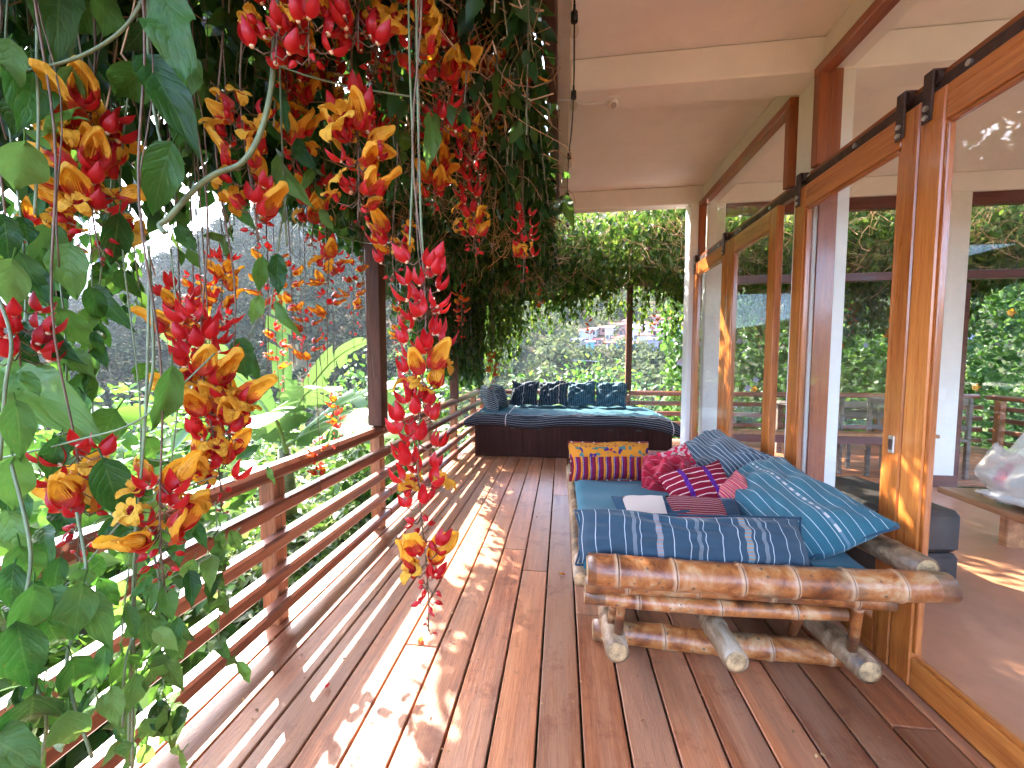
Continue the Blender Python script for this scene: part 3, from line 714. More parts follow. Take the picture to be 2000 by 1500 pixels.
# ------------------------------------------------------------------ box daybed at the far end
bx_ = thing('box_daybed', 'dark wooden box daybed across the far end of the deck', 'daybed', (.1, 6.05, 0))
for i in range(4):
    xa = -1.30 + i * .665
    p_ = MB().box((xa + .332, -.655, .225), (.661, .022, .43), .003).build('front_panel', M['boxwood'], bx_)
    MB().box((xa + .332 + (.2 if i % 2 == 0 else -.1), -.667, .405), (.07, .006, .018), .002).build('finger_slot', M['black'], p_)
for sx in (-1.30, 1.345): MB().box((sx, .0, .225), (.022, 1.28, .43), .004).build('side_panel', M['boxwood'], bx_)
MB().box((.025, .02, .22), (2.6, 1.24, .40), 0).build('light_block_box', M['boxwood'], bx_)  # added core that keeps light from showing through the panel gaps
MB().box((.025, .0, .445), (2.67, 1.32, .02), .003).build('top_board', M['boxwood'], bx_)
def far_mattress():
    # one soft thick quilt: top sheet, rolled front edge, hanging lower on the right
    w_, l_ = 2.95, 1.42; nu, nv = 60, 46; mb = MB()
    rr = np.random.default_rng(5); ph = rr.uniform(0, 6, 8)
    prof = []          # (y, z) loop from back bottom over the top to the front bottom
    for a in np.linspace(0, 1, 30): prof.append((.71 - 1.36 * a, .125))
    for a in np.linspace(0, math.pi, 14)[1:]: prof.append((-.65 - .085 * math.sin(a), .05 + .075 * math.cos(a)))
    prof.append((.5, 0.0)); prof.append((.71, .0))
    V = []; U = []
    for i in range(nu + 1):
        u = i / nu; x = (u - .5) * w_
        s = min(u, 1 - u) / .035; pinch_ = math.sqrt(max(0, 1 - (1 - min(1, s)) ** 2))
        hang = -.11 * max(0, (x - 1.15) / .33) ** 1.5 - .05 * max(0, (-1.25 - x) / .25)
        for j, (y, z) in enumerate(prof):
            q = .5 + .5 * pinch_
            zz = .06 + (z - .06) * q + hang
            if z > .12: zz += .007 * (math.sin(5 * x + 8 * y + ph[0]) + math.sin(13 * x - 15 * y + ph[1]) + .7 * math.sin(31 * x + 21 * y + ph[2]) + .6 * math.sin(26 * y - 40 * x + ph[3]))
            if y < -.64: zz += .022 * math.sin(3.1 * x + ph[4]) + .012 * math.sin(7 * x + ph[5])
            V.append((x, y, zz)); U.append((u, min(1, j / (len(prof) - 1)*1.05)))
    n = len(prof)
    fs = [(i * n + j, i * n + j + 1, (i + 1) * n + j + 1, (i + 1) * n + j) for i in range(nu) for j in range(n - 1)]
    fs += [(i * n + n - 1, i * n, (i + 1) * n, (i + 1) * n + n - 1) for i in range(nu)]
    fs += [tuple(range(n)), tuple(reversed(range(nu * n, nu * n + n)))]
    mb.add(V, fs, U); return mb.mesh('mattress', True)
def cover_mat():
    m = NT('quilt_cloth'); u, v = m.uv(); n = m.noise(m.mapping(m.coord('UV'), (30, 8, 1)), 1, 4)
    vv = m.math('ADD', v, m.math('MULTIPLY', m.math('SUBTRACT', m.noise(m.coord('UV'), 6, 2), .5), .012))
    c = m.mix(n, (.018, .062, .085), (.035, .115, .14))
    fr_ = m.math('GREATER_THAN', vv, .62)
    st_ = m.math('LESS_THAN', m.math('FRACT', m.math('MULTIPLY', vv, 24)), .16)
    c = m.mix(fr_, c, m.mix(st_, (.010, .014, .022), (.27, .25, .25)))
    for p in (.2, .955):
        c = m.mix(m.math('LESS_THAN', m.math('ABSOLUTE', m.math('SUBTRACT', u, p)), .0022), c, (.5, .45, .42))
    m.set(color=c, rough=.85, spec=.2); m.bump(n, .3, .006); return m.m
fm = obj('mattress', far_mattress(), cover_mat(), None, (.12, 6.07, .452)); tag(fm, 'teal quilted mattress with dark striped edge on the wooden box daybed', 'mattress')
FP = [(-.62, 'leftmost upright dark striped pillow at the back of the far daybed', 'far'), (-.135, 'upright dark pillow with a cross band, second from left on the far daybed', 'far2'),
      (.325, 'third upright pillow at the back of the far daybed, partly sunlit teal', 'far3'), (.80, 'sunlit teal pillow at the right end of the far daybed', 'far3')]
for i, (x, lb, f) in enumerate(FP):
    o = cushion(lb, (x, 6.60 - .05 * (i == 3), .79), (1, rng.uniform(-.25, .25), rng.uniform(-.07, .07)), (rng.uniform(-.08, .08), .34, .94), .47 + .03 * (i % 2), .42, .24, F[f], 40 + i, 'pillow', wr=.09, edge=.04, power=2.1)
cushion('dark striped pillow at the left end of the far daybed', (-1.10, 5.95, .76), (.35, -.93, .02), (-.34, -.05, .94), .58, .40, .20, F['far4'], 50, 'pillow', wr=.06)
cushion('grey striped pillow tucked behind the one at the left end of the far daybed', (-1.02, 6.42, .76), (.5, -.86, .0), (-.30, -.05, .95), .52, .40, .18, F['far4'], 51, 'pillow', wr=.06)

# ------------------------------------------------------------------ inside the house
ot = thing('floor_seat', 'stack of two dark foam seat blocks inside the glass door', 'floor seat', (2.02, 2.82, .03), None, .10)
MB().box((0, 0, .105), (.42, .72, .205), .02).build('lower_block', M['foam'], ot)
MB().box((0.01, .01, .335), (.43, .73, .245), .03).build('upper_block', M['foam'], ot)
lb = thing('low_bench', 'low reddish wooden bench standing inside the open doorway', 'bench', (3.15, 2.75, .03), None, -.06)
MB().box((0, 0, .285), (.40, 1.5, .045), .006).build('seat_plank', M['bench'], lb)
for yy in (-.55, .40): MB().box((.05, yy, .13), (.20, .06, .26), .004).build('leg', M['bench'], lb)
m = NT('clear_plastic'); m.set(color=(.8, .78, .74), rough=.12); m.b.inputs['Alpha'].default_value = .38; m.bump(m.noise(m.coord('Object'), 16, 4, .7), .8, .03); M['plastic'] = m.m
bag = thing('plastic_bag', 'clear plastic bag of folded white and crimson cloth on the low bench', 'bag', (3.24, 3.02, .342))
o = obj('cloth', pillow_mesh(.46, .42, .24, 61, wr=.1), fabric('white_crimson_cloth', (.55, .5, .46), [(.34, .13, (.42, .012, .07), .2)], .8, 'v'), bag); o.location = (0, 0, .16); o.rotation_euler = (.15, .05, .3)
o = obj('cloth', pillow_mesh(.5, .45, .14, 62, wr=.12), fabric('white_cloth', (.62, .6, .58), [], .8), bag); o.location = (0, -.02, .068); o.rotation_euler = (0, 0, .2)
o = obj('bag_film', pillow_mesh(.54, .50, .42, 63, wr=.07, power=4), M['plastic'], bag); o.location = (0, 0, .205); o.rotation_euler = (.1, 0, .3)

# dining set outside the end wall
dt = thing('dining_table', 'grey wooden dining table outside the end window', 'table', (3.9, 5.85, 0))
for i in range(5): MB().box((0, -.32 + i * .16, .74), (1.7, .155, .03), .004).build('table_plank', M['tablewood'], dt)
for sx in (-.75, .75):
    for sy in (-.3, .3): MB().box((sx, sy, .362), (.07, .07, .724), .004).build('leg', M['tablewood'], dt)
MB().box((0, -.33, .66), (1.45, .03, .1), .004).build('apron', M['tablewood'], dt)
def chair(label, x, y, rz):
    c = thing('dining_chair', label, 'chair', (x, y, 0), 'chairs at the dining table', rz)
    MB().box((0, 0, .44), (.42, .42, .035), .008).build('seat', M['tablewood'], c)
    for sx in (-.18, .18):
        MB().box((sx, .18, .211), (.04, .04, .422), .004).build('leg', M['tablewood'], c)
        MB().box((sx, -.19, .46), (.04, .04, .92), .004).build('leg', M['tablewood'], c)
    MB().box((0, -.19, .88), (.32, .025, .09), .006).build('back_rail', M['tablewood'], c)
    MB().box((0, -.19, .58), (.32, .025, .05), .006).build('back_rail', M['tablewood'], c)
    for sx in (-.09, 0, .09): MB().box((sx, -.19, .72), (.03, .018, .226), .003).build('back_slat', M['tablewood'], c)
chair('grey wooden chair at the left end of the dining table outside the end window', 3.05, 5.2, .15)
chair('grey wooden chair at the near side of the dining table outside the end window', 3.72, 5.16, -.1)
chair('grey wooden chair at the right part of the dining table outside the end window', 4.35, 5.18, .05)
# ------------------------------------------------------------------ terrain
AZ = [-180, -75, -62, -56, -53.6, -49, -45, -40, -34, -26, -15, 0, 16, 30, 50, 75, 180]
EL = [.05, .04, .05, .085, .115, .185, .25, .32, .38, .42, .42, .40, .40, .38, .35, .2, .05]
DI = [300, 300, 330, 400, 420, 420, 420, 420, 420, 420, 400, 400, 400, 400, 350, 300, 300]
def hill_at(az): return np.interp(az, AZ, EL), np.interp(az, AZ, DI)
def near_ground(x, y):
    """garden falls away gently from the deck"""
    d = np.maximum(0, np.maximum(-1.6 - x, np.maximum(y - 7.0, 0)))
    return -.62 - .10 * d - .42 * np.clip(d - 8, 0, 60) + .10 * np.sin(x * 1.3 + 2) * np.sin(y * 1.1) * np.clip(d, 0, 1)
def wob(x, y, s, seed=0):
    return np.sin(x / s + seed) * np.cos(y / s * 1.13 + seed * 2) + .5 * np.sin(x / s * 2.3 + y / s * 1.7 + seed) + .25 * np.sin(x / s * 4.1 - y / s * 4.7)
def ground(x, y):
    x = np.asarray(x, float); y = np.asarray(y, float)
    r = np.hypot(x, y); az = np.degrees(np.arctan2(x, y)); el, D = hill_at(az)
    z = near_ground(x, y)
    base = np.minimum(62, D * .2)
    t = np.clip((r - base) / (D - base), 0, 1)
    top = el * D
    zb = np.maximum(z, -25)
    hill = -25 + (top + 25) * (t ** 1.1)
    z = np.where(r > base, np.maximum(hill, zb * (1 - t) + hill * t), zb)
    z = z + np.where(r > 25, wob(x, y, 23) * .035 * np.clip(r - 25, 0, 110) * .45, 0)
    z = np.where(r > D, z - (r - D) * .15, z)
    return z
def terrain():
    rs = np.concatenate([np.linspace(0, 12, 20), np.geomspace(12.6, 700, 90)]); az = np.radians(np.linspace(-180, 180, 361))
    Rr, A = np.meshgrid(rs, az, indexing='ij'); x = Rr * np.sin(A); y = Rr * np.cos(A); z = ground(x, y)
    n = len(az); V = np.stack([x, y, z], -1).reshape(-1, 3)
    i, j = np.meshgrid(np.arange(len(rs) - 1), np.arange(n - 1), indexing='ij'); a = (i * n + j).ravel()
    Fq = np.stack([a, a + 1, a + n + 1, a + n], 1)
    me = bpy.data.meshes.new('ground'); me.from_pydata(V.tolist(), [], Fq.tolist()); me.update(); smooth(me)
    m = NT('hillside_ground'); co = m.coord('Object')
    n1 = m.noise(co, .02, 6, .6); n2 = m.noise(co, .35, 6, .7); n3 = m.noise(co, 3, 5, .7)
    f = m.math('ADD', m.math('MULTIPLY', n1, .5), m.math('ADD', m.math('MULTIPLY', n2, .3), m.math('MULTIPLY', n3, .2)))
    m.set(color=m.ramp(f, [(.38, (.018, .030, .011)), (.47, (.036, .042, .017)), (.55, (.085, .060, .030)), (.64, (.12, .08, .045))]), rough=.95, spec=.1)
    m.bump(n3, .6, .1)
    o = obj('ground', me, m.m); o['kind'] = 'structure'; return o
terrain()
# a far blue mountain beyond the valley on the left
mx, my = [], []
V = []; Fm = []
azs = np.radians(np.linspace(-100, -20, 90)); rad = [2000, 2250, 2500, 2900]
el_ = np.interp(np.degrees(azs), [-100, -72, -60, -55, -52, -48, -44, -38, -20], [.02, .06, .12, .16, .185, .165, .13, .10, .05]) + .006 * np.sin(azs * 60) + .004 * np.sin(azs * 133)
for i, rr_ in enumerate(rad):
    for a, e in zip(azs, el_):
        h = (e * 2500) * [.0, .55, 1, .5][i] + (0 if i == 0 else 20 * math.sin(a * 97 + i * 2))
        V.append((rr_ * math.sin(a), rr_ * math.cos(a), h - 60))
nA = len(azs)
for i in range(3):
    for j in range(nA - 1): Fm.append((i * nA + j, i * nA + j + 1, (i + 1) * nA + j + 1, (i + 1) * nA + j))
me = bpy.data.meshes.new('mountain'); me.from_pydata(V, [], Fm); me.update(); smooth(me)
o = obj('mountain', me, plain('forest_mountain', (.03, .055, .05), .95, var=.4, scale=.01, spec=.05)); o['kind'] = 'structure'  # bluish base: part of the far haze is painted into the colour

# ------------------------------------------------------------------ leaves
def leaf_template(nu=4, nv=9, wid=.52, curl=.18, fold=.16, petiole=True, wave=.02, tipx=0.0, heart=.5):
    """unit-length leaf along +y, base at the origin"""
    vs = []; uv = []
    T = [i / nv for i in range(nv + 1)]
    for t in T:
        w_ = wid / 2 * (math.sin(math.pi * min(1, t ** .68)) ** .85 if 0 < t < 1 else 0)
        if t > .72: w_ *= 1 - .45 * ((t - .72) / .28) ** 1.0 * (1 - (t - .72) / .28) * 2
        for k_ in range(-nu // 2, nu // 2 + 1):
            s = k_ / (nu / 2)
            x = s * w_ + tipx * t * t; y = t - heart * .10 * abs(s) * max(0, 1 - t * 4)
            z = -curl * t * t + fold * abs(s) * w_ * 1.6 + wave * math.sin(t * 13 + s * 2) * abs(s) * (1 if k_ > 0 else -1)
            vs.append((x, y, z)); uv.append((.5 + .5 * s, t))
    n = nu + 1
    fs = [(i * n + j, i * n + j + 1, (i + 1) * n + j + 1, (i + 1) * n + j) for i in range(nv) for j in range(nu)]
    if petiole:
        b = len(vs); r_ = .014
        for y_ in (-.24, -.12, .02):
            for (dx, dz) in ((-r_, 0), (r_ * .6, r_), (r_ * .6, -r_)): vs.append((dx, y_, dz - y_ * y_ * 1.2)); uv.append((.5, .0))
        for i in range(2):
            for j in range(3): fs.append((b + i * 3 + j, b + i * 3 + (j + 1) % 3, b + i * 3 + 3 + (j + 1) % 3, b + i * 3 + 3 + j))
    return vs, fs, uv
M['leaf'] = leafmat('vine_leaf', (.016, .060, .012), (.040, .125, .022), (.10, .20, .045), .42)
M['leafpale'] = leafmat('pale_vine_leaf', (.042, .10, .020), (.070, .155, .034), (.12, .22, .055), .45, rough=.5, spec=.22)
M['canopy'] = leafmat('canopy_leaf', (.010, .032, .008), (.020, .060, .012), (.052, .105, .022), .34, attr=True, vein=False, spec=.25)  # same vine kept darker: overhead shade put into the leaf colour
M['canopy_far'] = leafmat('canopy_leaf_painted_sun', (.022, .052, .010), (.045, .092, .018), (.11, .16, .035), .52, attr=True, vein=False, spec=.2)  # lighter copy of the canopy leaf: sunlight painted into its colour
M['bushleaf'] = leafmat('bush_leaf', (.03, .085, .016), (.06, .14, .028), (.13, .22, .05), .4, attr=True, vein=False)
M['hedge'] = leafmat('hedge_leaf', (.025, .07, .014), (.055, .125, .03), (.12, .2, .06), .4, attr=True, vein=False)
M['ground_leaf'] = leafmat('ground_cover_leaf', (.03, .07, .015), (.07, .13, .03), (.2, .24, .09), .35, attr=True, vein=False)
M['treeleaf'] = leafmat('tree_leaf', (.028, .045, .016), (.06, .08, .034), (.125, .14, .07), .3, rough=.85, attr=True, vein=False, spec=.05)
M['drytwig'] = plain('dry_twig', (.38, .22, .115), .8, var=.5, scale=4)
M['twig'] = plain('green_brown_stem', (.16, .13, .06), .6, var=.4, scale=9)
M['stemred'] = plain('raceme_stem', (.13, .07, .036), .55, var=.4, scale=20)
M['stemgreen'] = plain('green_stem', (.14, .17, .075), .5, var=.25, scale=20)
LEAVES = []; LWID = (.50, .58, .46, .62, .52)
for i, (wd, cu, fo, tx, wv) in enumerate(((.50, .20, .30, .0, .05), (.58, .32, .20, .05, .07), (.46, .45, .38, -.06, .05), (.62, .16, .16, .03, .08), (.52, .62, .3, .08, .06))):
    v_, f_, u_ = leaf_template(6, 12, wd, cu, fo, True, wv, tx, .9)
    LEAVES.append(MB().add(v_, f_, u_).mesh('leaf', True))
LEAVES_PALE = [m_.copy() for m_ in LEAVES]
for m_ in LEAVES: m_.materials.append(M['leaf'])
for m_ in LEAVES_PALE: m_.materials.append(M['leafpale'])
def put_leaf(parent, base, dirn, nrm, L, seed, pale=False, wscale=1.0):
    me = (LEAVES_PALE if pale else LEAVES)[seed % len(LEAVES)]; wscale *= .5 / LWID[seed % len(LEAVES)]
    o = bpy.data.objects.new('leaf', me); COL.objects.link(o); o.parent = parent
    d = Vector(dirn).normalized(); n = Vector(nrm); n = (n - d * n.dot(d)).normalized(); x = d.cross(n)
    m_ = Matrix((x * L * wscale, d * L, n * L)).transposed().to_4x4()
    m_.translation = Vector(base) - Vector(parent.location)
    o.matrix_basis = m_
    return o
TL, TF, TU = leaf_template(2, 3, .56, .18, .2, False, 0, 0, 0)
TL = np.array(TL); TF = np.array(TF)
def rand_unit(n, r=nrg): return unit(r.normal(size=(n, 3)))
def leaves_stuff(name, pos, size, mat, label=None, droop=.8, nrm_bias=(0, 0, .4), parent=None, kind='stuff', T=None):
    n = len(pos); d = rand_unit(n) * 1.0 + np.array([0, 0, -droop]); nb = rand_unit(n) + np.array(nrm_bias)
    o = bulk(name, TL, TF, TU, pos, frames_from(d, nb), size, mat, parent)
    if label: o['label'] = label
    if kind: o['kind'] = kind
    return o

# ------------------------------------------------------------------ flower racemes of the clock vine
def petal(L=1, w=.66, cup=.30, nu=4, nv=7, tip=1.0, curl=0.0):
    vs = []; uv = []
    for i in range(nv + 1):
        t = i / nv; hw = w / 2 * (math.sin(math.pi * t ** .72) ** .8 * (1 - .35 * t ** 3) if 0 < t < 1 else (.14 if t == 0 else 0))
        for k_ in range(nu + 1):
            s = k_ / nu * 2 - 1
            vs.append((s * hw, t * L, cup * (s * s * hw * 1.9) - .24 * math.sin(math.pi * t ** .8) + .12 * t * t + curl * t * t)); uv.append((k_ / nu, t))
    n = nu + 1
    return vs, [(i * n + j, i * n + j + 1, (i + 1) * n + j + 1, (i + 1) * n + j) for i in range(nv) for j in range(nu)], uv
def xf(vs, m_): return [tuple(m_ @ Vector(q)) for q in vs]
m = NT('red_bract'); u, v = m.uv(); n = m.noise(m.coord('UV'), 6, 3); r = m.orand()
c = m.ramp(m.math('ADD', m.math('MULTIPLY', v, .5), m.math('MULTIPLY', m.math('ADD', n, r), .25)), [(.1, (.50, .035, .015)), (.4, (.47, .008, .012)), (.8, (.33, .004, .012))])
m.set(color=c, rough=.42, spec=.4); m.bump(m.noise(m.mapping(m.coord('UV'), (30, 3, 1)), 1, 2), .2, .004)
t_ = m.new('ShaderNodeBsdfTranslucent'); t_.inputs[0].default_value = (.85, .03, .02, 1); mx_ = m.new('ShaderNodeMixShader'); mx_.inputs[0].default_value = .28
m.ln(m.b.outputs[0], mx_.inputs[1]); m.ln(t_.outputs[0], mx_.inputs[2]); m.ln(mx_.outputs[0], m.out.inputs[0]); M['bract'] = m.m
m = NT('yellow_corolla'); u, v = m.uv(); n = m.noise(m.coord('UV'), 5, 3); r = m.orand()
ox = m.new('ShaderNodeSeparateXYZ'); m.ln(m.coord('Object'), ox.inputs[0])
stripe = m.math('MULTIPLY', m.math('LESS_THAN', m.math('FRACT', m.math('MULTIPLY', ox.outputs[0], 15)), .34), m.math('LESS_THAN', v, .50))
c = m.mix(m.math('MULTIPLY', m.math('ADD', n, r), .5), (.86, .53, .06), (.80, .33, .014))
c = m.mix(m.math('MULTIPLY', stripe, .8), c, (.50, .12, .012))
blot = m.math('LESS_THAN', m.math('ADD', ox.outputs[1], m.math('MULTIPLY', m.math('SUBTRACT', n, .5), .5)), .07)
c = m.mix(m.math('MULTIPLY', blot, m.math('GREATER_THAN', v, .55)), c, (.42, .010, .014))
geo = m.new('ShaderNodeNewGeometry')
bk = m.math('LESS_THAN', m.math('ADD', ox.outputs[1], m.math('MULTIPLY', m.math('SUBTRACT', n, .5), .8)), .55)
c = m.mix(m.math('MULTIPLY', bk, geo.outputs['Backfacing']), c, (.42, .010, .014))
m.set(color=c, rough=.5, spec=.3); m.bump(m.noise(m.coord('Object'), 9, 3), .4, .03)
t_ = m.new('ShaderNodeBsdfTranslucent'); t_.inputs[0].default_value = (.9, .42, .025, 1); mx_ = m.new('ShaderNodeMixShader'); mx_.inputs[0].default_value = .40
m.ln(m.b.outputs[0], mx_.inputs[1]); m.ln(t_.outputs[0], mx_.inputs[2]); m.ln(mx_.outputs[0], m.out.inputs[0]); M['corolla'] = m.m
M['knob'] = plain('cream_knob', (.7, .5, .3), .5)
# corolla: a long hooded slipper, pointed above, with a striped throat and a rolled, ruffled lip (local y = up the hood, z = towards the mouth)
def corolla_mesh(seed):
    rr = random.Random(seed); nu, vs, uv = 26, [], []
    wid = rr.uniform(.25, .33); pt = rr.uniform(.12, .26); ruff = rr.uniform(.03, .07); deep = rr.uniform(.26, .36); hood = rr.uniform(.05, .30); side = rr.uniform(-.12, .12)
    rings = [0.04, .25, .45, .62, .76, .88, .97, 1.06, 1.15, 1.22]
    for q in rings:
        for k_ in range(nu):
            a = 2 * math.pi * k_ / nu; ca, sa = math.cos(a), math.sin(a)
            rx = wid * (1 - .22 * ca) ; up = .5 * (1 + ca)
            x = sa * rx * q; y = .52 + ca * .48 * q * (1 + pt * up ** 3)
            if q < .88: z = -deep * (1 - (q / .88) ** 2.2) * (1.0 - .35 * up)
            else: z = .04 * math.sin(min(1, (q - .88) / .12) * 1.57) - .16 * max(0, (q - 1.0) / .22) ** 1.5
            z += ruff * math.sin(a * 4 + seed * 2) * max(0, q - .7) * 2.2 + ruff * .6 * math.sin(a * 9 + seed) * max(0, q - .8) * 2
            z += hood * max(0, y - .6) ** 2 * 1.6 - .22 * max(0, .35 - y) * max(0, q - .6); x += side * max(0, y - .4)
            vs.append((x, y, z)); uv.append((k_ / nu, q / 1.22))
    fs = [(i * nu + k_, i * nu + (k_ + 1) % nu, (i + 1) * nu + (k_ + 1) % nu, (i + 1) * nu + k_) for i in range(len(rings) - 1) for k_ in range(nu)]
    fs = [tuple(reversed(q)) for q in fs] + [tuple(range(nu))]
    for k_ in range(3):                                  # stamens lying in the throat
        x = (k_ - 1) * .06; b = len(vs)
        vs += [(x - .014, .22, -.16), (x + .014, .22, -.16), (x + .016, .82, -.04), (x - .016, .82, -.04)]; uv += [(0, .7)] * 4; fs.append((b, b + 1, b + 2, b + 3))
    me = MB().add(vs, fs, uv).mesh('flower', True); me.materials.append(M['corolla']); return me
# side-on flower: a red tube flaring into four crumpled yellow lobes that fold back
def lobed_mesh(seed):
    rr = random.Random(seed); nu, vs, uv, fs = 16, [], [], []
    prof = [(.0, .07, .1), (.15, .12, .3), (.32, .16, .5), (.46, .20, .66)]
    for y, q, v_ in prof:
        for k_ in range(nu):
            a = 2 * math.pi * k_ / nu; vs.append((math.sin(a) * q * .85, y, -math.cos(a) * q * 1.15)); uv.append((k_ / nu, v_))
    for i in range(len(prof) - 1):
        for k_ in range(nu): fs.append((i * nu + k_, (i + 1) * nu + k_, (i + 1) * nu + (k_ + 1) % nu, i * nu + (k_ + 1) % nu))
    for q in range(4):
        a0 = q * math.pi / 2 + math.pi / 4 + rr.uniform(-.2, .2); L = rr.uniform(.42, .62) * (1.3 if q in (1, 2) else .7); wd = rr.uniform(.36, .5); fold = rr.uniform(.5, 1.7); nl, nw = 6, 6; b = len(vs)
        er = Vector((math.sin(a0), 0, -math.cos(a0))); et = Vector((math.cos(a0), 0, math.sin(a0)))
        for i in range(nl + 1):
            t = i / nl; ang = .35 + fold * t * 1.3; hw = wd / 2 * (.62 + .6 * math.sin(math.pi * t * .9)) * (1 if t < .9 else .7)
            r_ = .19 + L * t * math.sin(ang) * .9; y_ = .46 + L * t * math.cos(ang) * .9
            for k_ in range(nw + 1):
                s_ = k_ / nw * 2 - 1; ruf = .045 * math.sin(s_ * 6 + t * 5 + seed + q * 2) * t
                p = er * (r_ + ruf - .05 * s_ * s_) + et * (s_ * hw) + Vector((0, y_ + ruf + .06 * s_ * s_ * t, 0)); vs.append(tuple(p)); uv.append((.3, .8))
        for i in range(nl):
            for k_ in range(nw): c_ = b + i * (nw + 1) + k_; fs.append((c_, c_ + nw + 1, c_ + nw + 2, c_ + 1))
    me = MB().add(vs, fs, uv).mesh('flower', True); me.materials.append(M['lobed']); return me
m = NT('red_tube_yellow_lobes'); ox = m.new('ShaderNodeSeparateXYZ'); m.ln(m.coord('Object'), ox.inputs[0]); n = m.noise(m.coord('Object'), 4, 3); r = m.orand()
dist = m.math('SQRT', m.math('ADD', m.math('MULTIPLY', ox.outputs[0], ox.outputs[0]), m.math('MULTIPLY', ox.outputs[2], ox.outputs[2])))
red = m.math('LESS_THAN', m.math('ADD', m.math('ADD', m.math('MULTIPLY', ox.outputs[1], .7), dist), m.math('MULTIPLY', m.math('SUBTRACT', n, .5), .35)), .52)
c = m.mix(m.math('MULTIPLY', m.math('ADD', n, r), .5), (.86, .53, .06), (.80, .33, .014)); c = m.mix(red, c, (.42, .010, .014))
m.set(color=c, rough=.5, spec=.3); m.bump(m.noise(m.coord('Object'), 7, 4), .6, .05)
t_ = m.new('ShaderNodeBsdfTranslucent'); m.ln(c, t_.inputs[0]); mx_ = m.new('ShaderNodeMixShader'); mx_.inputs[0].default_value = .30
m.ln(m.b.outputs[0], mx_.inputs[1]); m.ln(t_.outputs[0], mx_.inputs[2]); m.ln(mx_.outputs[0], m.out.inputs[0]); M['lobed'] = m.m
COR = [corolla_mesh(s) for s in range(5)]
LOB = [lobed_mesh(s) for s in range(4)]
bv, bf, bu = petal(1, .54, .36, 6, 9)
BRACT = MB().add(bv, bf, bu).mesh('bract', True); BRACT.materials.append(M['bract'])
def bract_pair(op):
    mb = MB()
    for sg in (0, math.pi):
        m_ = Matrix.Rotation(sg, 3, 'Y') @ Matrix.Translation((0, 0, 0)).to_3x3() @ Matrix.Rotation(-op, 3, 'X')
        mb.add(xf(bv, m_), bf, bu)
    me = mb.mesh('bract_pair', True); me.materials.append(M['bract']); return me
PAIRS = [bract_pair(R(a)) for a in (18, 27, 38)]
BUDS = [bract_pair(R(a)) for a in (2, 6)]
ico = MB(); ico.tube([(0, -.06, 0), (0, -.02, 0), (0, .06, 0), (0, .12, 0)], [.02, .09, .10, .03], 8); KNOB = ico.mesh('knob', True); KNOB.materials.append(M['knob'])
def frame(d, n):
    d = Vector(d).normalized(); n = Vector(n); n = n - d * n.dot(d)
    n = n.normalized() if n.length > 1e-4 else d.orthogonal().normalized()
    return Matrix((d.cross(n), d, n)).transposed()
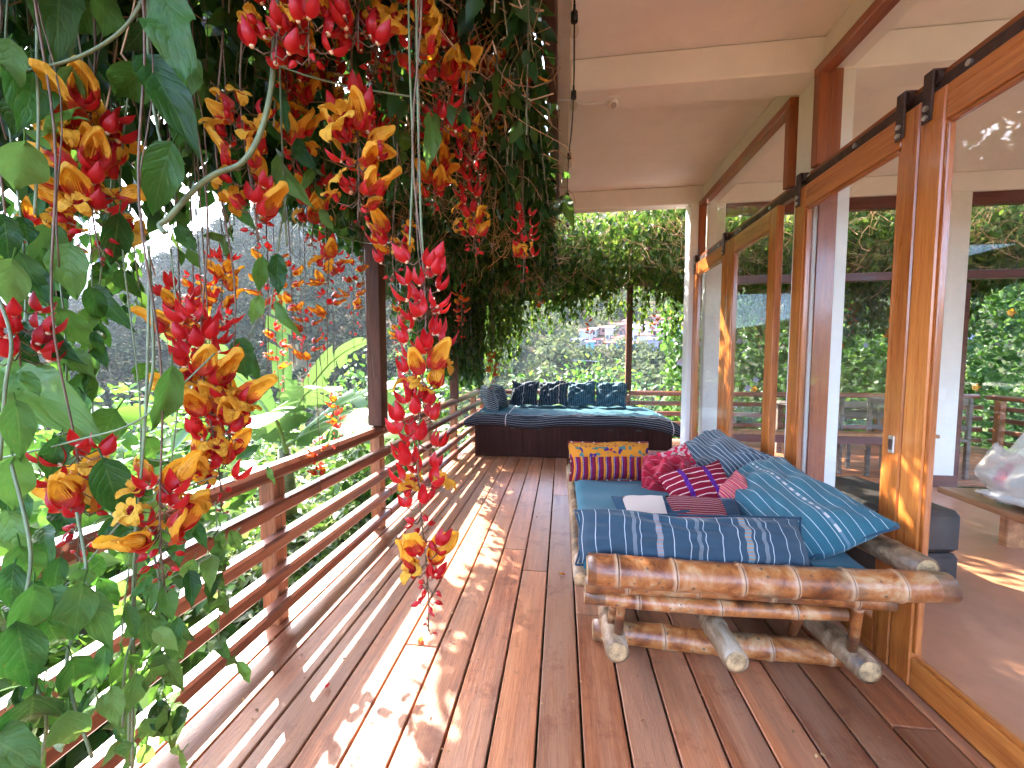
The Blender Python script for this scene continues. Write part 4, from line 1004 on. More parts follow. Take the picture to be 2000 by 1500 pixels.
def raceme(label, top, x, y, z0, z1, seq, size, seed, group='hanging clock-vine flower racemes'):
    rr = random.Random(seed); t = thing('flower_raceme', label, 'flowers', (x, y, z0), group); O = Vector((x, y, z0))
    if len(seq) < 16: seq = [q for ch in seq for q in ((ch, ch) if ch in 'FMB' else (ch,))]
    n = len(seq)
    ph = rr.uniform(0, 6)
    def stem(z):
        f = (z0 - z) / max(.05, z0 - z1)
        return Vector((x + .010 * math.sin(ph + z * 9), y + .010 * math.cos(ph * 2 + z * 8), z))
    zt = top
    P = [stem(zt + (z1 - zt) * i / 22) - O for i in range(23)]
    MB().tube(P, [.0018 + .0010 * (1 - i / 22) for i in range(23)], 6).build('stem', M['stemred'], t, True)
    if zt - z0 > .3:
        P2 = [q + Vector((.012 * math.sin(i), .01, 0)) for i, q in enumerate(P[:14])]; MB().tube(P2, .0015, 5).build('stem', M['stemred'], t, True)
    for i, ch in enumerate(seq):
        f = (i + .4) / n; z = z0 + (z1 - z0) * f
        cnt = {'B': 3, 'F': 3, 'M': 4, 'b': 3, 's': 2}[ch]; a0 = rr.uniform(0, 6.28)
        for q in range(cnt):
            a = a0 + q * 6.28 / cnt + rr.uniform(-.4, .4); out = Vector((math.cos(a), math.sin(a), 0))
            kd = ch
            if ch == 'M': kd = 'F' if q % 2 == 0 else 'B'
            if ch == 'F' and q == 2 and rr.random() < .6: kd = 'B'
            base = stem(z + rr.uniform(-.02, .02) * size)
            le = {'F': .052, 'B': .056, 'b': .034, 's': .020}[kd] * size * rr.uniform(.85, 1.2) * (1 - .25 * f if kd in 'bs' else 1)
            rl = (.045 if kd in 'FB' else .026) * size * rr.uniform(.7, 1.2)
            if kd == 's': rl *= .5
            tip = base + out * rl + Vector((0, 0, -.012 * size))
            ped.append((t, base - O, base + out * rl * .55 + Vector((0, 0, -.020 * size)) - O, tip - O, size))
            if kd == 'F': ax = out * rr.uniform(.1, .9) + Vector((rr.uniform(-.35, .35), rr.uniform(-.35, .35), rr.uniform(.35, 1)))
            elif kd == 'B': ax = out * rr.uniform(.3, .6) + Vector((0, 0, 1))
            else: ax = out * rr.uniform(.6, 1.0) + Vector((0, 0, rr.uniform(-.9, .1)))
            Fm_ = frame(ax, (out + Vector((rr.uniform(-.5, .5), rr.uniform(-.5, .5), .1))) if kd == 'F' else Vector((0, 0, 1)) + out * -.2 + Vector((rr.uniform(-.4, .4), rr.uniform(-.4, .4), 0)))
            sc = le
            def put(nm, me, par, M3, s, loc):
                o_ = bpy.data.objects.new(nm, me); COL.objects.link(o_); o_.parent = par
                mm_ = (M3 * s).to_4x4() if M3 is not None else Matrix.Identity(4); mm_.translation = loc; o_.matrix_basis = mm_; return o_
            if kd == 'F':
                fl = put('flower', (COR[rr.randrange(5)] if rr.random() < .62 else LOB[rr.randrange(4)]), t, Fm_, sc * rr.uniform(1.25, 1.8), tip - O)
                if fl.data in LOB: fl.scale = fl.scale * .74
                for sg, op in ((0, rr.uniform(.5, .9)), (math.pi, rr.uniform(.5, .8))):
                    o_ = bpy.data.objects.new('bract', BRACT); COL.objects.link(o_); o_.parent = fl
                    o_.matrix_basis = (Matrix.Rotation(math.pi / 2, 3, 'Y') @ Matrix.Rotation(sg, 3, 'Y') @ Matrix.Rotation(-op, 3, 'X') * .56).to_4x4()
            elif kd == 'B':
                bpair = put('bract_pair', PAIRS[rr.randrange(3)], t, Fm_ @ Matrix.Rotation(rr.uniform(-.8, .8), 3, 'Y'), sc, tip - O)
                o_ = bpy.data.objects.new('knob', KNOB); COL.objects.link(o_); o_.parent = bpair
            else: put('bud', BUDS[rr.randrange(2)], t, Fm_ @ Matrix.Rotation(rr.uniform(-1.5, 1.5), 3, 'Y'), sc, tip - O)
    return t
ped = []
def flush_pedicels():
    by = {}
    for t, a, b, c_, s in ped: by.setdefault(t.name, (t, []))[1].append((a, b, c_, s))
    for t, L in by.values():
        mb = MB()
        for a, b, c_, s in L: mb.tube([a, b, c_], [.0014 * s, .0016 * s, .0024 * s], 5)
        mb.build('pedicels', M['stemred'], t, True)['kind'] = 'stuff'
    ped.clear()
SMALL = []
def small_raceme_mesh(seed):
    """a whole raceme in one light mesh, for those too far off to show parts"""
    rr = random.Random(seed); mb = MB(); mats = []
    def addp(vs, fs, uvs, k_):
        mb.add(vs, fs, uvs); mats.extend([k_] * len(fs))
    b0 = len(mb.f); mb.tube([(0, 0, .95), (0, .0, .3), (0.01, 0, 0), (0, 0.01, -.62)], [.004, .004, .003, .002], 4); mats.extend([2] * (len(mb.f) - b0))
    cv = [tuple(q.co) for q in COR[0].vertices][:]; cf = [tuple(p.vertices) for p in COR[0].polygons]
    sv, sf, su = petal(1, .8, .3, 2, 3)
    for i in range(9):
        z = .0 - i * .065
        for q in range(3 if i < 6 else 2):
            a = rr.uniform(0, 6.28); out = Vector((math.cos(a), math.sin(a), 0)); s = (.05 if i < 6 else .03)
            Fm_ = frame(out * .8 + Vector((0, 0, rr.uniform(-.2, .7))), (0, 0, 1)); tip = out * .03 + Vector((0, 0, z + rr.uniform(-.02, .02)))
            if 1 <= i < 6 and rr.random() < .8: addp([tuple(Fm_ @ Vector(p) * s * 1.35 + tip) for p in cv], cf, [(0, .8)] * len(cv), 1)
            for sg in (0, math.pi):
                m_ = Fm_ @ Matrix.Rotation(sg, 3, 'Y') @ Matrix.Rotation(-.6, 3, 'X'); addp([tuple(m_ @ Vector(p) * s * .75 + tip) for p in sv], sf, su, 0)
    me = mb.mesh('flower_raceme', True)
    for k_ in ('bract', 'corolla', 'stemred'): me.materials.append(M[k_])
    me.polygons.foreach_set('material_index', np.array(mats, dtype=np.int32)); return me
SMALL = [small_raceme_mesh(s) for s in range(4)]
# ------------------------------------------------------------------ measured places (metres)
RACEMES = [
    ('full orange and red raceme in the upper left with flowers spreading on both sides', 2.5, -1.13, 0.8558, 1.9817, 1.5936, 'FMFFMFbbs', 0.966),
    ('cut-off raceme of red bracts at the left edge above the large pale leaf', 2.5, -1.1752, 0.7173, 1.4635, 1.3367, 'BBB', 0.84),
    ('yellow flowers at the very top, left of centre, on a red stem', 2.5, -0.6296, 0.8294, 2.1687, 2.0108, 'FFB', 0.882),
    ('raceme of upright yellow flowers beside the thick curved green stem', 2.5, -0.7976, 0.949, 1.9956, 1.6582, 'FFbFFbs', 0.84),
    ('large yellow flowers hanging at the top edge of the picture', 2.5, -0.5402, 0.844, 2.2238, 1.9919, 'FFBb', 0.882),
    ('yellow flowers at the top edge right of the largest ones', 2.5, -0.4719, 0.9263, 2.2719, 2.0783, 'FFB', 0.882),
    ('raceme with three big yellow trumpets above the dark post', 2.5, -0.5271, 0.9839, 2.0085, 1.6909, 'BFFbFbs', 0.924),
    ('yellow flowers near the top on the paired bare stems', 2.5, -0.4025, 1.0676, 2.2932, 2.1238, 'FFb', 0.84),
    ('longest raceme hanging in front of the railing almost down to the deck', 2.5, -0.3232, 0.8823, 1.581, 0.692, 'BBBBBBBBFFFBBBBBBBFBbbbFFFbbbss', 0.84),
    ('small group of yellow flowers just right of the dark post top', 2.5, -0.527, 1.2221, 1.7762, 1.6162, 'FFb', 0.84),
    ('red and yellow raceme right of the paired bare stems', 2.5, -0.3771, 1.2788, 2.3919, 2.0629, 'BFFbbBb', 0.882),
    ('raceme with two facing yellow flowers hanging before the dark vine mass', 2.5, -0.3833, 1.7182, 2.161, 1.7811, 'BBFFbbs', 0.882),
    ('rightmost small raceme beside the ceiling edge beam', 2.5, -0.1945, 1.9898, 2.0856, 1.746, 'BBFbs', 0.882),
    ('raceme of small flowers high up near the ceiling edge', 2.755, -0.2831, 1.6652, 2.7355, 2.3962, 'FbFFbs', 0.882),
    ('tiny raceme among dry twigs at the ceiling edge', 2.647, -0.1567, 1.8259, 2.6272, 2.4414, 'Fbs', 0.84),
    ('long raceme with drooping orange flowers above the top rail', 2.5, -0.8968, 0.905, 1.4835, 0.9525, 'BBBFFbBFFbss', 0.882),
    ('orange raceme low on the left above the broken view of the rail', 2.5, -1.0896, 0.74, 1.1652, 0.8945, 'BFFbbbs', 0.882),
    ('raceme with an open orange flower facing the camera in front of the top rail', 2.5, -0.8649, 0.7442, 1.1025, 0.8543, 'FFFbbbs', 0.882),
    ('backlit raceme above the banana plant', 2.5, -1.5466, 1.6534, 1.847, 1.4987, 'BFFFbs', 0.84),
    ('yellow and red flowers high above the dark post', 2.5, -0.5521, 1.1562, 2.398, 2.1837, 'FBb', 0.84),
    ('small flowers behind the thick curved stem', 2.5, -0.8383, 1.1681, 2.358, 2.1562, 'FBbb', 0.84),
    ('little red flowers left of the dry twig tangle', 2.5, -0.3808, 1.5732, 2.2602, 2.104, 'FBs', 0.756),
    ('small raceme just left of the dark post', 2.5, -0.9462, 1.5262, 1.8333, 1.6487, 'BFbs', 0.756),
    ('pair of yellow flowers beside the long raceme over the railing', 2.5, -0.8682, 0.9461, 1.2724, 1.1346, 'FFb', 0.84),
    ('dense raceme between the curved stem and the dark post top', 2.5, -0.8823, 1.263, 2.3493, 1.9892, 'BFFbFFbs', 0.85),
    ('raceme just below the large yellow flowers at the top edge', 2.659, -0.8935, 1.4814, 2.6392, 2.264, 'FFBFbbs', 0.85),
    ('raceme half hidden behind the one with three big trumpets', 2.504, -0.7029, 1.4959, 2.4836, 2.1253, 'BFbFFbs', 0.85),
    ('red raceme hanging right beside the paired bare stems', 2.5, -0.5174, 1.6134, 2.3725, 1.9465, 'BBFFbFbs', 0.85),
    ('yellow and red raceme at the top right of the bare stems', 2.717, -0.4107, 1.5458, 2.6975, 2.4178, 'FFBbs', 0.85),
    ('raceme in the dry twigs below the highest small flowers', 2.683, -0.3826, 1.9511, 2.6628, 2.2557, 'FBFbbs', 0.9),
    ('small raceme at the top right next to the ceiling edge beam', 3.063, -0.2634, 2.0905, 3.043, 2.6941, 'FFbbs', 0.9),
    ('short raceme over the gap left of the dark post', 2.5, -0.9568, 1.4388, 2.0753, 1.7887, 'BFFbs', 0.85),
    ('half hidden raceme under the leaves at the far left', 2.5, -1.5606, 1.0413, 1.7747, 1.5747, 'FBFbs', 0.85),
    ('dark red raceme left of the long one over the rail', 2.5, -1.2534, 1.1696, 1.591, 1.3551, 'BFFbs', 0.85),
]
FAR_RACEMES = [
    ('thin backlit raceme left of the valley view', -1.6501, 2.2506, 1.9193, 1.0),
    ('backlit raceme in the middle of the valley view', -1.4309, 2.2811, 1.966, 1.05),
    ('short backlit raceme next to the dark post on its left', -1.4219, 2.5899, 2.043, 1.0),
    ('small raceme hanging low before the banana leaves', -1.4171, 2.0593, 1.6152, 0.8),
    ('small flower cluster before the arching banana leaf', -1.3089, 2.1453, 1.1502, 0.6),
    ('small flower cluster just above the handrail', -1.3436, 2.0247, 0.9023, 0.6),
    ('small raceme right of the dark post', -1.3736, 3.189, 1.8334, 0.9),
    ('faraway raceme above the box daybed', -0.2659, 5.0724, 2.2768, 0.8),
    ('faraway raceme before the left pillows of the box daybed', -0.9064, 5.1421, 1.4376, 0.9),
    ('faraway raceme left of the slim post at the far end', 0.437, 6.6616, 2.0493, 0.8),
    ('faraway raceme right of the slim post at the far end', 1.5017, 6.6992, 2.1216, 0.8),
    ('backlit raceme behind the hanging paired leaves', -1.5664, 1.9606, 1.9571, 1.0),
    ('backlit raceme left of the banana plant', -1.7589, 1.7217, 1.7515, 0.9),
    ('pale distant raceme over the tall banana leaf', -1.8683, 2.4031, 1.5623, 0.8),
    ('raceme deep in the dark vine curtain', -0.9197, 3.5604, 2.0173, 0.9),
    ('raceme in the vine curtain near the ceiling corner', -0.5723, 3.9354, 2.4774, 0.9),
]
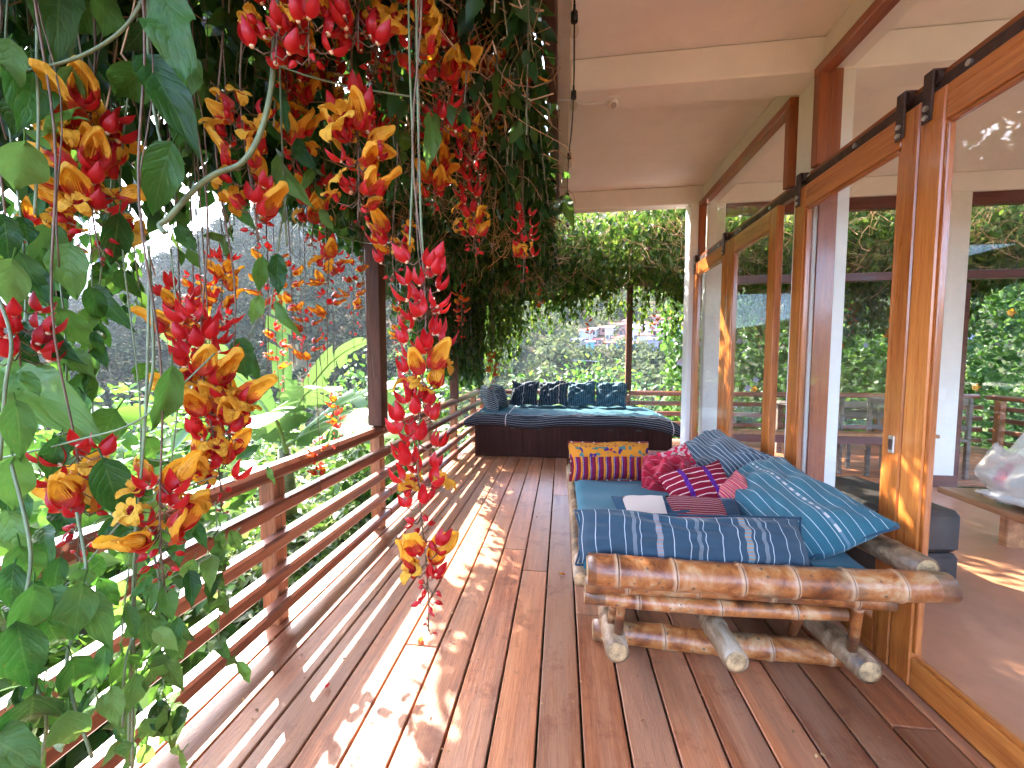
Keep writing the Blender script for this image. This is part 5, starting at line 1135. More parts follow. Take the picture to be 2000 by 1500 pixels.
VINES = [
    ('vine with big heart-shaped leaves at the top left corner', (-1.1265, 0.7722, 2.2568), [([(-1.1265, 0.7722, 2.2568), (-1.1279, 0.7571, 2.0144), (-1.1233, 0.7475, 1.8491), (-1.1296, 0.7352, 1.6618)], 0.0028), ([(-1.2063, 0.744, 1.9615), (-1.0642, 0.7638, 1.9924), (-0.9715, 0.7783, 2.0387), (-0.9171, 0.7887, 2.0971), (-0.8795, 0.7992, 2.1907)], 0.0035)], [((-1.0793, 0.694, 1.7839), (-0.5345, 0.1826, -0.8252), 0.115, 1.277, True), ((-1.0863, 0.7883, 1.9956), (-0.6317, 0.401, -0.6635), 0.0992, 0.945, True), ((-1.0251, 0.808, 2.1654), (0.3565, -0.1745, -0.9179), 0.1107, 1.178, True), ((-1.1052, 0.792, 2.1683), (0.326, -0.3801, -0.8656), 0.1446, 1.243, True), ((-1.1236, 0.712, 1.9958), (-0.1425, 0.0304, -0.9893), 0.0886, 1.313, True), ((-1.1682, 0.7731, 1.9843), (0.6283, -0.3518, -0.6939), 0.1419, 1.289, False), ((-0.9399, 0.822, 2.0077), (-0.8931, 0.0814, -0.4424), 0.1356, 1.155, False), ((-1.2326, 0.7939, 1.9448), (-0.5819, 0.0632, -0.8108), 0.0887, 1.203, False), ((-1.2263, 0.8467, 2.1346), (0.3975, 0.1535, -0.9047), 0.0679, 1.354, False), ((-1.1443, 0.8765, 2.215), (-0.8921, 0.3484, -0.2876), 0.1232, 1.103, False), ((-1.1435, 0.6944, 1.6422), (0.036, 0.0535, -0.9979), 0.0913, 0.984, False), ((-1.0801, 0.7796, 1.8843), (-0.9444, 0.327, 0.0345), 0.1962, 1.203, True), ((-1.1657, 0.9161, 1.9787), (0.635, 0.0544, -0.7706), 0.0844, 1.128, False)]),
    ('vine carrying three large glossy leaves below the top edge', (-0.9222, 0.8288, 2.266), [([(-0.9222, 0.8288, 2.266), (-0.9203, 0.8136, 2.015), (-0.8964, 0.8068, 1.8553), (-0.8618, 0.8062, 1.7755)], 0.003)], [((-0.7957, 0.748, 2.0837), (0.2737, -0.1452, -0.9508), 0.1878, 0.972, False), ((-0.8693, 0.7716, 1.9756), (0.5814, -0.1746, -0.7946), 0.1927, 0.849, False), ((-0.849, 0.7886, 1.8115), (-0.3738, -0.0645, -0.9253), 0.1506, 1.05, False), ((-0.922, 0.9122, 2.0934), (0.2627, -0.4053, -0.8756), 0.1477, 1.003, False), ((-1.0052, 0.8825, 2.1526), (-0.5797, -0.0448, -0.8136), 0.0801, 1.128, False), ((-1.0655, 0.8503, 1.6972), (-0.557, 0.2747, -0.7838), 0.1497, 0.764, False), ((-1.1396, 0.9478, 1.7121), (-0.3774, 0.5899, -0.7139), 0.095, 1.015, False), ((-1.0029, 1.0039, 2.1263), (-0.4399, 0.7169, -0.5409), 0.0948, 0.902, False)]),
    ('vine with small dark leaves along a straight stem near the dark post', (-0.7914, 1.0815, 2.495), [([(-0.7914, 1.0815, 2.495), (-0.7858, 1.0603, 2.1385), (-0.7754, 1.0458, 1.8819), (-0.7638, 1.0341, 1.668)], 0.0026)], [((-0.7817, 1.0747, 2.0836), (-0.0433, -0.0916, -0.9949), 0.0846, 0.774, False), ((-0.8035, 1.0736, 1.9245), (0.4066, -0.5183, -0.7524), 0.19, 0.764, False), ((-0.4162, 1.2548, 2.1167), (0.1612, -0.3545, -0.9211), 0.1822, 0.653, False), ((-0.8048, 1.1503, 2.0043), (0.5685, -0.4397, -0.6953), 0.1191, 0.902, False), ((-0.86, 1.1022, 1.8514), (-0.6959, 0.4402, -0.5674), 0.0905, 0.842, False), ((-0.5124, 1.0505, 2.3218), (-0.1204, 0.7179, -0.6857), 0.0918, 0.82, False), ((-0.5169, 1.2183, 2.4003), (-0.1489, -0.1072, -0.983), 0.092, 0.928, False), ((-0.5021, 1.2907, 2.2941), (0.1213, -0.134, -0.9835), 0.0882, 0.902, False)]),
    ('dark stem with five paired leaves hanging over the valley view', (-0.7649, 1.0427, 1.8106), [([(-0.7649, 1.0427, 1.8106), (-0.7852, 1.0323, 1.6822), (-0.8051, 1.0192, 1.5111), (-0.8192, 1.0166, 1.4969), (-0.878, 1.0031, 1.3971), (-0.9453, 0.9893, 1.3115)], 0.0022)], [((-0.8179, 1.0085, 1.6273), (-0.3158, 0.1018, -0.9434), 0.0988, 0.807, False), ((-0.7867, 1.023, 1.6316), (0.3361, -0.4005, -0.8524), 0.1209, 0.792, False), ((-0.8002, 0.9682, 1.5162), (-0.2055, -0.0772, -0.9756), 0.0759, 0.956, False), ((-0.7525, 0.975, 1.4982), (0.4776, -0.0964, -0.8733), 0.0876, 0.722, False), ((-0.8902, 0.9979, 1.3959), (0.564, -0.4975, -0.6591), 0.1309, 1.064, False), ((-0.912, 1.0449, 1.3806), (0.5404, -0.391, -0.7451), 0.1074, 0.774, False), ((-0.9933, 1.0764, 1.716), (-0.8743, 0.4059, -0.2663), 0.1406, 1.0, False), ((-1.056, 1.1339, 1.7214), (-0.0759, 0.6834, -0.7261), 0.0686, 0.919, False)]),
    ('vine with a huge pale leaf stretched sideways at the left edge', (-1.1738, 0.6729, 1.5605), [([(-1.1738, 0.6729, 1.5605), (-1.1108, 0.6713, 1.405), (-1.1202, 0.6631, 1.2909), (-1.1294, 0.653, 1.1457)], 0.003)], [((-1.3221, 0.7831, 1.3189), (0.9536, -0.1957, -0.2287), 0.2587, 0.919, False), ((-1.0423, 0.6299, 1.2649), (0.2612, -0.0881, -0.9613), 0.1058, 0.861, True), ((-1.1838, 0.8026, 1.4665), (-0.0679, 0.6204, -0.7813), 0.1156, 0.866, False), ((-1.0802, 0.76, 1.5981), (0.0721, -0.2347, -0.9694), 0.107, 1.313, False), ((-1.2244, 0.7674, 1.5874), (0.0611, 0.268, -0.9615), 0.0941, 1.313, True), ((-1.1285, 0.6935, 1.5529), (-0.5182, 0.2091, -0.8293), 0.1193, 1.053, True), ((-1.3216, 0.8279, 1.4785), (0.1223, 0.6339, -0.7637), 0.0571, 1.289, False), ((-1.3017, 0.9559, 1.5458), (0.1112, 0.1791, -0.9775), 0.0989, 1.003, False), ((-1.3507, 0.9126, 1.3798), (0.9028, -0.0489, -0.4273), 0.1191, 1.003, False), ((-1.0784, 0.6417, 1.1534), (-0.1589, 0.1008, -0.9821), 0.118, 0.916, False), ((-1.0848, 0.7197, 1.1779), (-0.1435, -0.2432, -0.9593), 0.0934, 0.984, False)]),
    ('slim stem with long hanging leaves in front of the sunny shrubs', (-0.938, 0.8066, 1.6102), [([(-0.938, 0.8066, 1.6102), (-0.9245, 0.7926, 1.3535), (-0.941, 0.7833, 1.2368), (-0.9566, 0.767, 1.0035), (-0.9641, 0.7517, 0.7702), (-0.9661, 0.7299, 0.4202)], 0.003)], [((-0.824, 0.7409, 1.3279), (-0.2086, -0.0402, -0.9772), 0.1495, 0.7, False), ((-0.9729, 0.7181, 1.1301), (0.198, 0.0671, -0.9779), 0.137, 1.011, False), ((-1.1216, 0.8625, 1.2228), (-0.6721, 0.1193, -0.7308), 0.1504, 1.083, False), ((-1.2517, 0.9989, 1.6046), (-0.1814, 0.4243, -0.8872), 0.0941, 1.128, False), ((-1.1306, 0.9378, 1.1365), (-0.1354, 0.4855, -0.8637), 0.0969, 1.031, False), ((-1.1253, 0.8231, 1.0729), (0.4243, -0.6726, -0.6064), 0.1081, 1.083, False), ((-1.1988, 1.0183, 1.3397), (-0.7722, 0.2218, -0.5954), 0.1055, 1.083, False)]),
    ('thicket of hanging leaves in the lower left corner in front of the railing', (-1.0811, 0.6392, 1.1508), [([(-1.0811, 0.6392, 1.1508), (-1.0128, 0.617, 0.9786), (-1.004, 0.5885, 0.8253), (-0.9552, 0.5858, 0.6814), (-0.9734, 0.5764, 0.5663)], 0.003), ([(-0.974, 0.6662, 1.042), (-0.9284, 0.6429, 0.898), (-0.9426, 0.6125, 0.7618), (-0.8923, 0.6079, 0.5845)], 0.0028), ([(-0.9006, 0.7487, 0.9199), (-0.8885, 0.7439, 0.8173), (-0.9122, 0.6953, 0.7326), (-0.8999, 0.6678, 0.5879)], 0.0024), ([(-0.8859, 0.7666, 0.8518), (-0.8254, 0.8268, 0.8857), (-0.7647, 0.8382, 0.9473)], 0.0018)], [((-0.941, 0.5733, 0.9397), (-0.0287, -0.1044, -0.9941), 0.1103, 0.963, False), ((-0.9579, 0.5599, 0.8782), (-0.0149, 0.0486, -0.9987), 0.139, 0.977, False), ((-0.8707, 0.5979, 0.939), (-0.2296, -0.0591, -0.9715), 0.1191, 0.963, True), ((-0.9848, 0.6178, 0.8437), (-0.1661, 0.2436, -0.9555), 0.1317, 1.053, False), ((-0.9746, 0.6778, 0.8543), (0.7985, -0.377, -0.4693), 0.1151, 0.853, True), ((-0.8523, 0.687, 0.8336), (-0.2367, 0.1466, -0.9605), 0.1217, 1.017, True), ((-0.7956, 0.702, 0.8051), (0.2727, -0.5446, -0.7931), 0.0617, 0.849, False), ((-0.8362, 0.7696, 0.866), (0.5112, -0.3432, -0.7879), 0.0698, 1.011, False), ((-0.794, 0.8101, 0.9233), (-0.3407, 0.3106, -0.8874), 0.0967, 0.82, True), ((-0.7676, 0.8133, 0.9486), (0.068, 0.361, -0.9301), 0.0737, 0.757, True), ((-0.8426, 0.8338, 0.8709), (0.5714, -0.7669, -0.2921), 0.08, 0.963, True), ((-0.8381, 0.7821, 0.8903), (-0.4059, -0.1174, -0.9063), 0.067, 1.031, False), ((-0.8517, 0.6602, 0.711), (0.1004, -0.2068, -0.9732), 0.0834, 0.902, True), ((-0.8354, 0.6069, 0.7303), (0.5432, -0.3266, -0.7735), 0.0679, 0.874, True), ((-0.8808, 0.5711, 0.713), (-0.0175, 0.0344, -0.9993), 0.1006, 1.113, True), ((-0.9827, 0.5268, 0.6975), (0.9846, -0.1147, -0.1318), 0.1127, 1.143, True), ((-0.9621, 0.603, 0.7198), (-0.521, 0.1108, -0.8463), 0.1189, 1.119, False), ((-0.9187, 0.6895, 0.7277), (-0.3136, 0.296, -0.9022), 0.1204, 0.902, False), ((-0.7172, 0.7634, 0.6689), (0.5336, 0.0753, -0.8424), 0.0596, 0.699, False), ((-1.0518, 0.6264, 0.9842), (-0.1857, 0.2705, -0.9446), 0.1147, 1.017, False), ((-1.0607, 0.6212, 0.9471), (-0.0778, -0.1394, -0.9872), 0.0863, 1.083, False), ((-1.0733, 0.6991, 0.9191), (0.057, -0.3706, -0.927), 0.0732, 1.045, False), ((-1.0946, 0.7658, 0.8947), (0.0675, 0.038, -0.997), 0.0921, 1.003, False), ((-1.1021, 0.6437, 1.0419), (0.289, -0.0407, -0.9565), 0.1013, 1.053, False), ((-0.9321, 0.7814, 0.8547), (0.5976, -0.7237, -0.3452), 0.0922, 0.993, False), ((-0.8732, 0.7448, 0.8415), (0.6677, -0.3707, -0.6455), 0.0744, 0.95, False), ((-1.0363, 0.7466, 0.8488), (0.3607, 0.1101, -0.9262), 0.074, 0.997, False), ((-0.909, 0.5992, 0.7901), (-0.1397, 0.1784, -0.974), 0.1125, 0.984, False), ((-0.9275, 0.5552, 0.7566), (-0.4891, 0.2008, -0.8488), 0.1479, 1.083, False), ((-0.9209, 0.6637, 0.7648), (0.4401, -0.5772, -0.6879), 0.0682, 0.95, False), ((-1.0117, 0.6423, 0.8855), (0.8521, -0.293, -0.4337), 0.1012, 0.988, False), ((-0.9564, 0.8795, 1.0001), (-0.1405, 0.2398, -0.9606), 0.0634, 0.866, True), ((-0.8997, 0.852, 0.9788), (0.0026, -0.2128, -0.9771), 0.0592, 0.782, True), ((-0.9303, 0.88, 0.9233), (0.7707, -0.4473, -0.4538), 0.0654, 0.863, False), ((-0.7201, 0.8796, 1.0849), (0.2801, 0.0653, -0.9578), 0.0483, 0.628, True), ((-0.7385, 0.778, 0.6743), (-0.3682, 0.214, -0.9048), 0.0723, 0.722, False), ((-0.884, 0.7691, 0.7407), (-0.5138, 0.1993, -0.8344), 0.0913, 0.959, False), ((-1.304, 0.7478, 0.8202), (-0.6589, 0.2847, -0.6963), 0.1423, 0.824, False), ((-0.8953, 0.7856, 0.4124), (-0.5112, 0.3322, -0.7927), 0.1176, 1.007, True), ((-1.2166, 0.7287, 0.8633), (0.3819, -0.4697, -0.796), 0.0382, 0.804, False), ((-1.0592, 0.7354, 0.6506), (-0.5549, 0.1773, -0.8128), 0.1114, 0.957, True), ((-1.0466, 0.8662, 0.4932), (-0.1653, -0.6775, -0.7167), 0.0466, 0.897, True), ((-0.8624, 0.6961, 0.8106), (-0.8596, -0.397, -0.3216), 0.0334, 1.069, False), ((-0.7569, 0.6256, 0.8383), (0.9085, -0.0321, -0.4166), 0.0493, 1.113, True), ((-0.7982, 0.6556, 0.9226), (-0.0538, -0.8791, -0.4736), 0.043, 0.822, False), ((-1.1241, 0.632, 1.0019), (0.1184, 0.7822, -0.6117), 0.0386, 1.053, True), ((-1.2388, 0.7267, 0.5784), (-0.5661, 0.238, -0.7892), 0.1122, 0.837, False), ((-0.7858, 0.6908, 0.6211), (0.6263, -0.7793, -0.0218), 0.0583, 0.893, False), ((-0.8267, 0.6677, 0.7232), (-0.3056, 0.4153, -0.8568), 0.1077, 0.827, True), ((-1.277, 0.8054, 0.9264), (0.8172, -0.5499, -0.1729), 0.1047, 0.823, False), ((-1.0207, 0.6718, 0.798), (-0.713, -0.1034, -0.6935), 0.0609, 1.106, False), ((-0.8051, 0.6741, 0.6256), (-0.3936, 0.3407, -0.8538), 0.1032, 0.875, True), ((-1.2579, 0.7406, 0.4307), (-0.674, 0.2424, -0.6978), 0.1823, 1.081, True), ((-1.0145, 0.6161, 0.7245), (-0.2432, -0.2235, -0.9439), 0.0612, 0.878, False), ((-1.2322, 0.7128, 0.5958), (0.8161, -0.4576, -0.3531), 0.0577, 0.816, False), ((-0.962, 0.8143, 0.8533), (0.539, 0.1941, -0.8196), 0.0494, 0.8, True), ((-1.2188, 0.7121, 0.7992), (0.8968, -0.4425, -0.0052), 0.1064, 0.98, False), ((-1.1773, 0.8728, 0.557), (0.8707, -0.4916, -0.0121), 0.1134, 0.84, True), ((-0.7982, 0.6062, 0.6285), (-0.5519, 0.1369, -0.8226), 0.1072, 0.801, False), ((-1.1927, 0.6795, 0.7358), (0.5221, -0.7448, -0.4155), 0.0599, 1.034, False), ((-1.017, 0.8102, 0.41), (-0.356, -0.3602, -0.8623), 0.0481, 0.908, False), ((-0.8483, 0.728, 0.6963), (-0.921, -0.2123, -0.3267), 0.0586, 0.997, True), ((-1.3331, 0.7304, 0.6166), (-0.3117, 0.4146, -0.855), 0.1018, 1.117, True), ((-1.1727, 0.7801, 0.4655), (-0.5924, -0.18, -0.7853), 0.0537, 0.821, False), ((-0.9053, 0.6369, 0.9438), (-0.7881, 0.0462, -0.6139), 0.0771, 1.021, False), ((-1.0651, 0.6553, 0.6854), (-0.5801, 0.34, -0.7402), 0.1155, 0.86, True), ((-1.2561, 0.8243, 0.3831), (-0.498, 0.2094, -0.8415), 0.1136, 0.9, False), ((-1.0036, 0.855, 0.7257), (-0.5268, 0.1844, -0.8297), 0.1033, 0.984, True), ((-0.842, 0.6659, 0.6153), (0.0995, 0.2184, -0.9708), 0.0704, 1.025, True), ((-1.1924, 0.7159, 0.7775), (-0.6311, 0.3056, -0.7129), 0.116, 0.997, False), ((-0.8465, 0.7213, 0.7693), (0.9695, -0.0039, -0.2449), 0.0712, 0.818, True), ((-1.2432, 0.7593, 0.5122), (-0.391, 0.304, -0.8687), 0.1124, 0.8, True), ((-0.9095, 0.7326, 0.879), (0.5171, 0.2428, -0.8207), 0.0396, 0.84, False), ((-1.0121, 0.7905, 0.4062), (0.1762, 0.0246, -0.984), 0.065, 1.017, True), ((-1.2658, 0.6873, 0.7554), (0.1392, 0.006, -0.9902), 0.0459, 1.026, True), ((-1.0975, 0.7757, 0.5335), (0.8816, -0.3989, -0.2522), 0.0723, 0.922, False), ((-1.0107, 0.8789, 0.4611), (0.4092, -0.8511, 0.3288), 0.0641, 0.836, False), ((-0.8633, 0.7068, 0.604), (0.8196, -0.5354, -0.204), 0.0699, 1.101, False), ((-1.0307, 0.7807, 0.4958), (0.7563, -0.6437, 0.1164), 0.0804, 1.003, False), ((-1.1906, 0.8291, 0.4565), (-0.6171, 0.2583, -0.7432), 0.1598, 0.898, False), ((-1.4138, 0.7952, 0.6871), (0.8684, -0.4888, -0.0836), 0.1008, 0.973, True), ((-1.0506, 0.8633, 0.8392), (-0.4149, -0.4773, -0.7746), 0.034, 0.903, False), ((-0.9064, 0.6271, 0.7025), (0.4629, -0.8572, -0.2257), 0.0368, 1.067, False), ((-1.3379, 0.8126, 0.6029), (-0.0939, -0.9099, 0.4041), 0.0308, 0.888, False), ((-0.9542, 0.7996, 0.644), (0.1402, -0.9901, 0.0002), 0.0472, 0.895, False), ((-0.7904, 0.6724, 0.7835), (0.3328, 0.3282, -0.884), 0.0718, 0.98, True), ((-1.0136, 0.7576, 0.9875), (0.0406, -0.6876, -0.725), 0.0439, 1.109, False), ((-1.0264, 0.7886, 0.9562), (0.71, -0.6147, -0.3436), 0.0833, 0.969, False), ((-1.3355, 0.838, 0.634), (-0.4261, -0.8413, -0.3328), 0.0399, 0.835, False), ((-1.2152, 0.7052, 0.663), (-0.3582, 0.3562, -0.863), 0.0905, 1.095, True), ((-1.3546, 0.8129, 0.8144), (0.7989, -0.592, -0.1062), 0.0822, 1.017, False), ((-1.0874, 0.6116, 0.8129), (-0.3738, 0.3808, -0.8457), 0.1109, 0.876, True), ((-1.1817, 0.7576, 0.7527), (0.6358, -0.3001, -0.7111), 0.0567, 0.966, False), ((-0.9525, 0.7714, 0.6432), (0.0866, 0.1628, -0.9828), 0.064, 1.072, True), ((-1.0049, 0.8461, 0.7743), (0.8281, -0.5589, -0.0431), 0.1336, 0.896, False), ((-1.3336, 0.7989, 0.5006), (-0.621, 0.2959, -0.7258), 0.1203, 0.878, True), ((-1.0513, 0.8495, 0.8868), (-0.0928, -0.0192, -0.9955), 0.0547, 0.925, True), ((-0.9421, 0.8467, 0.9101), (0.5915, -0.6578, -0.4663), 0.0835, 0.958, False), ((-1.221, 0.718, 0.9686), (-0.0643, 0.448, -0.8917), 0.0673, 0.829, False), ((-1.2501, 0.7416, 0.8777), (0.8691, -0.4866, -0.0893), 0.1052, 1.067, False), ((-1.4804, 0.8069, 0.3225), (0.8671, -0.4881, -0.0997), 0.0628, 0.944, False), ((-1.0308, 0.7673, 0.9914), (-0.6754, 0.1506, -0.7219), 0.0766, 1.022, False), ((-0.8573, 0.6569, 0.8522), (0.7417, -0.3272, -0.5855), 0.0579, 0.858, True), ((-1.1134, 0.816, 0.426), (0.7639, -0.1114, -0.6356), 0.0641, 0.999, False), ((-0.9067, 0.7746, 0.5196), (-0.021, 0.4675, -0.8838), 0.0908, 0.878, False), ((-1.0048, 0.8483, 0.3921), (-0.3882, -0.347, -0.8538), 0.0426, 1.02, False)]),
    ('leafy strand down the left side behind the orange racemes', (-1.3244, 0.9607, 2.443), [([(-1.3244, 0.9607, 2.443), (-1.3374, 0.9515, 2.3205), (-1.3524, 0.9421, 2.198), (-1.3638, 0.9331, 2.0755), (-1.3673, 0.9251, 1.953), (-1.3613, 0.9183, 1.8305), (-1.3476, 0.9125, 1.708), (-1.3307, 0.9071, 1.5855), (-1.3161, 0.9014, 1.463), (-1.3087, 0.8948, 1.3405), (-1.3106, 0.887, 1.218), (-1.3209, 0.8782, 1.0955), (-1.3357, 0.8688, 0.973)], 0.0022)], [((-1.3619, 0.9258, 1.7001), (0.6975, -0.3347, -0.6337), 0.0973, 0.947, True), ((-1.3394, 0.9038, 1.6915), (0.6226, -0.5142, -0.5898), 0.1211, 1.006, True), ((-1.3228, 0.893, 1.6209), (0.6385, -0.5794, -0.5065), 0.145, 0.956, False), ((-1.3812, 0.9482, 1.57), (-0.0786, 0.4732, -0.8774), 0.059, 0.81, False), ((-1.359, 0.9241, 1.5142), (0.5172, -0.5831, -0.6266), 0.0806, 0.976, False), ((-1.3258, 0.9125, 1.4424), (-0.546, 0.5826, -0.6021), 0.0871, 1.031, True), ((-1.2885, 0.8775, 1.3927), (-0.3802, -0.1222, -0.9168), 0.0526, 0.952, False), ((-1.3325, 0.9166, 1.3386), (-0.5232, 0.5912, -0.6138), 0.091, 1.023, False), ((-1.3243, 0.8983, 1.3398), (-0.8604, 0.3527, -0.3678), 0.1378, 1.045, True), ((-1.2728, 0.8594, 1.2722), (-0.7696, 0.2537, -0.586), 0.1211, 0.975, False), ((-1.2174, 0.8306, 1.2249), (-0.607, 0.6244, -0.4916), 0.1153, 1.044, False), ((-1.266, 0.8528, 1.2199), (-0.7989, 0.3757, -0.4696), 0.1298, 0.832, False), ((-1.2969, 0.8685, 1.1532), (-0.3255, -0.0064, -0.9455), 0.0509, 0.976, False), ((-1.3549, 0.9044, 1.0713), (0.8418, -0.4595, -0.2831), 0.1326, 0.814, True), ((-1.3643, 0.8947, 1.0216), (0.0776, -0.342, -0.9365), 0.0562, 0.805, False), ((-1.3306, 0.8713, 0.9586), (0.8368, -0.3755, -0.3984), 0.1124, 0.926, False), ((-1.4211, 0.9169, 0.9376), (-0.1545, -0.3688, -0.9166), 0.0661, 0.951, False)]),
    ('leafy strand hanging at the left picture edge', (-1.3185, 0.854, 2.3389), [([(-1.3185, 0.854, 2.3389), (-1.3304, 0.8457, 2.228), (-1.3363, 0.8382, 2.1172), (-1.3337, 0.8317, 2.0064), (-1.3233, 0.8262, 1.8955), (-1.3084, 0.8212, 1.7847), (-1.294, 0.8162, 1.6739), (-1.2847, 0.8106, 1.563), (-1.2836, 0.8039, 1.4522), (-1.2907, 0.7962, 1.3414), (-1.3032, 0.7878, 1.2305), (-1.3165, 0.7793, 1.1197), (-1.3256, 0.7713, 1.0089), (-1.3271, 0.7643, 0.898)], 0.0022)], [((-1.2491, 0.7906, 1.6743), (0.6815, -0.2822, -0.6752), 0.0868, 0.833, False), ((-1.3317, 0.8319, 1.6938), (0.39, -0.5719, -0.7217), 0.0834, 0.996, True), ((-1.3789, 0.8727, 1.6434), (0.6353, -0.3136, -0.7058), 0.0953, 0.848, False), ((-1.2703, 0.7951, 1.6199), (-0.8733, 0.2432, -0.4222), 0.0906, 0.996, False), ((-1.2785, 0.8143, 1.5614), (0.8215, -0.334, -0.4622), 0.1443, 0.816, False), ((-1.3054, 0.8238, 1.5051), (-0.5915, 0.4766, -0.6503), 0.076, 1.03, False), ((-1.294, 0.8102, 1.5032), (-0.5561, 0.0618, -0.8288), 0.0607, 1.024, False), ((-1.2688, 0.7994, 1.4327), (0.841, -0.4274, -0.3317), 0.1771, 0.903, False), ((-1.2126, 0.7518, 1.4288), (-0.8733, 0.3015, -0.3826), 0.1253, 0.805, False), ((-1.2256, 0.7656, 1.3765), (-0.1842, 0.339, -0.9226), 0.064, 1.046, False), ((-1.2655, 0.7823, 1.3768), (0.1005, -0.3331, -0.9375), 0.0643, 0.954, False), ((-1.2146, 0.7533, 1.3176), (0.7814, -0.175, -0.599), 0.0717, 0.82, True), ((-1.2787, 0.7803, 1.3157), (0.0222, -0.4913, -0.8707), 0.0532, 0.95, False), ((-1.3235, 0.8126, 1.2597), (0.7133, -0.1607, -0.6822), 0.0774, 1.021, False), ((-1.267, 0.7647, 1.2659), (-0.8478, 0.225, -0.4803), 0.1108, 0.799, False), ((-1.276, 0.773, 1.1985), (-0.4751, 0.5072, -0.719), 0.09, 1.001, True), ((-1.2278, 0.7362, 1.1529), (-0.2974, 0.5271, -0.7961), 0.0616, 0.878, True), ((-1.2669, 0.7508, 1.1462), (-0.7879, 0.3612, -0.4988), 0.1353, 0.992, True), ((-1.2233, 0.7249, 1.1003), (0.6464, -0.2439, -0.7229), 0.0847, 0.809, True), ((-1.2834, 0.7492, 1.0931), (-0.6195, 0.0026, -0.785), 0.0879, 0.832, False), ((-1.2944, 0.7625, 1.0343), (0.8074, -0.2828, -0.5179), 0.105, 0.99, False), ((-1.3271, 0.7692, 1.0305), (-0.7032, 0.1807, -0.6877), 0.127, 0.855, True), ((-1.2357, 0.7222, 1.0013), (0.8983, -0.3204, -0.3006), 0.0903, 0.92, True), ((-1.2315, 0.716, 0.9532), (0.8714, -0.2434, -0.4259), 0.0713, 0.83, False), ((-1.2873, 0.7382, 0.9388), (-0.613, 0.0511, -0.7885), 0.0677, 1.044, False)]),
    ('leafy strand hanging left of the sunlit shrubs', (-1.4812, 1.1557, 2.6511), [([(-1.4812, 1.1557, 2.6511), (-1.4649, 1.1488, 2.5053), (-1.4448, 1.1423, 2.3595), (-1.4274, 1.1355, 2.2137), (-1.4185, 1.1277, 2.0678), (-1.4208, 1.1184, 1.922), (-1.4331, 1.1079, 1.7762), (-1.4507, 1.0967, 1.6303), (-1.467, 1.0857, 1.4845), (-1.4761, 1.0756, 1.3387), (-1.4742, 1.0668, 1.1928), (-1.4618, 1.0594, 1.047)], 0.0022)], [((-1.3441, 1.0502, 1.7668), (-0.5406, 0.7023, -0.4632), 0.095, 0.86, False), ((-1.4818, 1.1493, 1.743), (0.6201, -0.0766, -0.7808), 0.088, 0.863, False), ((-1.499, 1.1452, 1.7408), (-0.6491, 0.1314, -0.7492), 0.0897, 0.93, True), ((-1.4677, 1.1272, 1.6693), (0.6237, -0.0578, -0.7795), 0.0864, 0.967, False), ((-1.4503, 1.0992, 1.6591), (-0.5222, 0.1392, -0.8414), 0.085, 0.996, False), ((-1.487, 1.1177, 1.6153), (0.2521, -0.4715, -0.845), 0.0731, 1.035, True), ((-1.4962, 1.1264, 1.5483), (-0.3941, 0.7219, -0.5688), 0.0795, 0.924, False), ((-1.4398, 1.071, 1.4612), (0.1171, 0.2076, -0.9712), 0.078, 0.946, False), ((-1.4611, 1.0753, 1.4609), (0.5221, -0.5504, -0.6515), 0.1258, 1.017, True), ((-1.436, 1.0587, 1.398), (0.7387, -0.3444, -0.5793), 0.0949, 0.829, False), ((-1.5109, 1.1006, 1.4008), (0.457, -0.6607, -0.5955), 0.0909, 0.797, True), ((-1.4917, 1.0809, 1.3334), (-0.0509, -0.317, -0.9471), 0.0792, 0.89, True), ((-1.55, 1.1309, 1.2587), (-0.3647, 0.5967, -0.7148), 0.0748, 0.895, True), ((-1.5348, 1.1054, 1.2616), (0.6042, -0.7236, -0.3336), 0.1051, 1.02, False), ((-1.5188, 1.0907, 1.19), (-0.7705, 0.3186, -0.5521), 0.1533, 0.913, False), ((-1.4156, 1.03, 1.1469), (0.6861, -0.2405, -0.6866), 0.0886, 0.992, True), ((-1.4753, 1.0618, 1.1391), (0.6256, -0.619, -0.4749), 0.1172, 0.943, True), ((-1.4761, 1.0745, 1.0715), (-0.4586, 0.5181, -0.722), 0.1383, 1.016, True), ((-1.4514, 1.0421, 1.0796), (-0.5348, 0.0159, -0.8448), 0.0902, 0.915, False), ((-1.5518, 1.1333, 0.9937), (0.8565, -0.4479, -0.2564), 0.1683, 1.039, False), ((-1.4284, 1.0269, 1.0262), (-0.7226, 0.2313, -0.6515), 0.1238, 0.875, False)]),
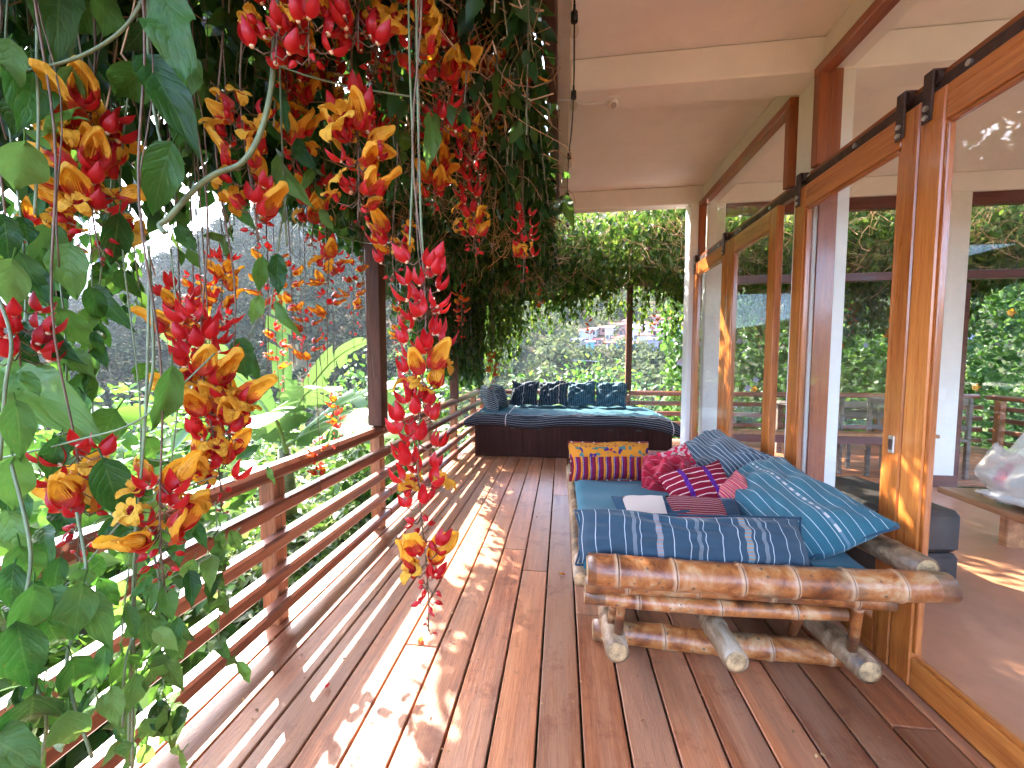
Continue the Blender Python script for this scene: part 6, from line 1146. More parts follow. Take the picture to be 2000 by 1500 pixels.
    ('leafy strand high up between the two biggest racemes', (-1.1693, 1.195, 2.6511), [([(-1.1693, 1.195, 2.6511), (-1.164, 1.1867, 2.5053), (-1.17, 1.1769, 2.3595), (-1.1847, 1.1661, 2.2137), (-1.2026, 1.1549, 2.0678), (-1.2171, 1.1441, 1.922), (-1.2227, 1.1344, 1.7762)], 0.0022)], [((-1.0963, 1.1242, 2.5034), (0.4833, -0.3916, -0.783), 0.1287, 0.972, True), ((-1.1833, 1.1982, 2.5003), (-0.3824, -0.1284, -0.915), 0.0589, 0.909, True), ((-1.1821, 1.1999, 2.4238), (0.5013, -0.435, -0.748), 0.1373, 0.862, False), ((-1.1405, 1.1487, 2.3795), (0.0054, -0.3599, -0.933), 0.0699, 0.823, False), ((-1.2165, 1.2339, 2.3937), (0.6077, -0.4495, -0.6547), 0.2146, 0.88, False), ((-1.2171, 1.2133, 2.3782), (0.3236, -0.5559, -0.7657), 0.1743, 1.022, True), ((-1.1822, 1.186, 2.2936), (0.2796, 0.0158, -0.96), 0.0782, 1.033, False), ((-1.1534, 1.1372, 2.2595), (-0.847, 0.1882, -0.4972), 0.0863, 0.866, False), ((-1.2603, 1.2571, 2.2916), (0.1566, 0.608, -0.7784), 0.0576, 0.972, False), ((-1.155, 1.1322, 2.1989), (-0.8392, 0.3844, -0.3847), 0.091, 0.844, False), ((-1.1732, 1.1522, 2.1504), (0.6295, -0.4894, -0.6035), 0.1669, 0.971, True), ((-1.2598, 1.2255, 2.1416), (0.614, -0.4335, -0.6596), 0.1482, 0.889, False), ((-1.1666, 1.1232, 2.0757), (0.3014, -0.4932, -0.816), 0.1032, 0.894, False), ((-1.2105, 1.1598, 2.0187), (-0.6044, 0.7851, -0.1355), 0.0971, 0.797, False), ((-1.1665, 1.1088, 1.9306), (-0.2272, 0.6551, -0.7205), 0.0552, 0.907, False), ((-1.146, 1.077, 1.9144), (0.3331, -0.5411, -0.7721), 0.1046, 0.818, True), ((-1.3036, 1.2285, 1.9197), (-0.3299, 0.7439, -0.5812), 0.0674, 0.973, True), ((-1.1831, 1.1085, 1.8115), (-0.265, 0.725, -0.6357), 0.0526, 0.982, False), ((-1.206, 1.1198, 1.8154), (-0.4137, 0.1104, -0.9037), 0.0546, 1.005, False), ((-1.177, 1.1047, 1.7515), (0.7255, -0.2098, -0.6555), 0.1034, 0.941, False)]),
    ('leafy strand behind the curved green stem', (-1.1502, 1.4121, 2.8593), [([(-1.1502, 1.4121, 2.8593), (-1.1644, 1.3999, 2.6902), (-1.1848, 1.387, 2.521), (-1.2038, 1.3742, 2.3518), (-1.2142, 1.3624, 2.1827), (-1.2121, 1.3523, 2.0135), (-1.1977, 1.3437, 1.8443)], 0.0022)], [((-1.062, 1.2982, 2.6585), (-0.5143, 0.8111, 0.2788), 0.116, 1.013, False), ((-1.1696, 1.4097, 2.7754), (0.0674, -0.5096, -0.8578), 0.127, 0.815, False), ((-1.1202, 1.3432, 2.6502), (0.1883, -0.4969, -0.8471), 0.1303, 0.977, False), ((-1.124, 1.3541, 2.5996), (-0.0136, 0.8737, -0.4864), 0.0469, 0.99, False), ((-1.1196, 1.3142, 2.509), (-0.8288, 0.2559, -0.4977), 0.0609, 0.901, False), ((-1.2124, 1.4248, 2.5376), (-0.0896, 0.5767, -0.812), 0.0467, 1.018, True), ((-1.1089, 1.2908, 2.3601), (-0.3879, 0.9063, -0.168), 0.0693, 1.023, False), ((-1.219, 1.4036, 2.4488), (-0.7741, 0.6015, -0.1974), 0.0969, 0.94, False), ((-1.2042, 1.3839, 2.3763), (-0.5864, 0.8098, 0.0215), 0.0967, 0.816, False), ((-1.2164, 1.3867, 2.3801), (-0.4217, -0.0791, -0.9033), 0.0553, 0.895, True), ((-1.2376, 1.392, 2.3085), (-0.7347, 0.0126, -0.6783), 0.0599, 0.808, False), ((-1.2453, 1.4157, 2.2567), (0.338, 0.6736, -0.6572), 0.0468, 0.825, False), ((-1.2546, 1.4144, 2.1818), (0.5431, -0.3612, -0.758), 0.1222, 0.964, False), ((-1.2903, 1.4393, 2.1966), (-0.6425, 0.3693, -0.6715), 0.0804, 0.882, False), ((-1.238, 1.3919, 2.0954), (0.5394, -0.1512, -0.8284), 0.0787, 0.799, False), ((-1.252, 1.4031, 2.026), (0.5019, -0.2642, -0.8236), 0.0808, 0.817, False), ((-1.2567, 1.3906, 2.0224), (-0.5908, -0.0715, -0.8036), 0.0614, 0.801, False), ((-1.1926, 1.3442, 1.9199), (0.6552, -0.3595, -0.6645), 0.1199, 0.902, False), ((-1.2245, 1.3575, 1.9251), (-0.4125, -0.0754, -0.9078), 0.0756, 0.888, False), ((-1.2911, 1.4403, 1.8766), (-0.4713, 0.0712, -0.8791), 0.0629, 0.807, False)]),
    ('leafy strand above the dark post', (-0.9307, 1.4935, 2.9114), [([(-0.9307, 1.4935, 2.9114), (-0.9517, 1.4801, 2.7364), (-0.9661, 1.4675, 2.5614), (-0.9685, 1.4564, 2.3864), (-0.9575, 1.447, 2.2114), (-0.9364, 1.4389, 2.0364), (-0.9123, 1.4312, 1.8614)], 0.0022)], [((-0.9665, 1.5432, 2.8725), (0.2054, 0.8281, -0.5216), 0.0499, 0.846, False), ((-0.9401, 1.471, 2.8038), (-0.7952, 0.6037, 0.0572), 0.1018, 0.835, False), ((-0.9383, 1.4569, 2.721), (-0.6966, 0.63, -0.3433), 0.0806, 1.011, False), ((-0.9087, 1.4183, 2.6236), (0.4989, -0.4317, -0.7515), 0.1608, 0.961, False), ((-0.973, 1.4819, 2.6847), (-0.7368, 0.0047, -0.6761), 0.0723, 1.039, True), ((-1.0169, 1.5473, 2.6824), (0.2801, -0.598, -0.7509), 0.1996, 0.887, False), ((-0.9111, 1.3943, 2.4773), (0.2804, 0.602, -0.7476), 0.0461, 1.007, False), ((-0.9668, 1.4553, 2.5275), (-0.0534, -0.4062, -0.9122), 0.092, 0.803, False), ((-0.9367, 1.404, 2.4091), (-0.0907, -0.2801, -0.9557), 0.079, 0.937, False), ((-1.0343, 1.5648, 2.4601), (-0.074, 0.6542, -0.7527), 0.066, 0.998, False), ((-0.9755, 1.4538, 2.3833), (-0.4094, -0.084, -0.9085), 0.0764, 0.856, False), ((-1.0114, 1.5273, 2.3704), (0.4318, -0.4257, -0.7952), 0.1063, 0.958, False), ((-0.9806, 1.4638, 2.3296), (0.219, -0.623, -0.751), 0.1338, 0.882, True), ((-0.9882, 1.4959, 2.2636), (0.36, -0.2772, -0.8908), 0.0847, 0.907, False), ((-0.9619, 1.4343, 2.2295), (0.2233, -0.6912, -0.6873), 0.1607, 0.964, False), ((-0.9546, 1.4407, 2.1413), (0.2647, -0.5998, -0.7551), 0.1412, 0.918, False), ((-0.9016, 1.3897, 2.0425), (-0.373, 0.9278, -0.0085), 0.1437, 0.836, False), ((-0.8919, 1.3511, 2.0239), (-0.0467, -0.4605, -0.8864), 0.0856, 0.803, False), ((-0.9026, 1.3984, 1.9895), (0.4046, 0.0439, -0.9134), 0.0526, 1.045, False), ((-0.9527, 1.4562, 2.0166), (-0.7258, 0.579, -0.3713), 0.0791, 0.921, False), ((-0.8729, 1.3729, 1.8898), (0.5343, -0.0943, -0.84), 0.0768, 1.024, False), ((-0.9184, 1.4129, 1.9063), (-0.7479, 0.4885, -0.4494), 0.0987, 0.968, False)]),
    ('leafy strand right of the dark post top', (-0.7467, 1.624, 3.0155), [([(-0.7467, 1.624, 3.0155), (-0.7308, 1.6146, 2.8288), (-0.7064, 1.6062, 2.6421), (-0.6814, 1.5978, 2.4555), (-0.6642, 1.5885, 2.2688), (-0.6603, 1.5775, 2.0821)], 0.0022)], [((-0.7126, 1.5775, 2.8757), (0.3777, -0.5454, -0.7482), 0.2516, 0.83, False), ((-0.7559, 1.6394, 2.8623), (-0.1472, -0.4236, -0.8938), 0.1257, 0.935, False), ((-0.7098, 1.5873, 2.7395), (-0.1389, 0.9325, -0.3333), 0.0512, 1.001, False), ((-0.7345, 1.6443, 2.712), (-0.4249, 0.2834, -0.8597), 0.0595, 0.81, False), ((-0.69, 1.5856, 2.592), (0.3274, -0.4789, -0.8145), 0.1789, 0.901, False), ((-0.7049, 1.6207, 2.5418), (-0.497, 0.8487, 0.1809), 0.1367, 0.837, False), ((-0.6838, 1.6198, 2.4589), (-0.0748, 0.9885, -0.1314), 0.0921, 0.802, False), ((-0.6709, 1.5418, 2.4098), (-0.7977, 0.2162, -0.5629), 0.0718, 0.962, False), ((-0.6865, 1.6427, 2.3846), (0.1677, 0.5409, -0.8242), 0.0665, 0.886, False), ((-0.7086, 1.656, 2.3952), (0.011, -0.5965, -0.8025), 0.151, 0.801, False), ((-0.6474, 1.5611, 2.2576), (0.3935, -0.6158, -0.6826), 0.1642, 0.989, False), ((-0.624, 1.4787, 2.2099), (0.083, -0.5887, -0.8041), 0.1103, 0.97, False), ((-0.6317, 1.5333, 2.1656), (0.0758, 0.88, -0.4689), 0.0753, 0.847, False), ((-0.72, 1.6917, 2.254), (-0.796, 0.4721, -0.3788), 0.096, 0.916, False), ((-0.6048, 1.469, 2.047), (0.0546, 0.9708, -0.2337), 0.0812, 1.025, False), ((-0.6692, 1.577, 2.0995), (-0.5574, -0.0939, -0.8249), 0.0677, 0.881, True), ((-0.6253, 1.46, 1.9826), (-0.77, 0.2317, -0.5945), 0.0741, 0.921, False)]),
    ('leafy strand near the ceiling edge beam', (-0.2643, 2.007, 3.3277), [([(-0.2643, 2.007, 3.3277), (-0.2337, 1.9972, 3.1061), (-0.2093, 1.9866, 2.8844), (-0.199, 1.9743, 2.6628), (-0.2057, 1.9598, 2.4411), (-0.2266, 1.9435, 2.2194)], 0.0022)], [((-0.2315, 1.9175, 3.1352), (0.3191, -0.4302, -0.8445), 0.1207, 1.009, False), ((-0.2314, 1.9047, 3.042), (-0.3033, 0.9297, 0.2089), 0.0931, 0.928, False), ((-0.2093, 1.8925, 2.9333), (0.1706, -0.4171, -0.8927), 0.1388, 0.864, False), ((-0.2349, 2.0799, 2.978), (-0.5946, 0.0099, -0.8039), 0.0825, 1.034, False), ((-0.194, 1.9746, 2.782), (0.3198, -0.4383, -0.84), 0.1222, 0.903, False), ((-0.2136, 2.0237, 2.7286), (-0.4607, 0.8798, 0.1172), 0.1017, 1.043, False), ((-0.1846, 1.8886, 2.5292), (0.2856, -0.4904, -0.8234), 0.1017, 0.839, False), ((-0.2114, 1.9798, 2.4941), (-0.4045, 0.9019, -0.1514), 0.0991, 0.827, False), ((-0.215, 2.063, 2.4488), (0.1796, -0.6056, -0.7752), 0.1369, 0.959, False), ((-0.2127, 1.9203, 2.3756), (-0.0567, -0.7784, -0.6252), 0.2158, 1.03, False), ((-0.2334, 2.022, 2.3063), (-0.2173, -0.2822, -0.9344), 0.1013, 0.899, False), ((-0.2113, 1.8186, 2.1097), (0.2491, 0.8443, -0.4744), 0.0694, 0.975, False)]),
    ('small sprig of leaves growing along the string-light cable', (-0.0089, 3.2165, 2.7685), [([(-0.0089, 3.2165, 2.7685), (-0.0118, 3.1938, 2.4069)], 0.002)], [((0.0042, 3.1074, 2.7757), (0.4438, 0.8082, -0.3871), 0.106, 1.032, False), ((0.0061, 3.3576, 2.6679), (0.249, -0.6866, -0.6831), 0.2526, 0.894, False), ((-0.0195, 3.1189, 2.5727), (-0.1487, -0.6753, -0.7224), 0.2264, 1.022, False)]),
    ('leafy strand hanging in front of the rails in the lower left', (-1.0674, 0.9393, 2.3909), [([(-1.0674, 0.9393, 2.3909), (-1.0698, 0.9319, 2.2743), (-1.0799, 0.9234, 2.1576), (-1.0941, 0.9145, 2.0409), (-1.107, 0.9057, 1.9243), (-1.1138, 0.8976, 1.8076), (-1.1118, 0.8907, 1.6909), (-1.1014, 0.8848, 1.5743), (-1.086, 0.8796, 1.4576), (-1.0705, 0.8744, 1.3409), (-1.0602, 0.8685, 1.2243), (-1.0582, 0.8616, 1.1076), (-1.065, 0.8535, 0.9909), (-1.0779, 0.8447, 0.8743), (-1.0921, 0.8358, 0.7576), (-1.1022, 0.8273, 0.6409), (-1.1045, 0.8198, 0.5243), (-1.0979, 0.8135, 0.4076)], 0.0018)], [((-1.0063, 0.8252, 1.12), (-0.3661, 0.5767, -0.7304), 0.075, 0.915, False), ((-1.0449, 0.8491, 1.0425), (0.7172, -0.398, -0.5721), 0.0744, 0.795, False), ((-1.06, 0.8536, 1.0402), (0.639, -0.6809, -0.3579), 0.09, 0.995, True), ((-0.9758, 0.7924, 1.0165), (-0.4005, 0.6048, -0.6884), 0.1329, 0.95, True), ((-1.1249, 0.889, 0.9143), (0.1029, -0.5287, -0.8425), 0.0434, 0.833, True), ((-1.0655, 0.8393, 0.865), (0.8089, -0.4423, -0.3874), 0.0788, 0.917, True), ((-1.0952, 0.85, 0.8597), (-0.694, 0.1186, -0.7102), 0.0798, 0.853, True), ((-1.131, 0.8639, 0.7721), (-0.5319, -0.1311, -0.8366), 0.07, 0.941, True), ((-1.0832, 0.8357, 0.7319), (0.8713, -0.2721, -0.4084), 0.0818, 1.018, True), ((-1.156, 0.8751, 0.6987), (-0.6161, 0.2151, -0.7577), 0.1206, 0.892, True), ((-1.1277, 0.8462, 0.6748), (-0.2324, -0.6797, -0.6957), 0.0331, 0.919, False), ((-1.063, 0.8013, 0.6426), (-0.0402, 0.3055, -0.9513), 0.0651, 0.951, True), ((-1.0319, 0.775, 0.6063), (-0.3498, 0.4371, -0.8286), 0.1509, 0.872, True), ((-1.0785, 0.7943, 0.5866), (-0.685, 0.2565, -0.6819), 0.1536, 0.99, False), ((-1.1296, 0.8432, 0.4705), (-0.0638, 0.2656, -0.962), 0.0984, 1.044, False), ((-1.0763, 0.8004, 0.4456), (0.7719, -0.3543, -0.5279), 0.0576, 1.016, True), ((-1.1265, 0.8263, 0.4164), (-0.6356, 0.121, -0.7625), 0.0921, 0.99, False), ((-1.0436, 0.7773, 0.4243), (0.8849, -0.4401, -0.1522), 0.0647, 0.837, True), ((-1.137, 0.8351, 0.3551), (0.413, -0.9086, 0.0628), 0.047, 1.043, True)]),
    ('thin leafy strand trailing down to the deck edge', (-0.9807, 0.9503, 2.3909), [([(-0.9807, 0.9503, 2.3909), (-0.9941, 0.9414, 2.2743), (-1.008, 0.9325, 2.1576), (-1.0172, 0.9241, 2.0409), (-1.0183, 0.9168, 1.9243), (-1.0105, 0.9106, 1.8076), (-0.9962, 0.9053, 1.6909), (-0.9802, 0.9001, 1.5743), (-0.9677, 0.8945, 1.4576), (-0.9627, 0.8879, 1.3409), (-0.9667, 0.8803, 1.2243), (-0.9781, 0.8717, 1.1076), (-0.9924, 0.8627, 0.9909), (-1.0044, 0.854, 0.8743), (-1.0096, 0.8461, 0.7576), (-1.0059, 0.8394, 0.6409), (-0.9942, 0.8337, 0.5243), (-0.9783, 0.8286, 0.4076)], 0.0018)], [((-0.9351, 0.8089, 0.9606), (-0.1739, 0.2833, -0.9431), 0.0747, 1.046, True), ((-1.0574, 0.9028, 0.9166), (-0.4997, -0.1053, -0.8598), 0.0668, 0.881, True), ((-1.0777, 0.909, 0.8405), (-0.4239, -0.4139, -0.8056), 0.0413, 0.967, False), ((-1.015, 0.8622, 0.8109), (0.692, -0.3252, -0.6445), 0.067, 0.842, False), ((-1.0634, 0.8881, 0.796), (0.4617, -0.8785, -0.1229), 0.0765, 0.99, False), ((-1.0253, 0.868, 0.7428), (0.7137, -0.0559, -0.6982), 0.0571, 0.873, False), ((-1.0682, 0.8883, 0.7259), (0.4491, -0.8538, -0.2632), 0.0596, 0.83, False), ((-1.0322, 0.8645, 0.6897), (0.7841, -0.6047, 0.1396), 0.1196, 1.028, False), ((-1.0584, 0.8799, 0.6779), (-0.4794, 0.0324, -0.877), 0.0505, 0.961, True), ((-0.9781, 0.8218, 0.6631), (-0.2804, 0.4556, -0.8449), 0.1045, 0.931, False), ((-1.0514, 0.8706, 0.6207), (0.3577, -0.8356, -0.4169), 0.0473, 0.816, True), ((-0.9739, 0.8202, 0.6075), (0.8845, -0.4646, 0.043), 0.0915, 0.924, True), ((-0.9783, 0.8233, 0.5326), (0.0269, 0.2232, -0.9744), 0.0549, 0.877, True), ((-1.0326, 0.8623, 0.4924), (0.6174, -0.7588, -0.2072), 0.0483, 0.929, False), ((-1.0436, 0.8833, 0.4118), (0.8228, -0.5448, 0.162), 0.1228, 1.003, True), ((-0.9844, 0.8197, 0.4791), (0.007, -0.8956, -0.4449), 0.0364, 0.92, False)]),
    ('leafy strand behind the low orange raceme on the left', (-1.4078, 1.0575, 2.5471), [([(-1.4078, 1.0575, 2.5471), (-1.4208, 1.0477, 2.4129), (-1.4254, 1.0388, 2.2787), (-1.4197, 1.0313, 2.1446), (-1.4053, 1.0248, 2.0104), (-1.3868, 1.0189, 1.8762), (-1.3704, 1.0127, 1.7421), (-1.3615, 1.0056, 1.6079), (-1.3627, 0.9972, 1.4737), (-1.3734, 0.9876, 1.3396), (-1.3894, 0.9773, 1.2054), (-1.4047, 0.9671, 1.0712), (-1.4138, 0.9577, 0.9371)], 0.0018)], [((-1.3776, 1.0243, 1.5526), (0.8096, -0.3839, -0.4441), 0.1509, 0.815, False), ((-1.3733, 1.0117, 1.493), (-0.3212, 0.5255, -0.7879), 0.0548, 0.85, True), ((-1.3466, 0.9848, 1.4886), (0.6309, -0.5813, -0.5139), 0.1027, 0.974, False), ((-1.3547, 0.9935, 1.4256), (0.5906, -0.0153, -0.8068), 0.0578, 0.943, False), ((-1.3707, 0.9907, 1.4263), (-0.8701, 0.4476, -0.2066), 0.1952, 0.886, False), ((-1.4171, 1.0273, 1.3606), (0.5203, -0.2449, -0.8182), 0.0782, 0.914, False), ((-1.3042, 0.9367, 1.3606), (-0.8291, 0.4446, -0.3389), 0.1763, 0.956, True), ((-1.3267, 0.9541, 1.3053), (0.5644, -0.2687, -0.7805), 0.0795, 0.819, True), ((-1.3389, 0.9525, 1.3067), (0.4391, -0.6395, -0.6311), 0.0852, 1.002, False), ((-1.3049, 0.9217, 1.2596), (-0.8258, 0.4279, -0.3673), 0.1531, 0.859, False), ((-1.3775, 0.9742, 1.1864), (0.508, -0.0367, -0.8606), 0.0705, 1.026, False), ((-1.2989, 0.9084, 1.1961), (-0.5015, 0.1014, -0.8592), 0.0757, 1.041, False), ((-1.5136, 1.0449, 1.1238), (0.6666, -0.7147, -0.212), 0.1467, 0.998, False), ((-1.369, 0.952, 1.0737), (0.1871, 0.3683, -0.9107), 0.0641, 0.889, True), ((-1.4501, 0.9931, 1.0587), (0.0965, -0.4879, -0.8676), 0.0624, 0.844, False), ((-1.4263, 0.9786, 1.0122), (-0.2846, 0.3402, -0.8963), 0.0632, 0.932, True), ((-1.4421, 0.9823, 1.0111), (0.4531, -0.6399, -0.6207), 0.0549, 1.022, False), ((-1.4167, 0.9685, 0.9415), (0.6626, -0.1098, -0.7409), 0.0742, 0.898, False)]),
    ('leafy strand behind the top left corner leaves', (-1.4922, 0.9932, 2.495), [([(-1.4922, 0.9932, 2.495), (-1.4901, 0.9856, 2.3667), (-1.4787, 0.9791, 2.2383), (-1.4617, 0.9734, 2.11), (-1.4447, 0.9676, 1.9817), (-1.4333, 0.9612, 1.8533), (-1.4312, 0.9535, 1.725), (-1.4386, 0.9447, 1.5967)], 0.0018)], [((-1.4411, 0.9565, 2.229), (-0.7558, 0.6398, -0.1393), 0.0879, 1.046, False), ((-1.4972, 0.9986, 2.2199), (0.7116, -0.3365, -0.6168), 0.1722, 0.977, False), ((-1.3911, 0.9137, 2.1486), (-0.9383, 0.3218, -0.1266), 0.1132, 1.044, False), ((-1.4164, 0.9452, 2.1068), (0.6115, -0.2841, -0.7385), 0.1134, 1.035, False), ((-1.4589, 0.9612, 2.1232), (-0.9324, 0.3104, -0.1854), 0.1133, 0.834, False), ((-1.5215, 1.0066, 2.1013), (-0.9279, 0.3698, -0.0479), 0.1329, 0.874, True), ((-1.5245, 1.0261, 2.0607), (0.7272, -0.2738, -0.6295), 0.1253, 1.045, True), ((-1.4074, 0.9483, 1.9421), (0.6612, -0.2705, -0.6998), 0.1156, 0.833, False), ((-1.3863, 0.9209, 1.9269), (0.1141, -0.4323, -0.8945), 0.0838, 1.04, False), ((-1.4007, 0.943, 1.8713), (0.6712, -0.3527, -0.652), 0.1291, 0.954, False), ((-1.4611, 0.9723, 1.8899), (0.1322, -0.4428, -0.8868), 0.0827, 0.893, False), ((-1.4152, 0.9519, 1.819), (0.637, -0.3249, -0.699), 0.1159, 0.939, False), ((-1.3703, 0.9134, 1.8008), (0.1556, -0.3592, -0.9202), 0.0779, 0.888, False), ((-1.4733, 0.9875, 1.7837), (-0.7256, 0.569, -0.3869), 0.0967, 1.044, False), ((-1.372, 0.918, 1.6963), (-0.6958, 0.63, -0.3449), 0.101, 0.85, True), ((-1.4418, 0.9551, 1.7107), (-0.5466, 0.0398, -0.8365), 0.0661, 1.023, False), ((-1.4328, 0.9552, 1.666), (-0.3929, 0.6326, -0.6674), 0.0545, 0.9, False), ((-1.4322, 0.9455, 1.6621), (-0.2496, -0.1477, -0.957), 0.0533, 0.891, False), ((-1.4509, 0.9588, 1.6014), (0.7216, -0.3111, -0.6185), 0.095, 0.811, False), ((-1.4381, 0.9403, 1.5972), (0.4074, -0.541, -0.7358), 0.0797, 1.021, False)]),
    ('short sprig of pale leaves over the lower rails', (-0.912, 0.9222, 0.973), [([(-0.912, 0.9222, 0.973), (-0.9053, 0.9155, 0.8505), (-0.901, 0.9085, 0.728), (-0.9003, 0.901, 0.6055)], 0.0016)], [((-0.9246, 0.9419, 0.9274), (-0.1988, 0.5965, -0.7776), 0.0723, 0.848, False), ((-0.8917, 0.9068, 0.8895), (0.3322, 0.01, -0.9431), 0.0548, 0.901, True), ((-0.9082, 0.9098, 0.8883), (-0.6821, 0.4156, -0.6016), 0.1371, 1.004, False), ((-0.8754, 0.89, 0.8361), (-0.0109, 0.3198, -0.9474), 0.0638, 0.913, False), ((-0.8922, 0.8941, 0.8337), (-0.6659, 0.4556, -0.5908), 0.1592, 0.819, True), ((-0.8951, 0.9064, 0.7758), (0.6306, -0.4323, -0.6446), 0.0404, 0.936, True), ((-0.8986, 0.9008, 0.7804), (0.5476, -0.8163, 0.184), 0.093, 0.804, False), ((-0.9113, 0.9237, 0.7084), (0.8084, -0.5534, -0.2006), 0.0672, 0.919, True), ((-0.8603, 0.8642, 0.7485), (-0.4872, 0.3036, -0.8188), 0.0734, 1.0, True), ((-0.8665, 0.8646, 0.6895), (-0.418, -0.0909, -0.9039), 0.0509, 0.915, False), ((-0.9126, 0.9163, 0.5945), (0.7663, -0.6424, -0.0124), 0.0646, 0.967, False), ((-0.9172, 0.9149, 0.5952), (-0.5487, 0.3814, -0.744), 0.0925, 0.831, True)]),
]
STEMS = [
    ('thick curved green stem arching across the upper left', [(-0.6615, 0.9016, 2.2599), (-0.6699, 0.8918, 2.1168), (-0.6772, 0.8828, 1.9856), (-0.7025, 0.873, 1.8783), (-0.7446, 0.8634, 1.8091), (-0.8061, 0.8541, 1.7829), (-0.8532, 0.8459, 1.7471), (-0.912, 0.8345, 1.6815), (-0.9332, 0.8307, 1.6637), (-0.9212, 0.8311, 1.6458)], 0.006),
    ('thin stem running diagonally across behind the flowers', [(-0.787, 1.0101, 2.1462), (-0.6784, 1.0213, 2.1054), (-0.5429, 1.0363, 2.0727), (-0.4074, 1.0521, 2.051)], 0.0026),
    ('bare stem falling straight left of the longest raceme', [(-0.3707, 0.9597, 2.2797), (-0.3654, 0.9469, 2.0604), (-0.3564, 0.9345, 1.8411), (-0.362, 0.9203, 1.6217)], 0.0028),
    ('bare stem falling straight right of the longest raceme', [(-0.3488, 0.9518, 2.2698), (-0.3416, 0.9334, 1.9564), (-0.3324, 0.9182, 1.6912), (-0.3242, 0.9118, 1.5706)], 0.003),
    ('thin dry stem crossing the lower left above the rail', [(-1.2219, 0.691, 1.1329), (-1.0361, 0.7172, 1.177), (-0.8941, 0.7381, 1.2266), (-0.8291, 0.8558, 1.366)], 0.0022),
    ('thin stem sweeping across the leaves low on the left', [(-1.1479, 0.6331, 0.8605), (-1.0038, 0.6529, 0.8864), (-0.9682, 0.7655, 1.0035), (-0.8268, 0.8379, 1.0705)], 0.0016),
    ('straight bare stem hanging down to the deck edge on the left', [(-0.8941, 0.7711, 1.5986), (-0.8992, 0.7485, 1.2419), (-0.9221, 0.725, 0.9074), (-0.932, 0.6963, 0.4615)], 0.0026),
    ('looping tendril beside the dark post', [(-1.3897, 1.888, 2.0578), (-1.1831, 1.9101, 1.993), (-0.9765, 1.9329, 1.9411), (-0.637, 1.5651, 1.8333)], 0.0028),
]
SHRUBS = [
    ('bright sunlit shrub with broad leaves left of the banana plant', -3.05, 2.25, 1.75, 0.75, 520, (0.14, 0.27)),
    ('broad-leaved shrub at the far left below the vines', -2.75, 1.15, 1.55, 0.7, 460, (0.13, 0.24)),
    ('leafy shrub at the foot of the railing on the left', -2.3, 1.75, 0.85, 0.5, 380, (0.1, 0.18)),
    ('loose pale shrub behind the bright sunlit one', -4.6, 3.4, 1.9, 0.9, 620, (0.13, 0.22)),
    ('round bush lower on the slope behind the banana plant', -6.5, 6.5, 1.9, 1.3, 900, (0.12, 0.2)),
    ('tall weeds beside the railing right of the dark post', -2.3, 4.6, 1.0, 0.6, 420, (0.1, 0.2)),
    ('tangled bush beyond the corner of the deck', -2.6, 7.6, 1.7, 0.9, 700, (0.1, 0.18)),
    ('rounded bush below the far railing behind the pillows', -0.3, 9.3, 1.7, 1.1, 800, (0.1, 0.18)),
    ('rounded bush below the far railing right of the slim post', 2.3, 9.5, 1.6, 1.0, 760, (0.1, 0.18)),
    ('low bush beyond the far railing in the middle', 1.0, 11.5, 2.2, 1.4, 900, (0.12, 0.2)),
    ('bush far down the slope left of the banana plant', -8.5, 6.0, 2.0, 1.5, 900, (0.14, 0.22)),
    ('bush down the slope beyond the dark post', -4.5, 9.5, 2.2, 1.4, 900, (0.14, 0.2)),
]
BANANAS = [
    ('banana plant with torn arching leaves beyond the railing, left of the dark post', -3.35, 4.35, [(-35, 82, 2.3, 0.56, 22, 1.2), (150, 48, 1.8, 0.6, 75, 0.3), (-80, 55, 1.8, 0.54, 70, -0.4), (60, 45, 2.1, 0.6, 60, 0.2), (100, 30, 1.8, 0.58, 60, 0.5), (20, 65, 2.0, 0.52, 60, -0.9), (-150, 50, 1.5, 0.5, 80, 0.1), (120, 62, 1.5, 0.5, 95, -0.2), (-110, 65, 1.8, 0.55, 55, 0.9)], 1.05, 1),
    ('smaller banana plant behind the first one', -2.95, 5.7, [(20, 70, 1.3, 0.4, 50, 0.6), (90, 40, 1.5, 0.42, 60, 0), (-60, 50, 1.4, 0.42, 70, 0.2), (-10, 60, 1.2, 0.38, 60, -0.5), (170, 40, 1.2, 0.4, 70, 0.2), (130, 55, 1.2, 0.4, 80, 0.3)], 0.75, 2),
]
VILLAGE = [
    (2.2, 0.035),
    (3.4, 0.042),
    (4.4, 0.06),
    (5.1, 0.038),
    (5.9, 0.066),
    (6.6, 0.05),
    (7.3, 0.075),
    (7.9, 0.04),
    (8.6, 0.06),
    (9.3, 0.08),
    (9.9, 0.048),
    (10.6, 0.068),
    (11.3, 0.034),
    (12.0, 0.058),
    (12.7, 0.078),
    (13.4, 0.045),
    (14.1, 0.066),
    (14.9, 0.036),
    (15.7, 0.055),
    (4.0, 0.018),
    (8.2, 0.022),
    (12.4, 0.02),
    (6.9, 0.028),
    (10.2, 0.026),
    (14.4, 0.022),
]
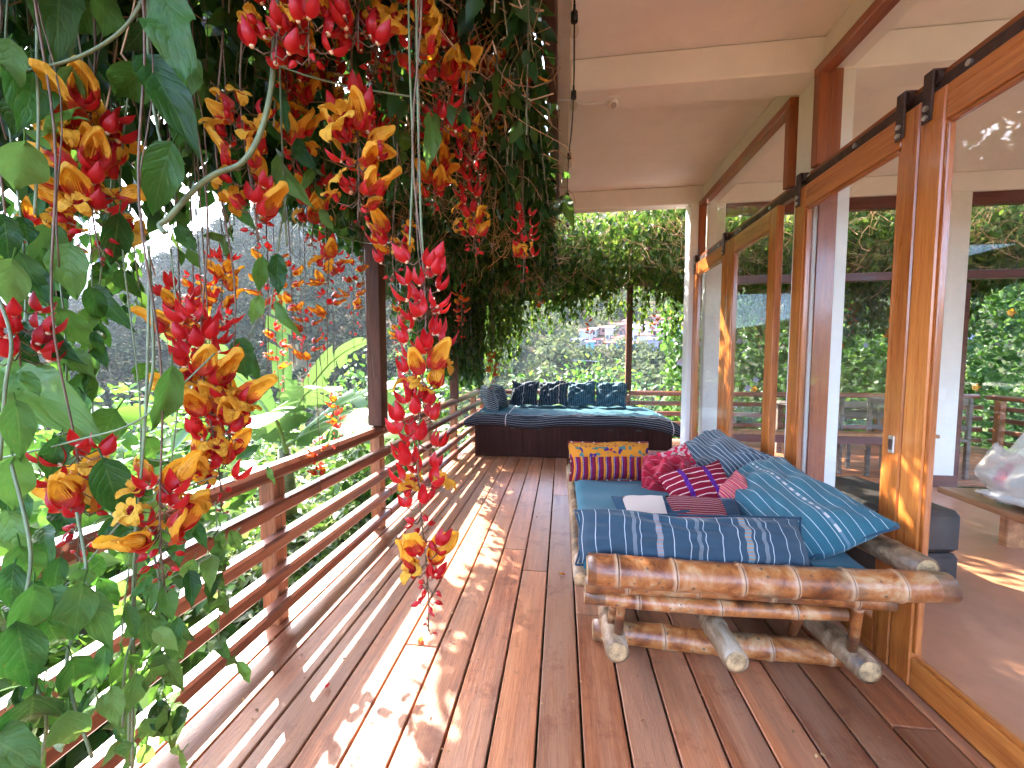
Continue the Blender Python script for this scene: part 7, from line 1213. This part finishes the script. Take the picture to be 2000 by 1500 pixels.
# ------------------------------------------------------------------ vine canopy on the pergola
def zfloor(x, y): return 2.44 + .14 * np.sin(x * 3.1 + y * 1.7) + .10 * np.sin(y * 4.3 - x * 2) + .05 * np.sin(9 * y + 7 * x)
def scatter_slab(n, x0, x1, y0, y1, th, sag=0):
    x = nrg.uniform(x0, x1, n); y = nrg.uniform(y0, y1, n); t = nrg.random(n) ** 1.2
    return np.stack([x, y, zfloor(x, y) + t * th], 1)
A = scatter_slab(17500, -1.85, -.12, .6, 5.3, .55)
OV = scatter_slab(14000, -2.75, -1.7, .35, 7.1, .60); OV[:, 2] += .14 + np.clip(-1.8 - OV[:, 0], 0, 2) * .50  # OV: overhang past the pergola, added and shaped to keep sun off the deck
EDG = scatter_slab(3800, -.62, -.125, .9, 5.3, .95)
B = scatter_slab(36000, -1.85, 6.6, 5.12, 7.15, .95)
B[:, 2] += .08
pos = np.concatenate([A, OV, EDG])
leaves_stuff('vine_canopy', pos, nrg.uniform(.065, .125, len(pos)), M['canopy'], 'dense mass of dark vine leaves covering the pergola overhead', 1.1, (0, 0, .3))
leaves_stuff('vine_canopy', B, nrg.uniform(.065, .125, len(B)), M['canopy_far'], 'mass of vine leaves in a painted sunlit green covering the pergola across the far end', 1.1, (0, 0, .3))
# hanging strands: (x, y, z top, z bottom)
def strands(name, label, spec, mat, size=(.05, .10), step=.045, seed=1):
    r = np.random.default_rng(seed); P = []; mb = MB()
    for (x, y, zt, zb) in spec:
        n = max(2, int((zt - zb) / step)); a, b = r.uniform(0, 6, 2)
        zs = np.linspace(zt, zb, n)
        sx = x + .03 * np.sin(zs * 5 + a); sy = y + .03 * np.sin(zs * 4 + b)
        for i in range(n):
            q = r.integers(0, 3)
            for _ in range(q): P.append((sx[i] + r.normal() * .022, sy[i] + r.normal() * .022, zs[i]))
        k_ = max(2, n // 4); ii = np.linspace(0, n - 1, k_).astype(int)
        mb.tube([(sx[i], sy[i], zs[i]) for i in ii], .0024, 3, False)
    P = np.array(P)
    o = leaves_stuff(name, P, r.uniform(*size, len(P)), mat, label, 1.9, (0, -.3, 0))
    s_ = mb.build('hanging_stems', M['twig'], o); s_['kind'] = 'stuff'
    return o
sp1 = []
for _ in range(190):                                    # along the left edge, longer towards the far corner
    y = nrg.uniform(.2, 6.9); zb = np.interp(y, [0, 1.2, 1.9, 2.9, 3.3, 3.7, 4.4, 5.2, 6.9], [2.2, 2.05, 2.15, 2.2, 2.05, 1.75, 1.55, 1.15, .95]) + abs(nrg.normal()) * .22
    sp1.append((nrg.uniform(-1.72, -1.30), y, 2.55, min(zb, 2.45)))
for _ in range(120):
    y = nrg.uniform(3.1, 6.9); zb = np.interp(y, [3.1, 4.2, 5.2, 6.9], [1.95, 1.6, 1.2, .9]) + nrg.random() * .5
    sp1.append((nrg.uniform(-1.72, -1.42), y, 2.5, zb))
for _ in range(230):
    y = nrg.uniform(4.0, 6.9); sp1.append((nrg.uniform(-1.75, -1.40), y, 2.5, np.interp(y, [4, 5, 6.9], [1.5, 1.0, .85]) + nrg.random() * .45))
for _ in range(110):
    sp1.append((nrg.uniform(-2.5, -1.5), nrg.uniform(.4, 1.75), 2.7, nrg.uniform(1.55, 2.1)))
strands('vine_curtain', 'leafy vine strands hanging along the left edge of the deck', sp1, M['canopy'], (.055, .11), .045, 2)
sp2 = []
for _ in range(300):                                    # across the far end
    x = nrg.uniform(-1.6, 6.2); zb = np.interp(x, [-1.6, -.95, -.5, .2, .7, 1.2, 2, 6], [.95, 1.15, 1.7, 1.95, 2.05, 1.8, 1.7, 1.7]) + abs(nrg.normal()) * .28
    sp2.append((x, nrg.uniform(6.6, 7.1), 2.6, min(zb, 2.5)))
for _ in range(90):
    x = nrg.uniform(-1.6, -.65); sp2.append((x, nrg.uniform(6.0, 7.1), 2.6, 1.0 + nrg.random() * .8 + (x + 1.6) * .4))
for _ in range(160):                                    # front fringe of the far pergola and inner left canopy
    sp2.append((nrg.uniform(-.3, 6.2), nrg.uniform(5.05, 5.5), 2.7, nrg.uniform(2.3, 2.55)))
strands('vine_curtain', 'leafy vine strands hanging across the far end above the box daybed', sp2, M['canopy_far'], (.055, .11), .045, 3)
sp3 = []
for _ in range(260):
    sp3.append((nrg.uniform(-1.3, -.10), nrg.uniform(.9, 5.2), 2.6, nrg.uniform(2.02, 2.4)))
for _ in range(120):
    sp3.append((nrg.uniform(-.34, -.10), nrg.uniform(1.5, 5.4), 2.9, nrg.uniform(2.1, 2.7)))
strands('vine_curtain', 'short leafy strands hanging from the underside of the pergola beside the ceiling', sp3, M['canopy'], (.045, .09), .05, 4)
# dry twigs tangled under and in the canopy
def tangle(name, label, n, fx, mat, rad=(.0012, .003), ln=(.15, .5), seed=5):
    r = np.random.default_rng(seed); mb = MB()
    for _ in range(n):
        p = np.array(fx(r)); d = unit(r.normal(size=3)) * np.array([1, 1, .6]); L = r.uniform(*ln); pts = []
        for i in range(6):
            pts.append(tuple(p)); d = unit(d + r.normal(size=3) * .55 + np.array([0, 0, -.05])); p = p + d * L / 5
        mb.tube(pts, r.uniform(*rad), 3, False)
    o = mb.build(name, mat); tag(o, label, None, None, 'stuff'); return o
tangle('dry_twigs', 'tangle of thin dry brown twigs under the pergola', 1900, lambda r: (r.uniform(-1.6, -.25), r.uniform(.8, 5.3), 2.36 + r.random() * .4), M['drytwig'])
tangle('dry_twigs', 'dense dry twigs along the ceiling edge', 900, lambda r: (r.uniform(-.55, -.20), r.uniform(1.2, 5.2), 2.3 + r.random() * .5), M['drytwig'], seed=6)
tangle('dry_twigs', 'sunlit dry twigs on the far pergola', 3600, lambda r: (r.uniform(-1.4, 6.0), r.uniform(4.95, 6.9), 2.42 + r.random() * .95), M['drytwig'], (.0015, .0035), (.2, .6), 7)
mb = MB(); r = np.random.default_rng(9)
for _ in range(34):
    x = r.uniform(-1.9, -.9); y = r.uniform(.9, 4.6); zb = r.uniform(.9, 2.0)
    mb.tube([(x, y, 2.6), (x + r.normal() * .02, y + r.normal() * .02, (2.6 + zb) / 2), (x + r.normal() * .03, y, zb)], r.uniform(.0010, .0019), 4, False)
o = mb.build('hanging_tendrils', M['stemred']); tag(o, 'thin bare vine threads hanging straight down beside the railing', None, None, 'stuff')

# ------------------------------------------------------------------ the racemes and the near vines
for i, a in enumerate(RACEMES): raceme(*a, seed=100 + i)
flush_pedicels()
for i, (lb, x, y, z, s) in enumerate(FAR_RACEMES):
    o = bpy.data.objects.new('flower_raceme', SMALL[i % 4]); COL.objects.link(o); o.location = (x, y, z); o.scale = (s, s, s); o.rotation_euler = (0, 0, i * 1.3)
    tag(o, lb, 'flowers', 'hanging clock-vine flower racemes')
CAMP = Vector((0, 0, 1.35))
for i, (lb, loc, stems, leaves) in enumerate(VINES):
    t = thing('leafy_vine', lb, 'vine', loc, 'leafy vines hanging in the foreground'); O = Vector(loc)
    for (pts, rd) in stems:
        # catmull-like refinement of the stem
        P = [Vector(p) - O for p in pts]; Q = []
        for k_ in range(len(P) - 1):
            p0, p1, p2, p3 = P[max(0, k_ - 1)], P[k_], P[k_ + 1], P[min(len(P) - 1, k_ + 2)]
            for s in range(6):
                u_ = s / 6; Q.append(.5 * ((2 * p1) + (p2 - p0) * u_ + (2 * p0 - 5 * p1 + 4 * p2 - p3) * u_ ** 2 + (3 * p1 - p0 - 3 * p2 + p3) * u_ ** 3))
        Q.append(P[-1]); MB().tube(Q, rd, 7).build('stem', M['stemgreen'], t, True)
    for j, (base, d, L, wsc, pale) in enumerate(leaves):
        rr = random.Random(i * 100 + j); tocam = (CAMP - Vector(base)).normalized()
        nrm = tocam + Vector((rr.uniform(-.55, .55), rr.uniform(-.3, .3), rr.uniform(-.1, .6)))
        put_leaf(t, base, d, nrm, L, rr.randrange(5), pale, wsc)
# thick bare stems
for (lb, pts, rd) in STEMS:
    P = [Vector(p) for p in pts]; O = P[0].copy(); Q = []
    for k_ in range(len(P) - 1):
        p0, p1, p2, p3 = P[max(0, k_ - 1)], P[k_], P[k_ + 1], P[min(len(P) - 1, k_ + 2)]
        for s in range(7):
            u_ = s / 7; Q.append(.5 * ((2 * p1) + (p2 - p0) * u_ + (2 * p0 - 5 * p1 + 4 * p2 - p3) * u_ ** 2 + (3 * p1 - p0 - 3 * p2 + p3) * u_ ** 3) - O)
    Q.append(P[-1] - O)
    o = MB().tube(Q, rd, 8).build('vine_stem', M['stemgreen'], None, True); o.location = O; tag(o, lb, 'stem', 'bare vine stems')

# fallen flowers on the deck
for i, (lb, x, y) in enumerate((('fallen yellow flower lying in the sun patch on the deck', -.66, 1.72), ('fallen yellow petal on the deck left of the bamboo daybed', .03, 2.42), ('dark fallen bract on the boards near the front', -.95, 1.45))):
    t = bpy.data.objects.new('fallen_flower', COR[i] if i < 2 else BRACT); COL.objects.link(t); s = .034
    t.matrix_world = Matrix.Translation((x, y, .012)) @ Matrix.Rotation(i * 1.7, 4, 'Z') @ Matrix.Rotation(.1, 4, 'X') @ Matrix.Diagonal((s, s, s * .6, 1)); tag(t, lb, 'flower')

# dry litter caught on the boards and in the gaps
r = np.random.default_rng(77); n = 420; lx = r.uniform(-1.35, 1.2, n); lx = np.where(r.random(n) < .55, .083 + np.round((lx - .083) / .1622) * .1622 + r.normal(size=n) * .012, lx); ly = r.uniform(.9, 5.2, n)
dd = r.normal(size=(n, 3)) * np.array([1, 1, .12]); nb = r.normal(size=(n, 3)) * .25 + np.array([0, 0, 1])
o = bulk('deck_litter', TL, TF, TU, np.column_stack([lx, ly, np.full(n, .006)]), frames_from(dd, nb), r.uniform(.006, .022, n), leafmat('dry_litter', (.16, .07, .03), (.30, .17, .07), (.5, .33, .14), .1, attr=True, vein=False)); tag(o, 'bits of dry leaf and petal littering the deck boards', None, None, 'stuff')

# ------------------------------------------------------------------ garden
def cover(n, fx, size, label, seed):
    r = np.random.default_rng(seed); xy = np.array([fx(r) for _ in range(n)]); z = ground(xy[:, 0], xy[:, 1])
    d = unit(r.normal(size=(n, 3)) * np.array([1, 1, .5]) + np.array([0, 0, .5])); nb = r.normal(size=(n, 3)) * .5 + np.array([0, 0, 1])
    dist = np.hypot(xy[:, 0], xy[:, 1])
    o = bulk('ground_cover', TL, TF, TU, np.column_stack([xy, z + r.random(n) * .16]), frames_from(d, nb), r.uniform(*size, n) * (.8 + .05 * dist), M['ground_leaf'])
    tag(o, label, None, None, 'stuff')
cover(15000, lambda r: (-1.62 - abs(r.normal()) * 3.2, r.uniform(-.5, 9)), (.07, .17), 'low green ground cover on the slope below the railing', 11)
cover(9000, lambda r: (r.uniform(-14, 12), 7.2 + abs(r.normal()) * 7), (.10, .22), 'low green ground cover beyond the far railing', 12)
def shrub(label, x, y, h, rad_, nl, size, mat='bushleaf', seed=0, droop=.2):
    r = np.random.default_rng(seed); z0 = float(ground(x, y)) - .05
    t = thing('garden_shrub', label, 'shrub', (x, y, z0), 'garden shrubs')
    mb = MB(); tips = []
    for i in range(11):
        a = r.uniform(0, 6.28); q = rad_ * r.uniform(.3, .9); tip = np.array([math.cos(a) * q, math.sin(a) * q, h * r.uniform(.55, .98)])
        mid = tip * np.array([.45, .45, .55]); mb.tube([(0, 0, 0), tuple(mid), tuple(tip)], [.02, .012, .005], 4, False); tips += [tip, (tip + mid) / 2, mid]
    mb.build('stems', M['twig'], t)
    tips = np.array(tips); c = tips[r.integers(0, len(tips), nl)]; pos = c + r.normal(size=(nl, 3)) * np.array([rad_ * .24, rad_ * .24, h * .13])
    pos[:, 2] = np.maximum(pos[:, 2], .05)
    d = unit(pos * np.array([1, 1, .3]) + r.normal(size=(nl, 3)) * rad_ * .8 + np.array([0, 0, -droop * rad_])); nb = r.normal(size=(nl, 3)) * .5 + np.array([0, 0, 1])
    o = bulk('foliage', TL, TF, TU, pos, frames_from(d, nb), r.uniform(*size, nl), M[mat], t); o['kind'] = 'stuff'
    return t
for i, s in enumerate(SHRUBS): shrub(*s, seed=200 + i)

# banana plants
m = NT('banana_leaf'); u, v = m.uv(); r = m.orand()
st_ = m.math('FRACT', m.math('MULTIPLY', v, 46)); rib = m.math('LESS_THAN', st_, .18)
c = m.mix(m.math('MULTIPLY', m.math('ADD', r, m.noise(m.coord('UV'), 4, 3)), .5), (.045, .125, .024), (.12, .22, .055)); c = m.mix(m.math('MULTIPLY', rib, .35), c, (.16, .26, .08))
m.set(color=c, rough=.38, spec=.4); m.bump(st_, .25, .006)
t_ = m.new('ShaderNodeBsdfTranslucent'); m.ln(m.mix(.35, c, (.35, .55, .14)), t_.inputs[0]); mx_ = m.new('ShaderNodeMixShader'); mx_.inputs[0].default_value = .25
m.ln(m.b.outputs[0], mx_.inputs[1]); m.ln(t_.outputs[0], mx_.inputs[2]); m.ln(mx_.outputs[0], m.out.inputs[0]); M['banana'] = m.m
M['midrib'] = plain('banana_midrib', (.30, .38, .14), .45); M['pseudo'] = plain('banana_stem', (.16, .15, .06), .6, var=.5, scale=7)
def banana_leaf(t, base, az, pitch, L, W, bend, roll, seed):
    rr = random.Random(seed); p = Vector(base); out = Vector((math.sin(az), math.cos(az), 0)); el = pitch; N = 26; pts = []; frs = []
    for i in range(N + 1):
        d = out * math.cos(el) + Vector((0, 0, math.sin(el))); side = Vector((math.cos(az), -math.sin(az), 0)); side = Matrix.Rotation(roll, 3, d) @ side
        pts.append(p.copy()); frs.append((d, side, side.cross(d))); p = p + d * L / N; el -= bend / N * (.4 + 1.2 * i / N)
    mr = MB(); mr.tube(pts, [.022 * (1 - i / N) + .003 for i in range(N + 1)], 6)
    blade = MB(); S = 4
    for sg in (-1, 1):
        i = 4
        while i < N:
            ln_ = rr.choice([1, 1, 2, 2, 3, 4]); j = min(N, i + ln_); dr = rr.uniform(-.10, .35); tw = rr.uniform(-.25, .25)
            vs = []; uv = []
            for q in range(i, j + 1):
                f = (q - 4) / (N - 4); wv = W / 2 * (math.sin(math.pi * min(1, f * .93 + .06)) ** .55 if f < 1 else .05)
                d, sd, nn = frs[q]; sh = (1 - (q - i) / max(1, j - i)) * .012
                for s in range(S + 1):
                    x = s / S; v_ = pts[q] + sd * sg * (wv * x) + nn * (.18 * wv * math.sin(x * 1.5) - dr * wv * x * x * 1.3) + d * (.10 * wv * x + tw * .05 * x + sh * x)
                    vs.append(v_); uv.append((x, q / N))
            n = S + 1
            fs = [(a * n + b, a * n + b + 1, (a + 1) * n + b + 1, (a + 1) * n + b) for a in range(j - i) for b in range(S)]
            blade.add(vs, fs if sg > 0 else [tuple(reversed(k_)) for k_ in fs], uv); i = j
    o = blade.build('leaf', M['banana'], t, True); mr.build('midrib', M['midrib'], o, True)
def banana(label, x, y, specs, hs, seed):
    z0 = float(ground(x, y)) - .05; t = thing('banana_plant', label, 'banana plant', (x, y, z0), 'banana plants')
    MB().tube([(0, 0, 0), (.02, 0, hs * .5), (0, .02, hs)], [.14, .11, .07], 12).build('trunk', M['pseudo'], t, True)
    for i, (az, pitch, L, W, bend, roll) in enumerate(specs):
        banana_leaf(t, (.03 * math.sin(i), .03 * math.cos(i), hs - .12 + .03 * i), R(az), R(pitch), L, W, R(bend), roll, seed * 50 + i)
for b in BANANAS: banana(*b)

# ------------------------------------------------------------------ hedge outside the end wall
def hedge(label, x0, x1, y0, y1, h, n, seed):
    r = np.random.default_rng(seed); t = thing('flowering_hedge', label, 'hedge', ((x0 + x1) / 2, (y0 + y1) / 2, -.9)); O = np.array(t.location)
    x = r.uniform(x0, x1, n); hz = h + .3 * np.sin(x * 2.1) + .2 * np.sin(x * 5); z = r.random(n) * (hz + .9) - .9
    y = y0 + (y1 - y0) * r.random(n) + .22 * np.sin(x * 4 + z * 3) + .15 * np.sin(z * 7 - x * 3)
    P = np.column_stack([x, y, z]) - O
    d = unit(r.normal(size=(n, 3)) + np.array([0, -.5, -.5])); nb = unit(r.normal(size=(n, 3)) + np.array([-.3, -.6, .7]))
    o = bulk('foliage', TL, TF, TU, P, frames_from(d, nb), r.uniform(.09, .17, n), M['hedge'], t); o['kind'] = 'stuff'
    bl = plain('pale_blue_petals', (.5, .52, .75), .6)
    pv, pf, pu = petal(1, .8, .2, 2, 3)
    for k_ in range(40):
        c_ = Vector((r.uniform(x0, x1), y0 - .16 + r.normal() * .08, r.uniform(.3, 2.1))) - Vector(O); mb = MB(); s = r.uniform(.05, .08)
        for q in range(5):
            m_ = frame(Vector((math.cos(q * 1.257), -.3, math.sin(q * 1.257))), (0, -1, 0)); mb.add([tuple(m_ @ Vector(p) * s + c_) for p in pv], pf, pu)
        mb.build('flower', bl if k_ % 3 else M['corolla'], t, True)
hedge('sunlit flowering hedge beyond the far deck, seen through the house windows', 1.9, 10.5, 7.4, 8.1, 4.1, 25000, 31)
for i, nth in enumerate(('leftmost', 'second', 'middle', 'fourth', 'rightmost')):
    o = bpy.data.objects.new('flower_raceme', SMALL[i % 4]); COL.objects.link(o); o.location = (2.55 + i * .62, 6.70 + .1 * (i % 3), 2.2 - .2 * ((i * 7) % 3)); o.scale = (.9,) * 3
    tag(o, nth + ' of five racemes hanging outside the end windows of the house', 'flowers', 'racemes outside the end windows')

# ------------------------------------------------------------------ wooded hillsides
T4 = np.array([(-.5, 0, .12), (0, -.5, 0), (.5, 0, .12), (0, .5, -.1)]); F4 = np.array([(0, 1, 2, 3)])
def find_r(az, tan_el, r0=20, r1=300):
    rs = np.linspace(r0, r1, 1500); x = rs * math.sin(R(az)); y = rs * math.cos(R(az)); e = (ground(x, y) - 1.35) / rs
    k_ = np.argmax(e > tan_el); return rs[k_] if e[k_] > tan_el else rs[-1]
def forest(name, label, n, az0, az1, rmin, rmax, h, per, mat, seed, skip=None, power=.6, leafk=.17):
    r = np.random.default_rng(seed); az = r.uniform(az0, az1, n); rr = rmin + (rmax - rmin) * r.random(n) ** power
    if skip is not None:
        k_ = np.array([not skip(a, q) for a, q in zip(az, rr)]); az, rr = az[k_], rr[k_]; n = len(az)
    el, D = hill_at(az); rr = np.minimum(rr, D * 1.02)
    x = rr * np.sin(np.radians(az)); y = rr * np.cos(np.radians(az)); z = ground(x, y); hh = r.uniform(*h, n)
    d = unit(r.normal(size=(n, per, 3))) * (r.random((n, per, 1)) ** .35)
    lob = 1 + .28 * np.sin(d[..., 0] * 5 + az[:, None] * 30) * np.cos(d[..., 1] * 6 + rr[:, None])
    P = d * lob[..., None] * (hh[:, None, None] * np.array([.46, .46, .44])); P[..., 2] += hh[:, None] * .55
    P = P + np.stack([x, y, z], -1)[:, None, :]; P = P.reshape(-1, 3)
    nb = unit(d.reshape(-1, 3) + r.normal(size=(n * per, 3)) * .45 + np.array([0, 0, .25])); dd = r.normal(size=(n * per, 3))
    sz = (hh * leafk)[:, None] * r.uniform(.7, 1.4, (n, per)); rnd = np.clip(np.repeat(r.random(n), per) * .55 + r.random(n * per) * .45, 0, 1)
    o = bulk(name, T4, F4, None, P, frames_from(dd, nb), sz.ravel(), mat, None, rnd, False); tag(o, label, None, None, 'stuff')
VIL = [(az, tn) for az, tn in VILLAGE]
VR = [(a, find_r(a, t)) for a, t in VIL]
def near_village(a, q): return any(abs(a - va) < .7 and vr - 5 < q < vr + 2.5 for va, vr in VR)
forest('hillside_woods', 'bushy trees covering the hillside opposite the far end of the deck', 4200, -24, 52, 22, 330, (3.5, 7.5), 56, M['treeleaf'], 41, near_village)
m = NT('hill_tree_foliage'); co = m.coord('Object'); rn = m.attr('rnd'); n1 = m.noise(co, .9, 6, .8); n2 = m.noise(co, .05, 4, .6)
f = m.math('ADD', m.math('MULTIPLY', rn, .35), m.math('ADD', m.math('MULTIPLY', n1, .4), m.math('MULTIPLY', n2, .25)))
m.set(color=m.ramp(f, [(.32, (.014, .028, .010)), (.48, (.038, .054, .021)), (.60, (.085, .078, .036)), (.72, (.14, .105, .056))]), rough=.95, spec=.02); m.bump(n1, 1.0, 1.2); M['hilltree'] = m.m
forest('hillside_woods', 'scrub and trees on the dry hill across the valley to the left', 4600, -66, -18, 70, 420, (2.5, 7.5), 78, M['hilltree'], 42, None, .75, .15)
def village_house(i, az, rr, w_, h_, col, roofc, label, yaw):
    x, y = rr * math.sin(R(az)), rr * math.cos(R(az)); z = float(ground(x, y)) - .8; t = thing('village_house', label, 'house', (x, y, z), 'houses of the hillside village', -R(az) + yaw)
    d_ = w_ * .8; MB().box((0, 0, h_ / 2), (w_, d_, h_), .03).build('wall', col, t)
    mb = MB(); o_ = .4
    mb.add([(-w_ / 2 - o_, -d_ / 2 - o_, h_ + .01), (w_ / 2 + o_, -d_ / 2 - o_, h_ + .01), (w_ / 2 + o_, d_ / 2 + o_, h_ + .01), (-w_ / 2 - o_, d_ / 2 + o_, h_ + .01), (-w_ / 2 - o_, 0, h_ + w_ * .22), (w_ / 2 + o_, 0, h_ + w_ * .22)],
           [(0, 1, 5, 4), (2, 3, 4, 5), (0, 4, 3), (1, 2, 5), (3, 2, 1, 0)]); mb.build('roof', roofc, t)
    n = max(2, int(w_ / 2.2))
    for fl in range(max(1, int(h_ / 2.7))):
        for q in range(n):
            MB().box((-w_ / 2 + (q + .5) * w_ / n, -d_ / 2 - .01, 1.5 + fl * 2.7), (.9, .06, 1.1), 0).build('window', M['vwin'], t)
M['vwin'] = plain('dark_window', (.03, .035, .04), .2)
VC = [plain('house_paint_%s' % n, c_, .8, var=.06, scale=.4) for n, c_ in (('white', (.36, .35, .33)), ('pink', (.34, .18, .16)), ('cream', (.34, .29, .21)), ('turquoise', (.10, .26, .27)), ('lilac', (.26, .23, .29)))]
RC = [plain('roof_%s' % n, c_, .7, var=.2, scale=.6) for n, c_ in (('red', (.26, .05, .035)), ('tin', (.30, .30, .31)), ('rust', (.18, .07, .04)))]
VN = ['white', 'pink', 'cream', 'turquoise', 'lilac']; RN = ['red', 'grey tin', 'rust-coloured']
rv = random.Random(17)
combos = [(c_, k_, f_) for c_ in range(5) for k_ in range(3) for f_ in (0, 1)]; rv.shuffle(combos)
combos.sort(key=lambda q: (q[0] == 3) + (q[0] == 4))
for i, (a, q) in enumerate(VR):
    c_, k_, f_ = combos[i]
    village_house(i, a, q, rv.uniform(2.2, 3.8), (rv.uniform(2.2, 2.7), rv.uniform(3.8, 4.6))[f_], VC[c_], RC[k_], '%s %s house with %s roof in the village on the far hillside' % (('low', 'two-storey')[f_], VN[c_], RN[k_]), rv.uniform(-.5, .5))
# open shelter with a tin roof among the near trees
ra = find_r(3.3, -.03); sx, sy = ra * math.sin(R(3.3)), ra * math.cos(R(3.3)); sz_ = float(ground(sx, sy))
sh = thing('garden_shelter', 'small open shelter with a flat tin roof among the trees below', 'shelter', (sx, sy, sz_))
w_ = ra * .055
for qx in (-.4, .4):
    for qy in (-.35, .35): MB().box((qx * w_, qy * w_, 1.5), (.12, .12, 3.0), .01).build('post', M['postZ'], sh)
MB().box((0, 0, 3.08), (w_ * 1.15, w_ * .9, .14), .02, M=Matrix.Rotation(.06, 3, 'Y')).build('roof', RC[1], sh)
# ------------------------------------------------------------------ hazy valley air
hz = MB().box((-300, 900, 175), (4600, 4600, 500), 0).build('haze', None); hz['kind'] = 'stuff'
hm = bpy.data.materials.new('haze'); hm.use_nodes = True; ht = hm.node_tree; ht.nodes.clear()
ho = ht.nodes.new('ShaderNodeOutputMaterial'); hv = ht.nodes.new('ShaderNodeVolumePrincipled')
hv.inputs['Color'].default_value = (.78, .86, .95, 1); hv.inputs['Density'].default_value = .00018; hv.inputs['Anisotropy'].default_value = .0
ht.links.new(hv.outputs[0], ho.inputs['Volume']); hz.data.materials.append(hm)
SC.cycles.volume_bounces = 0
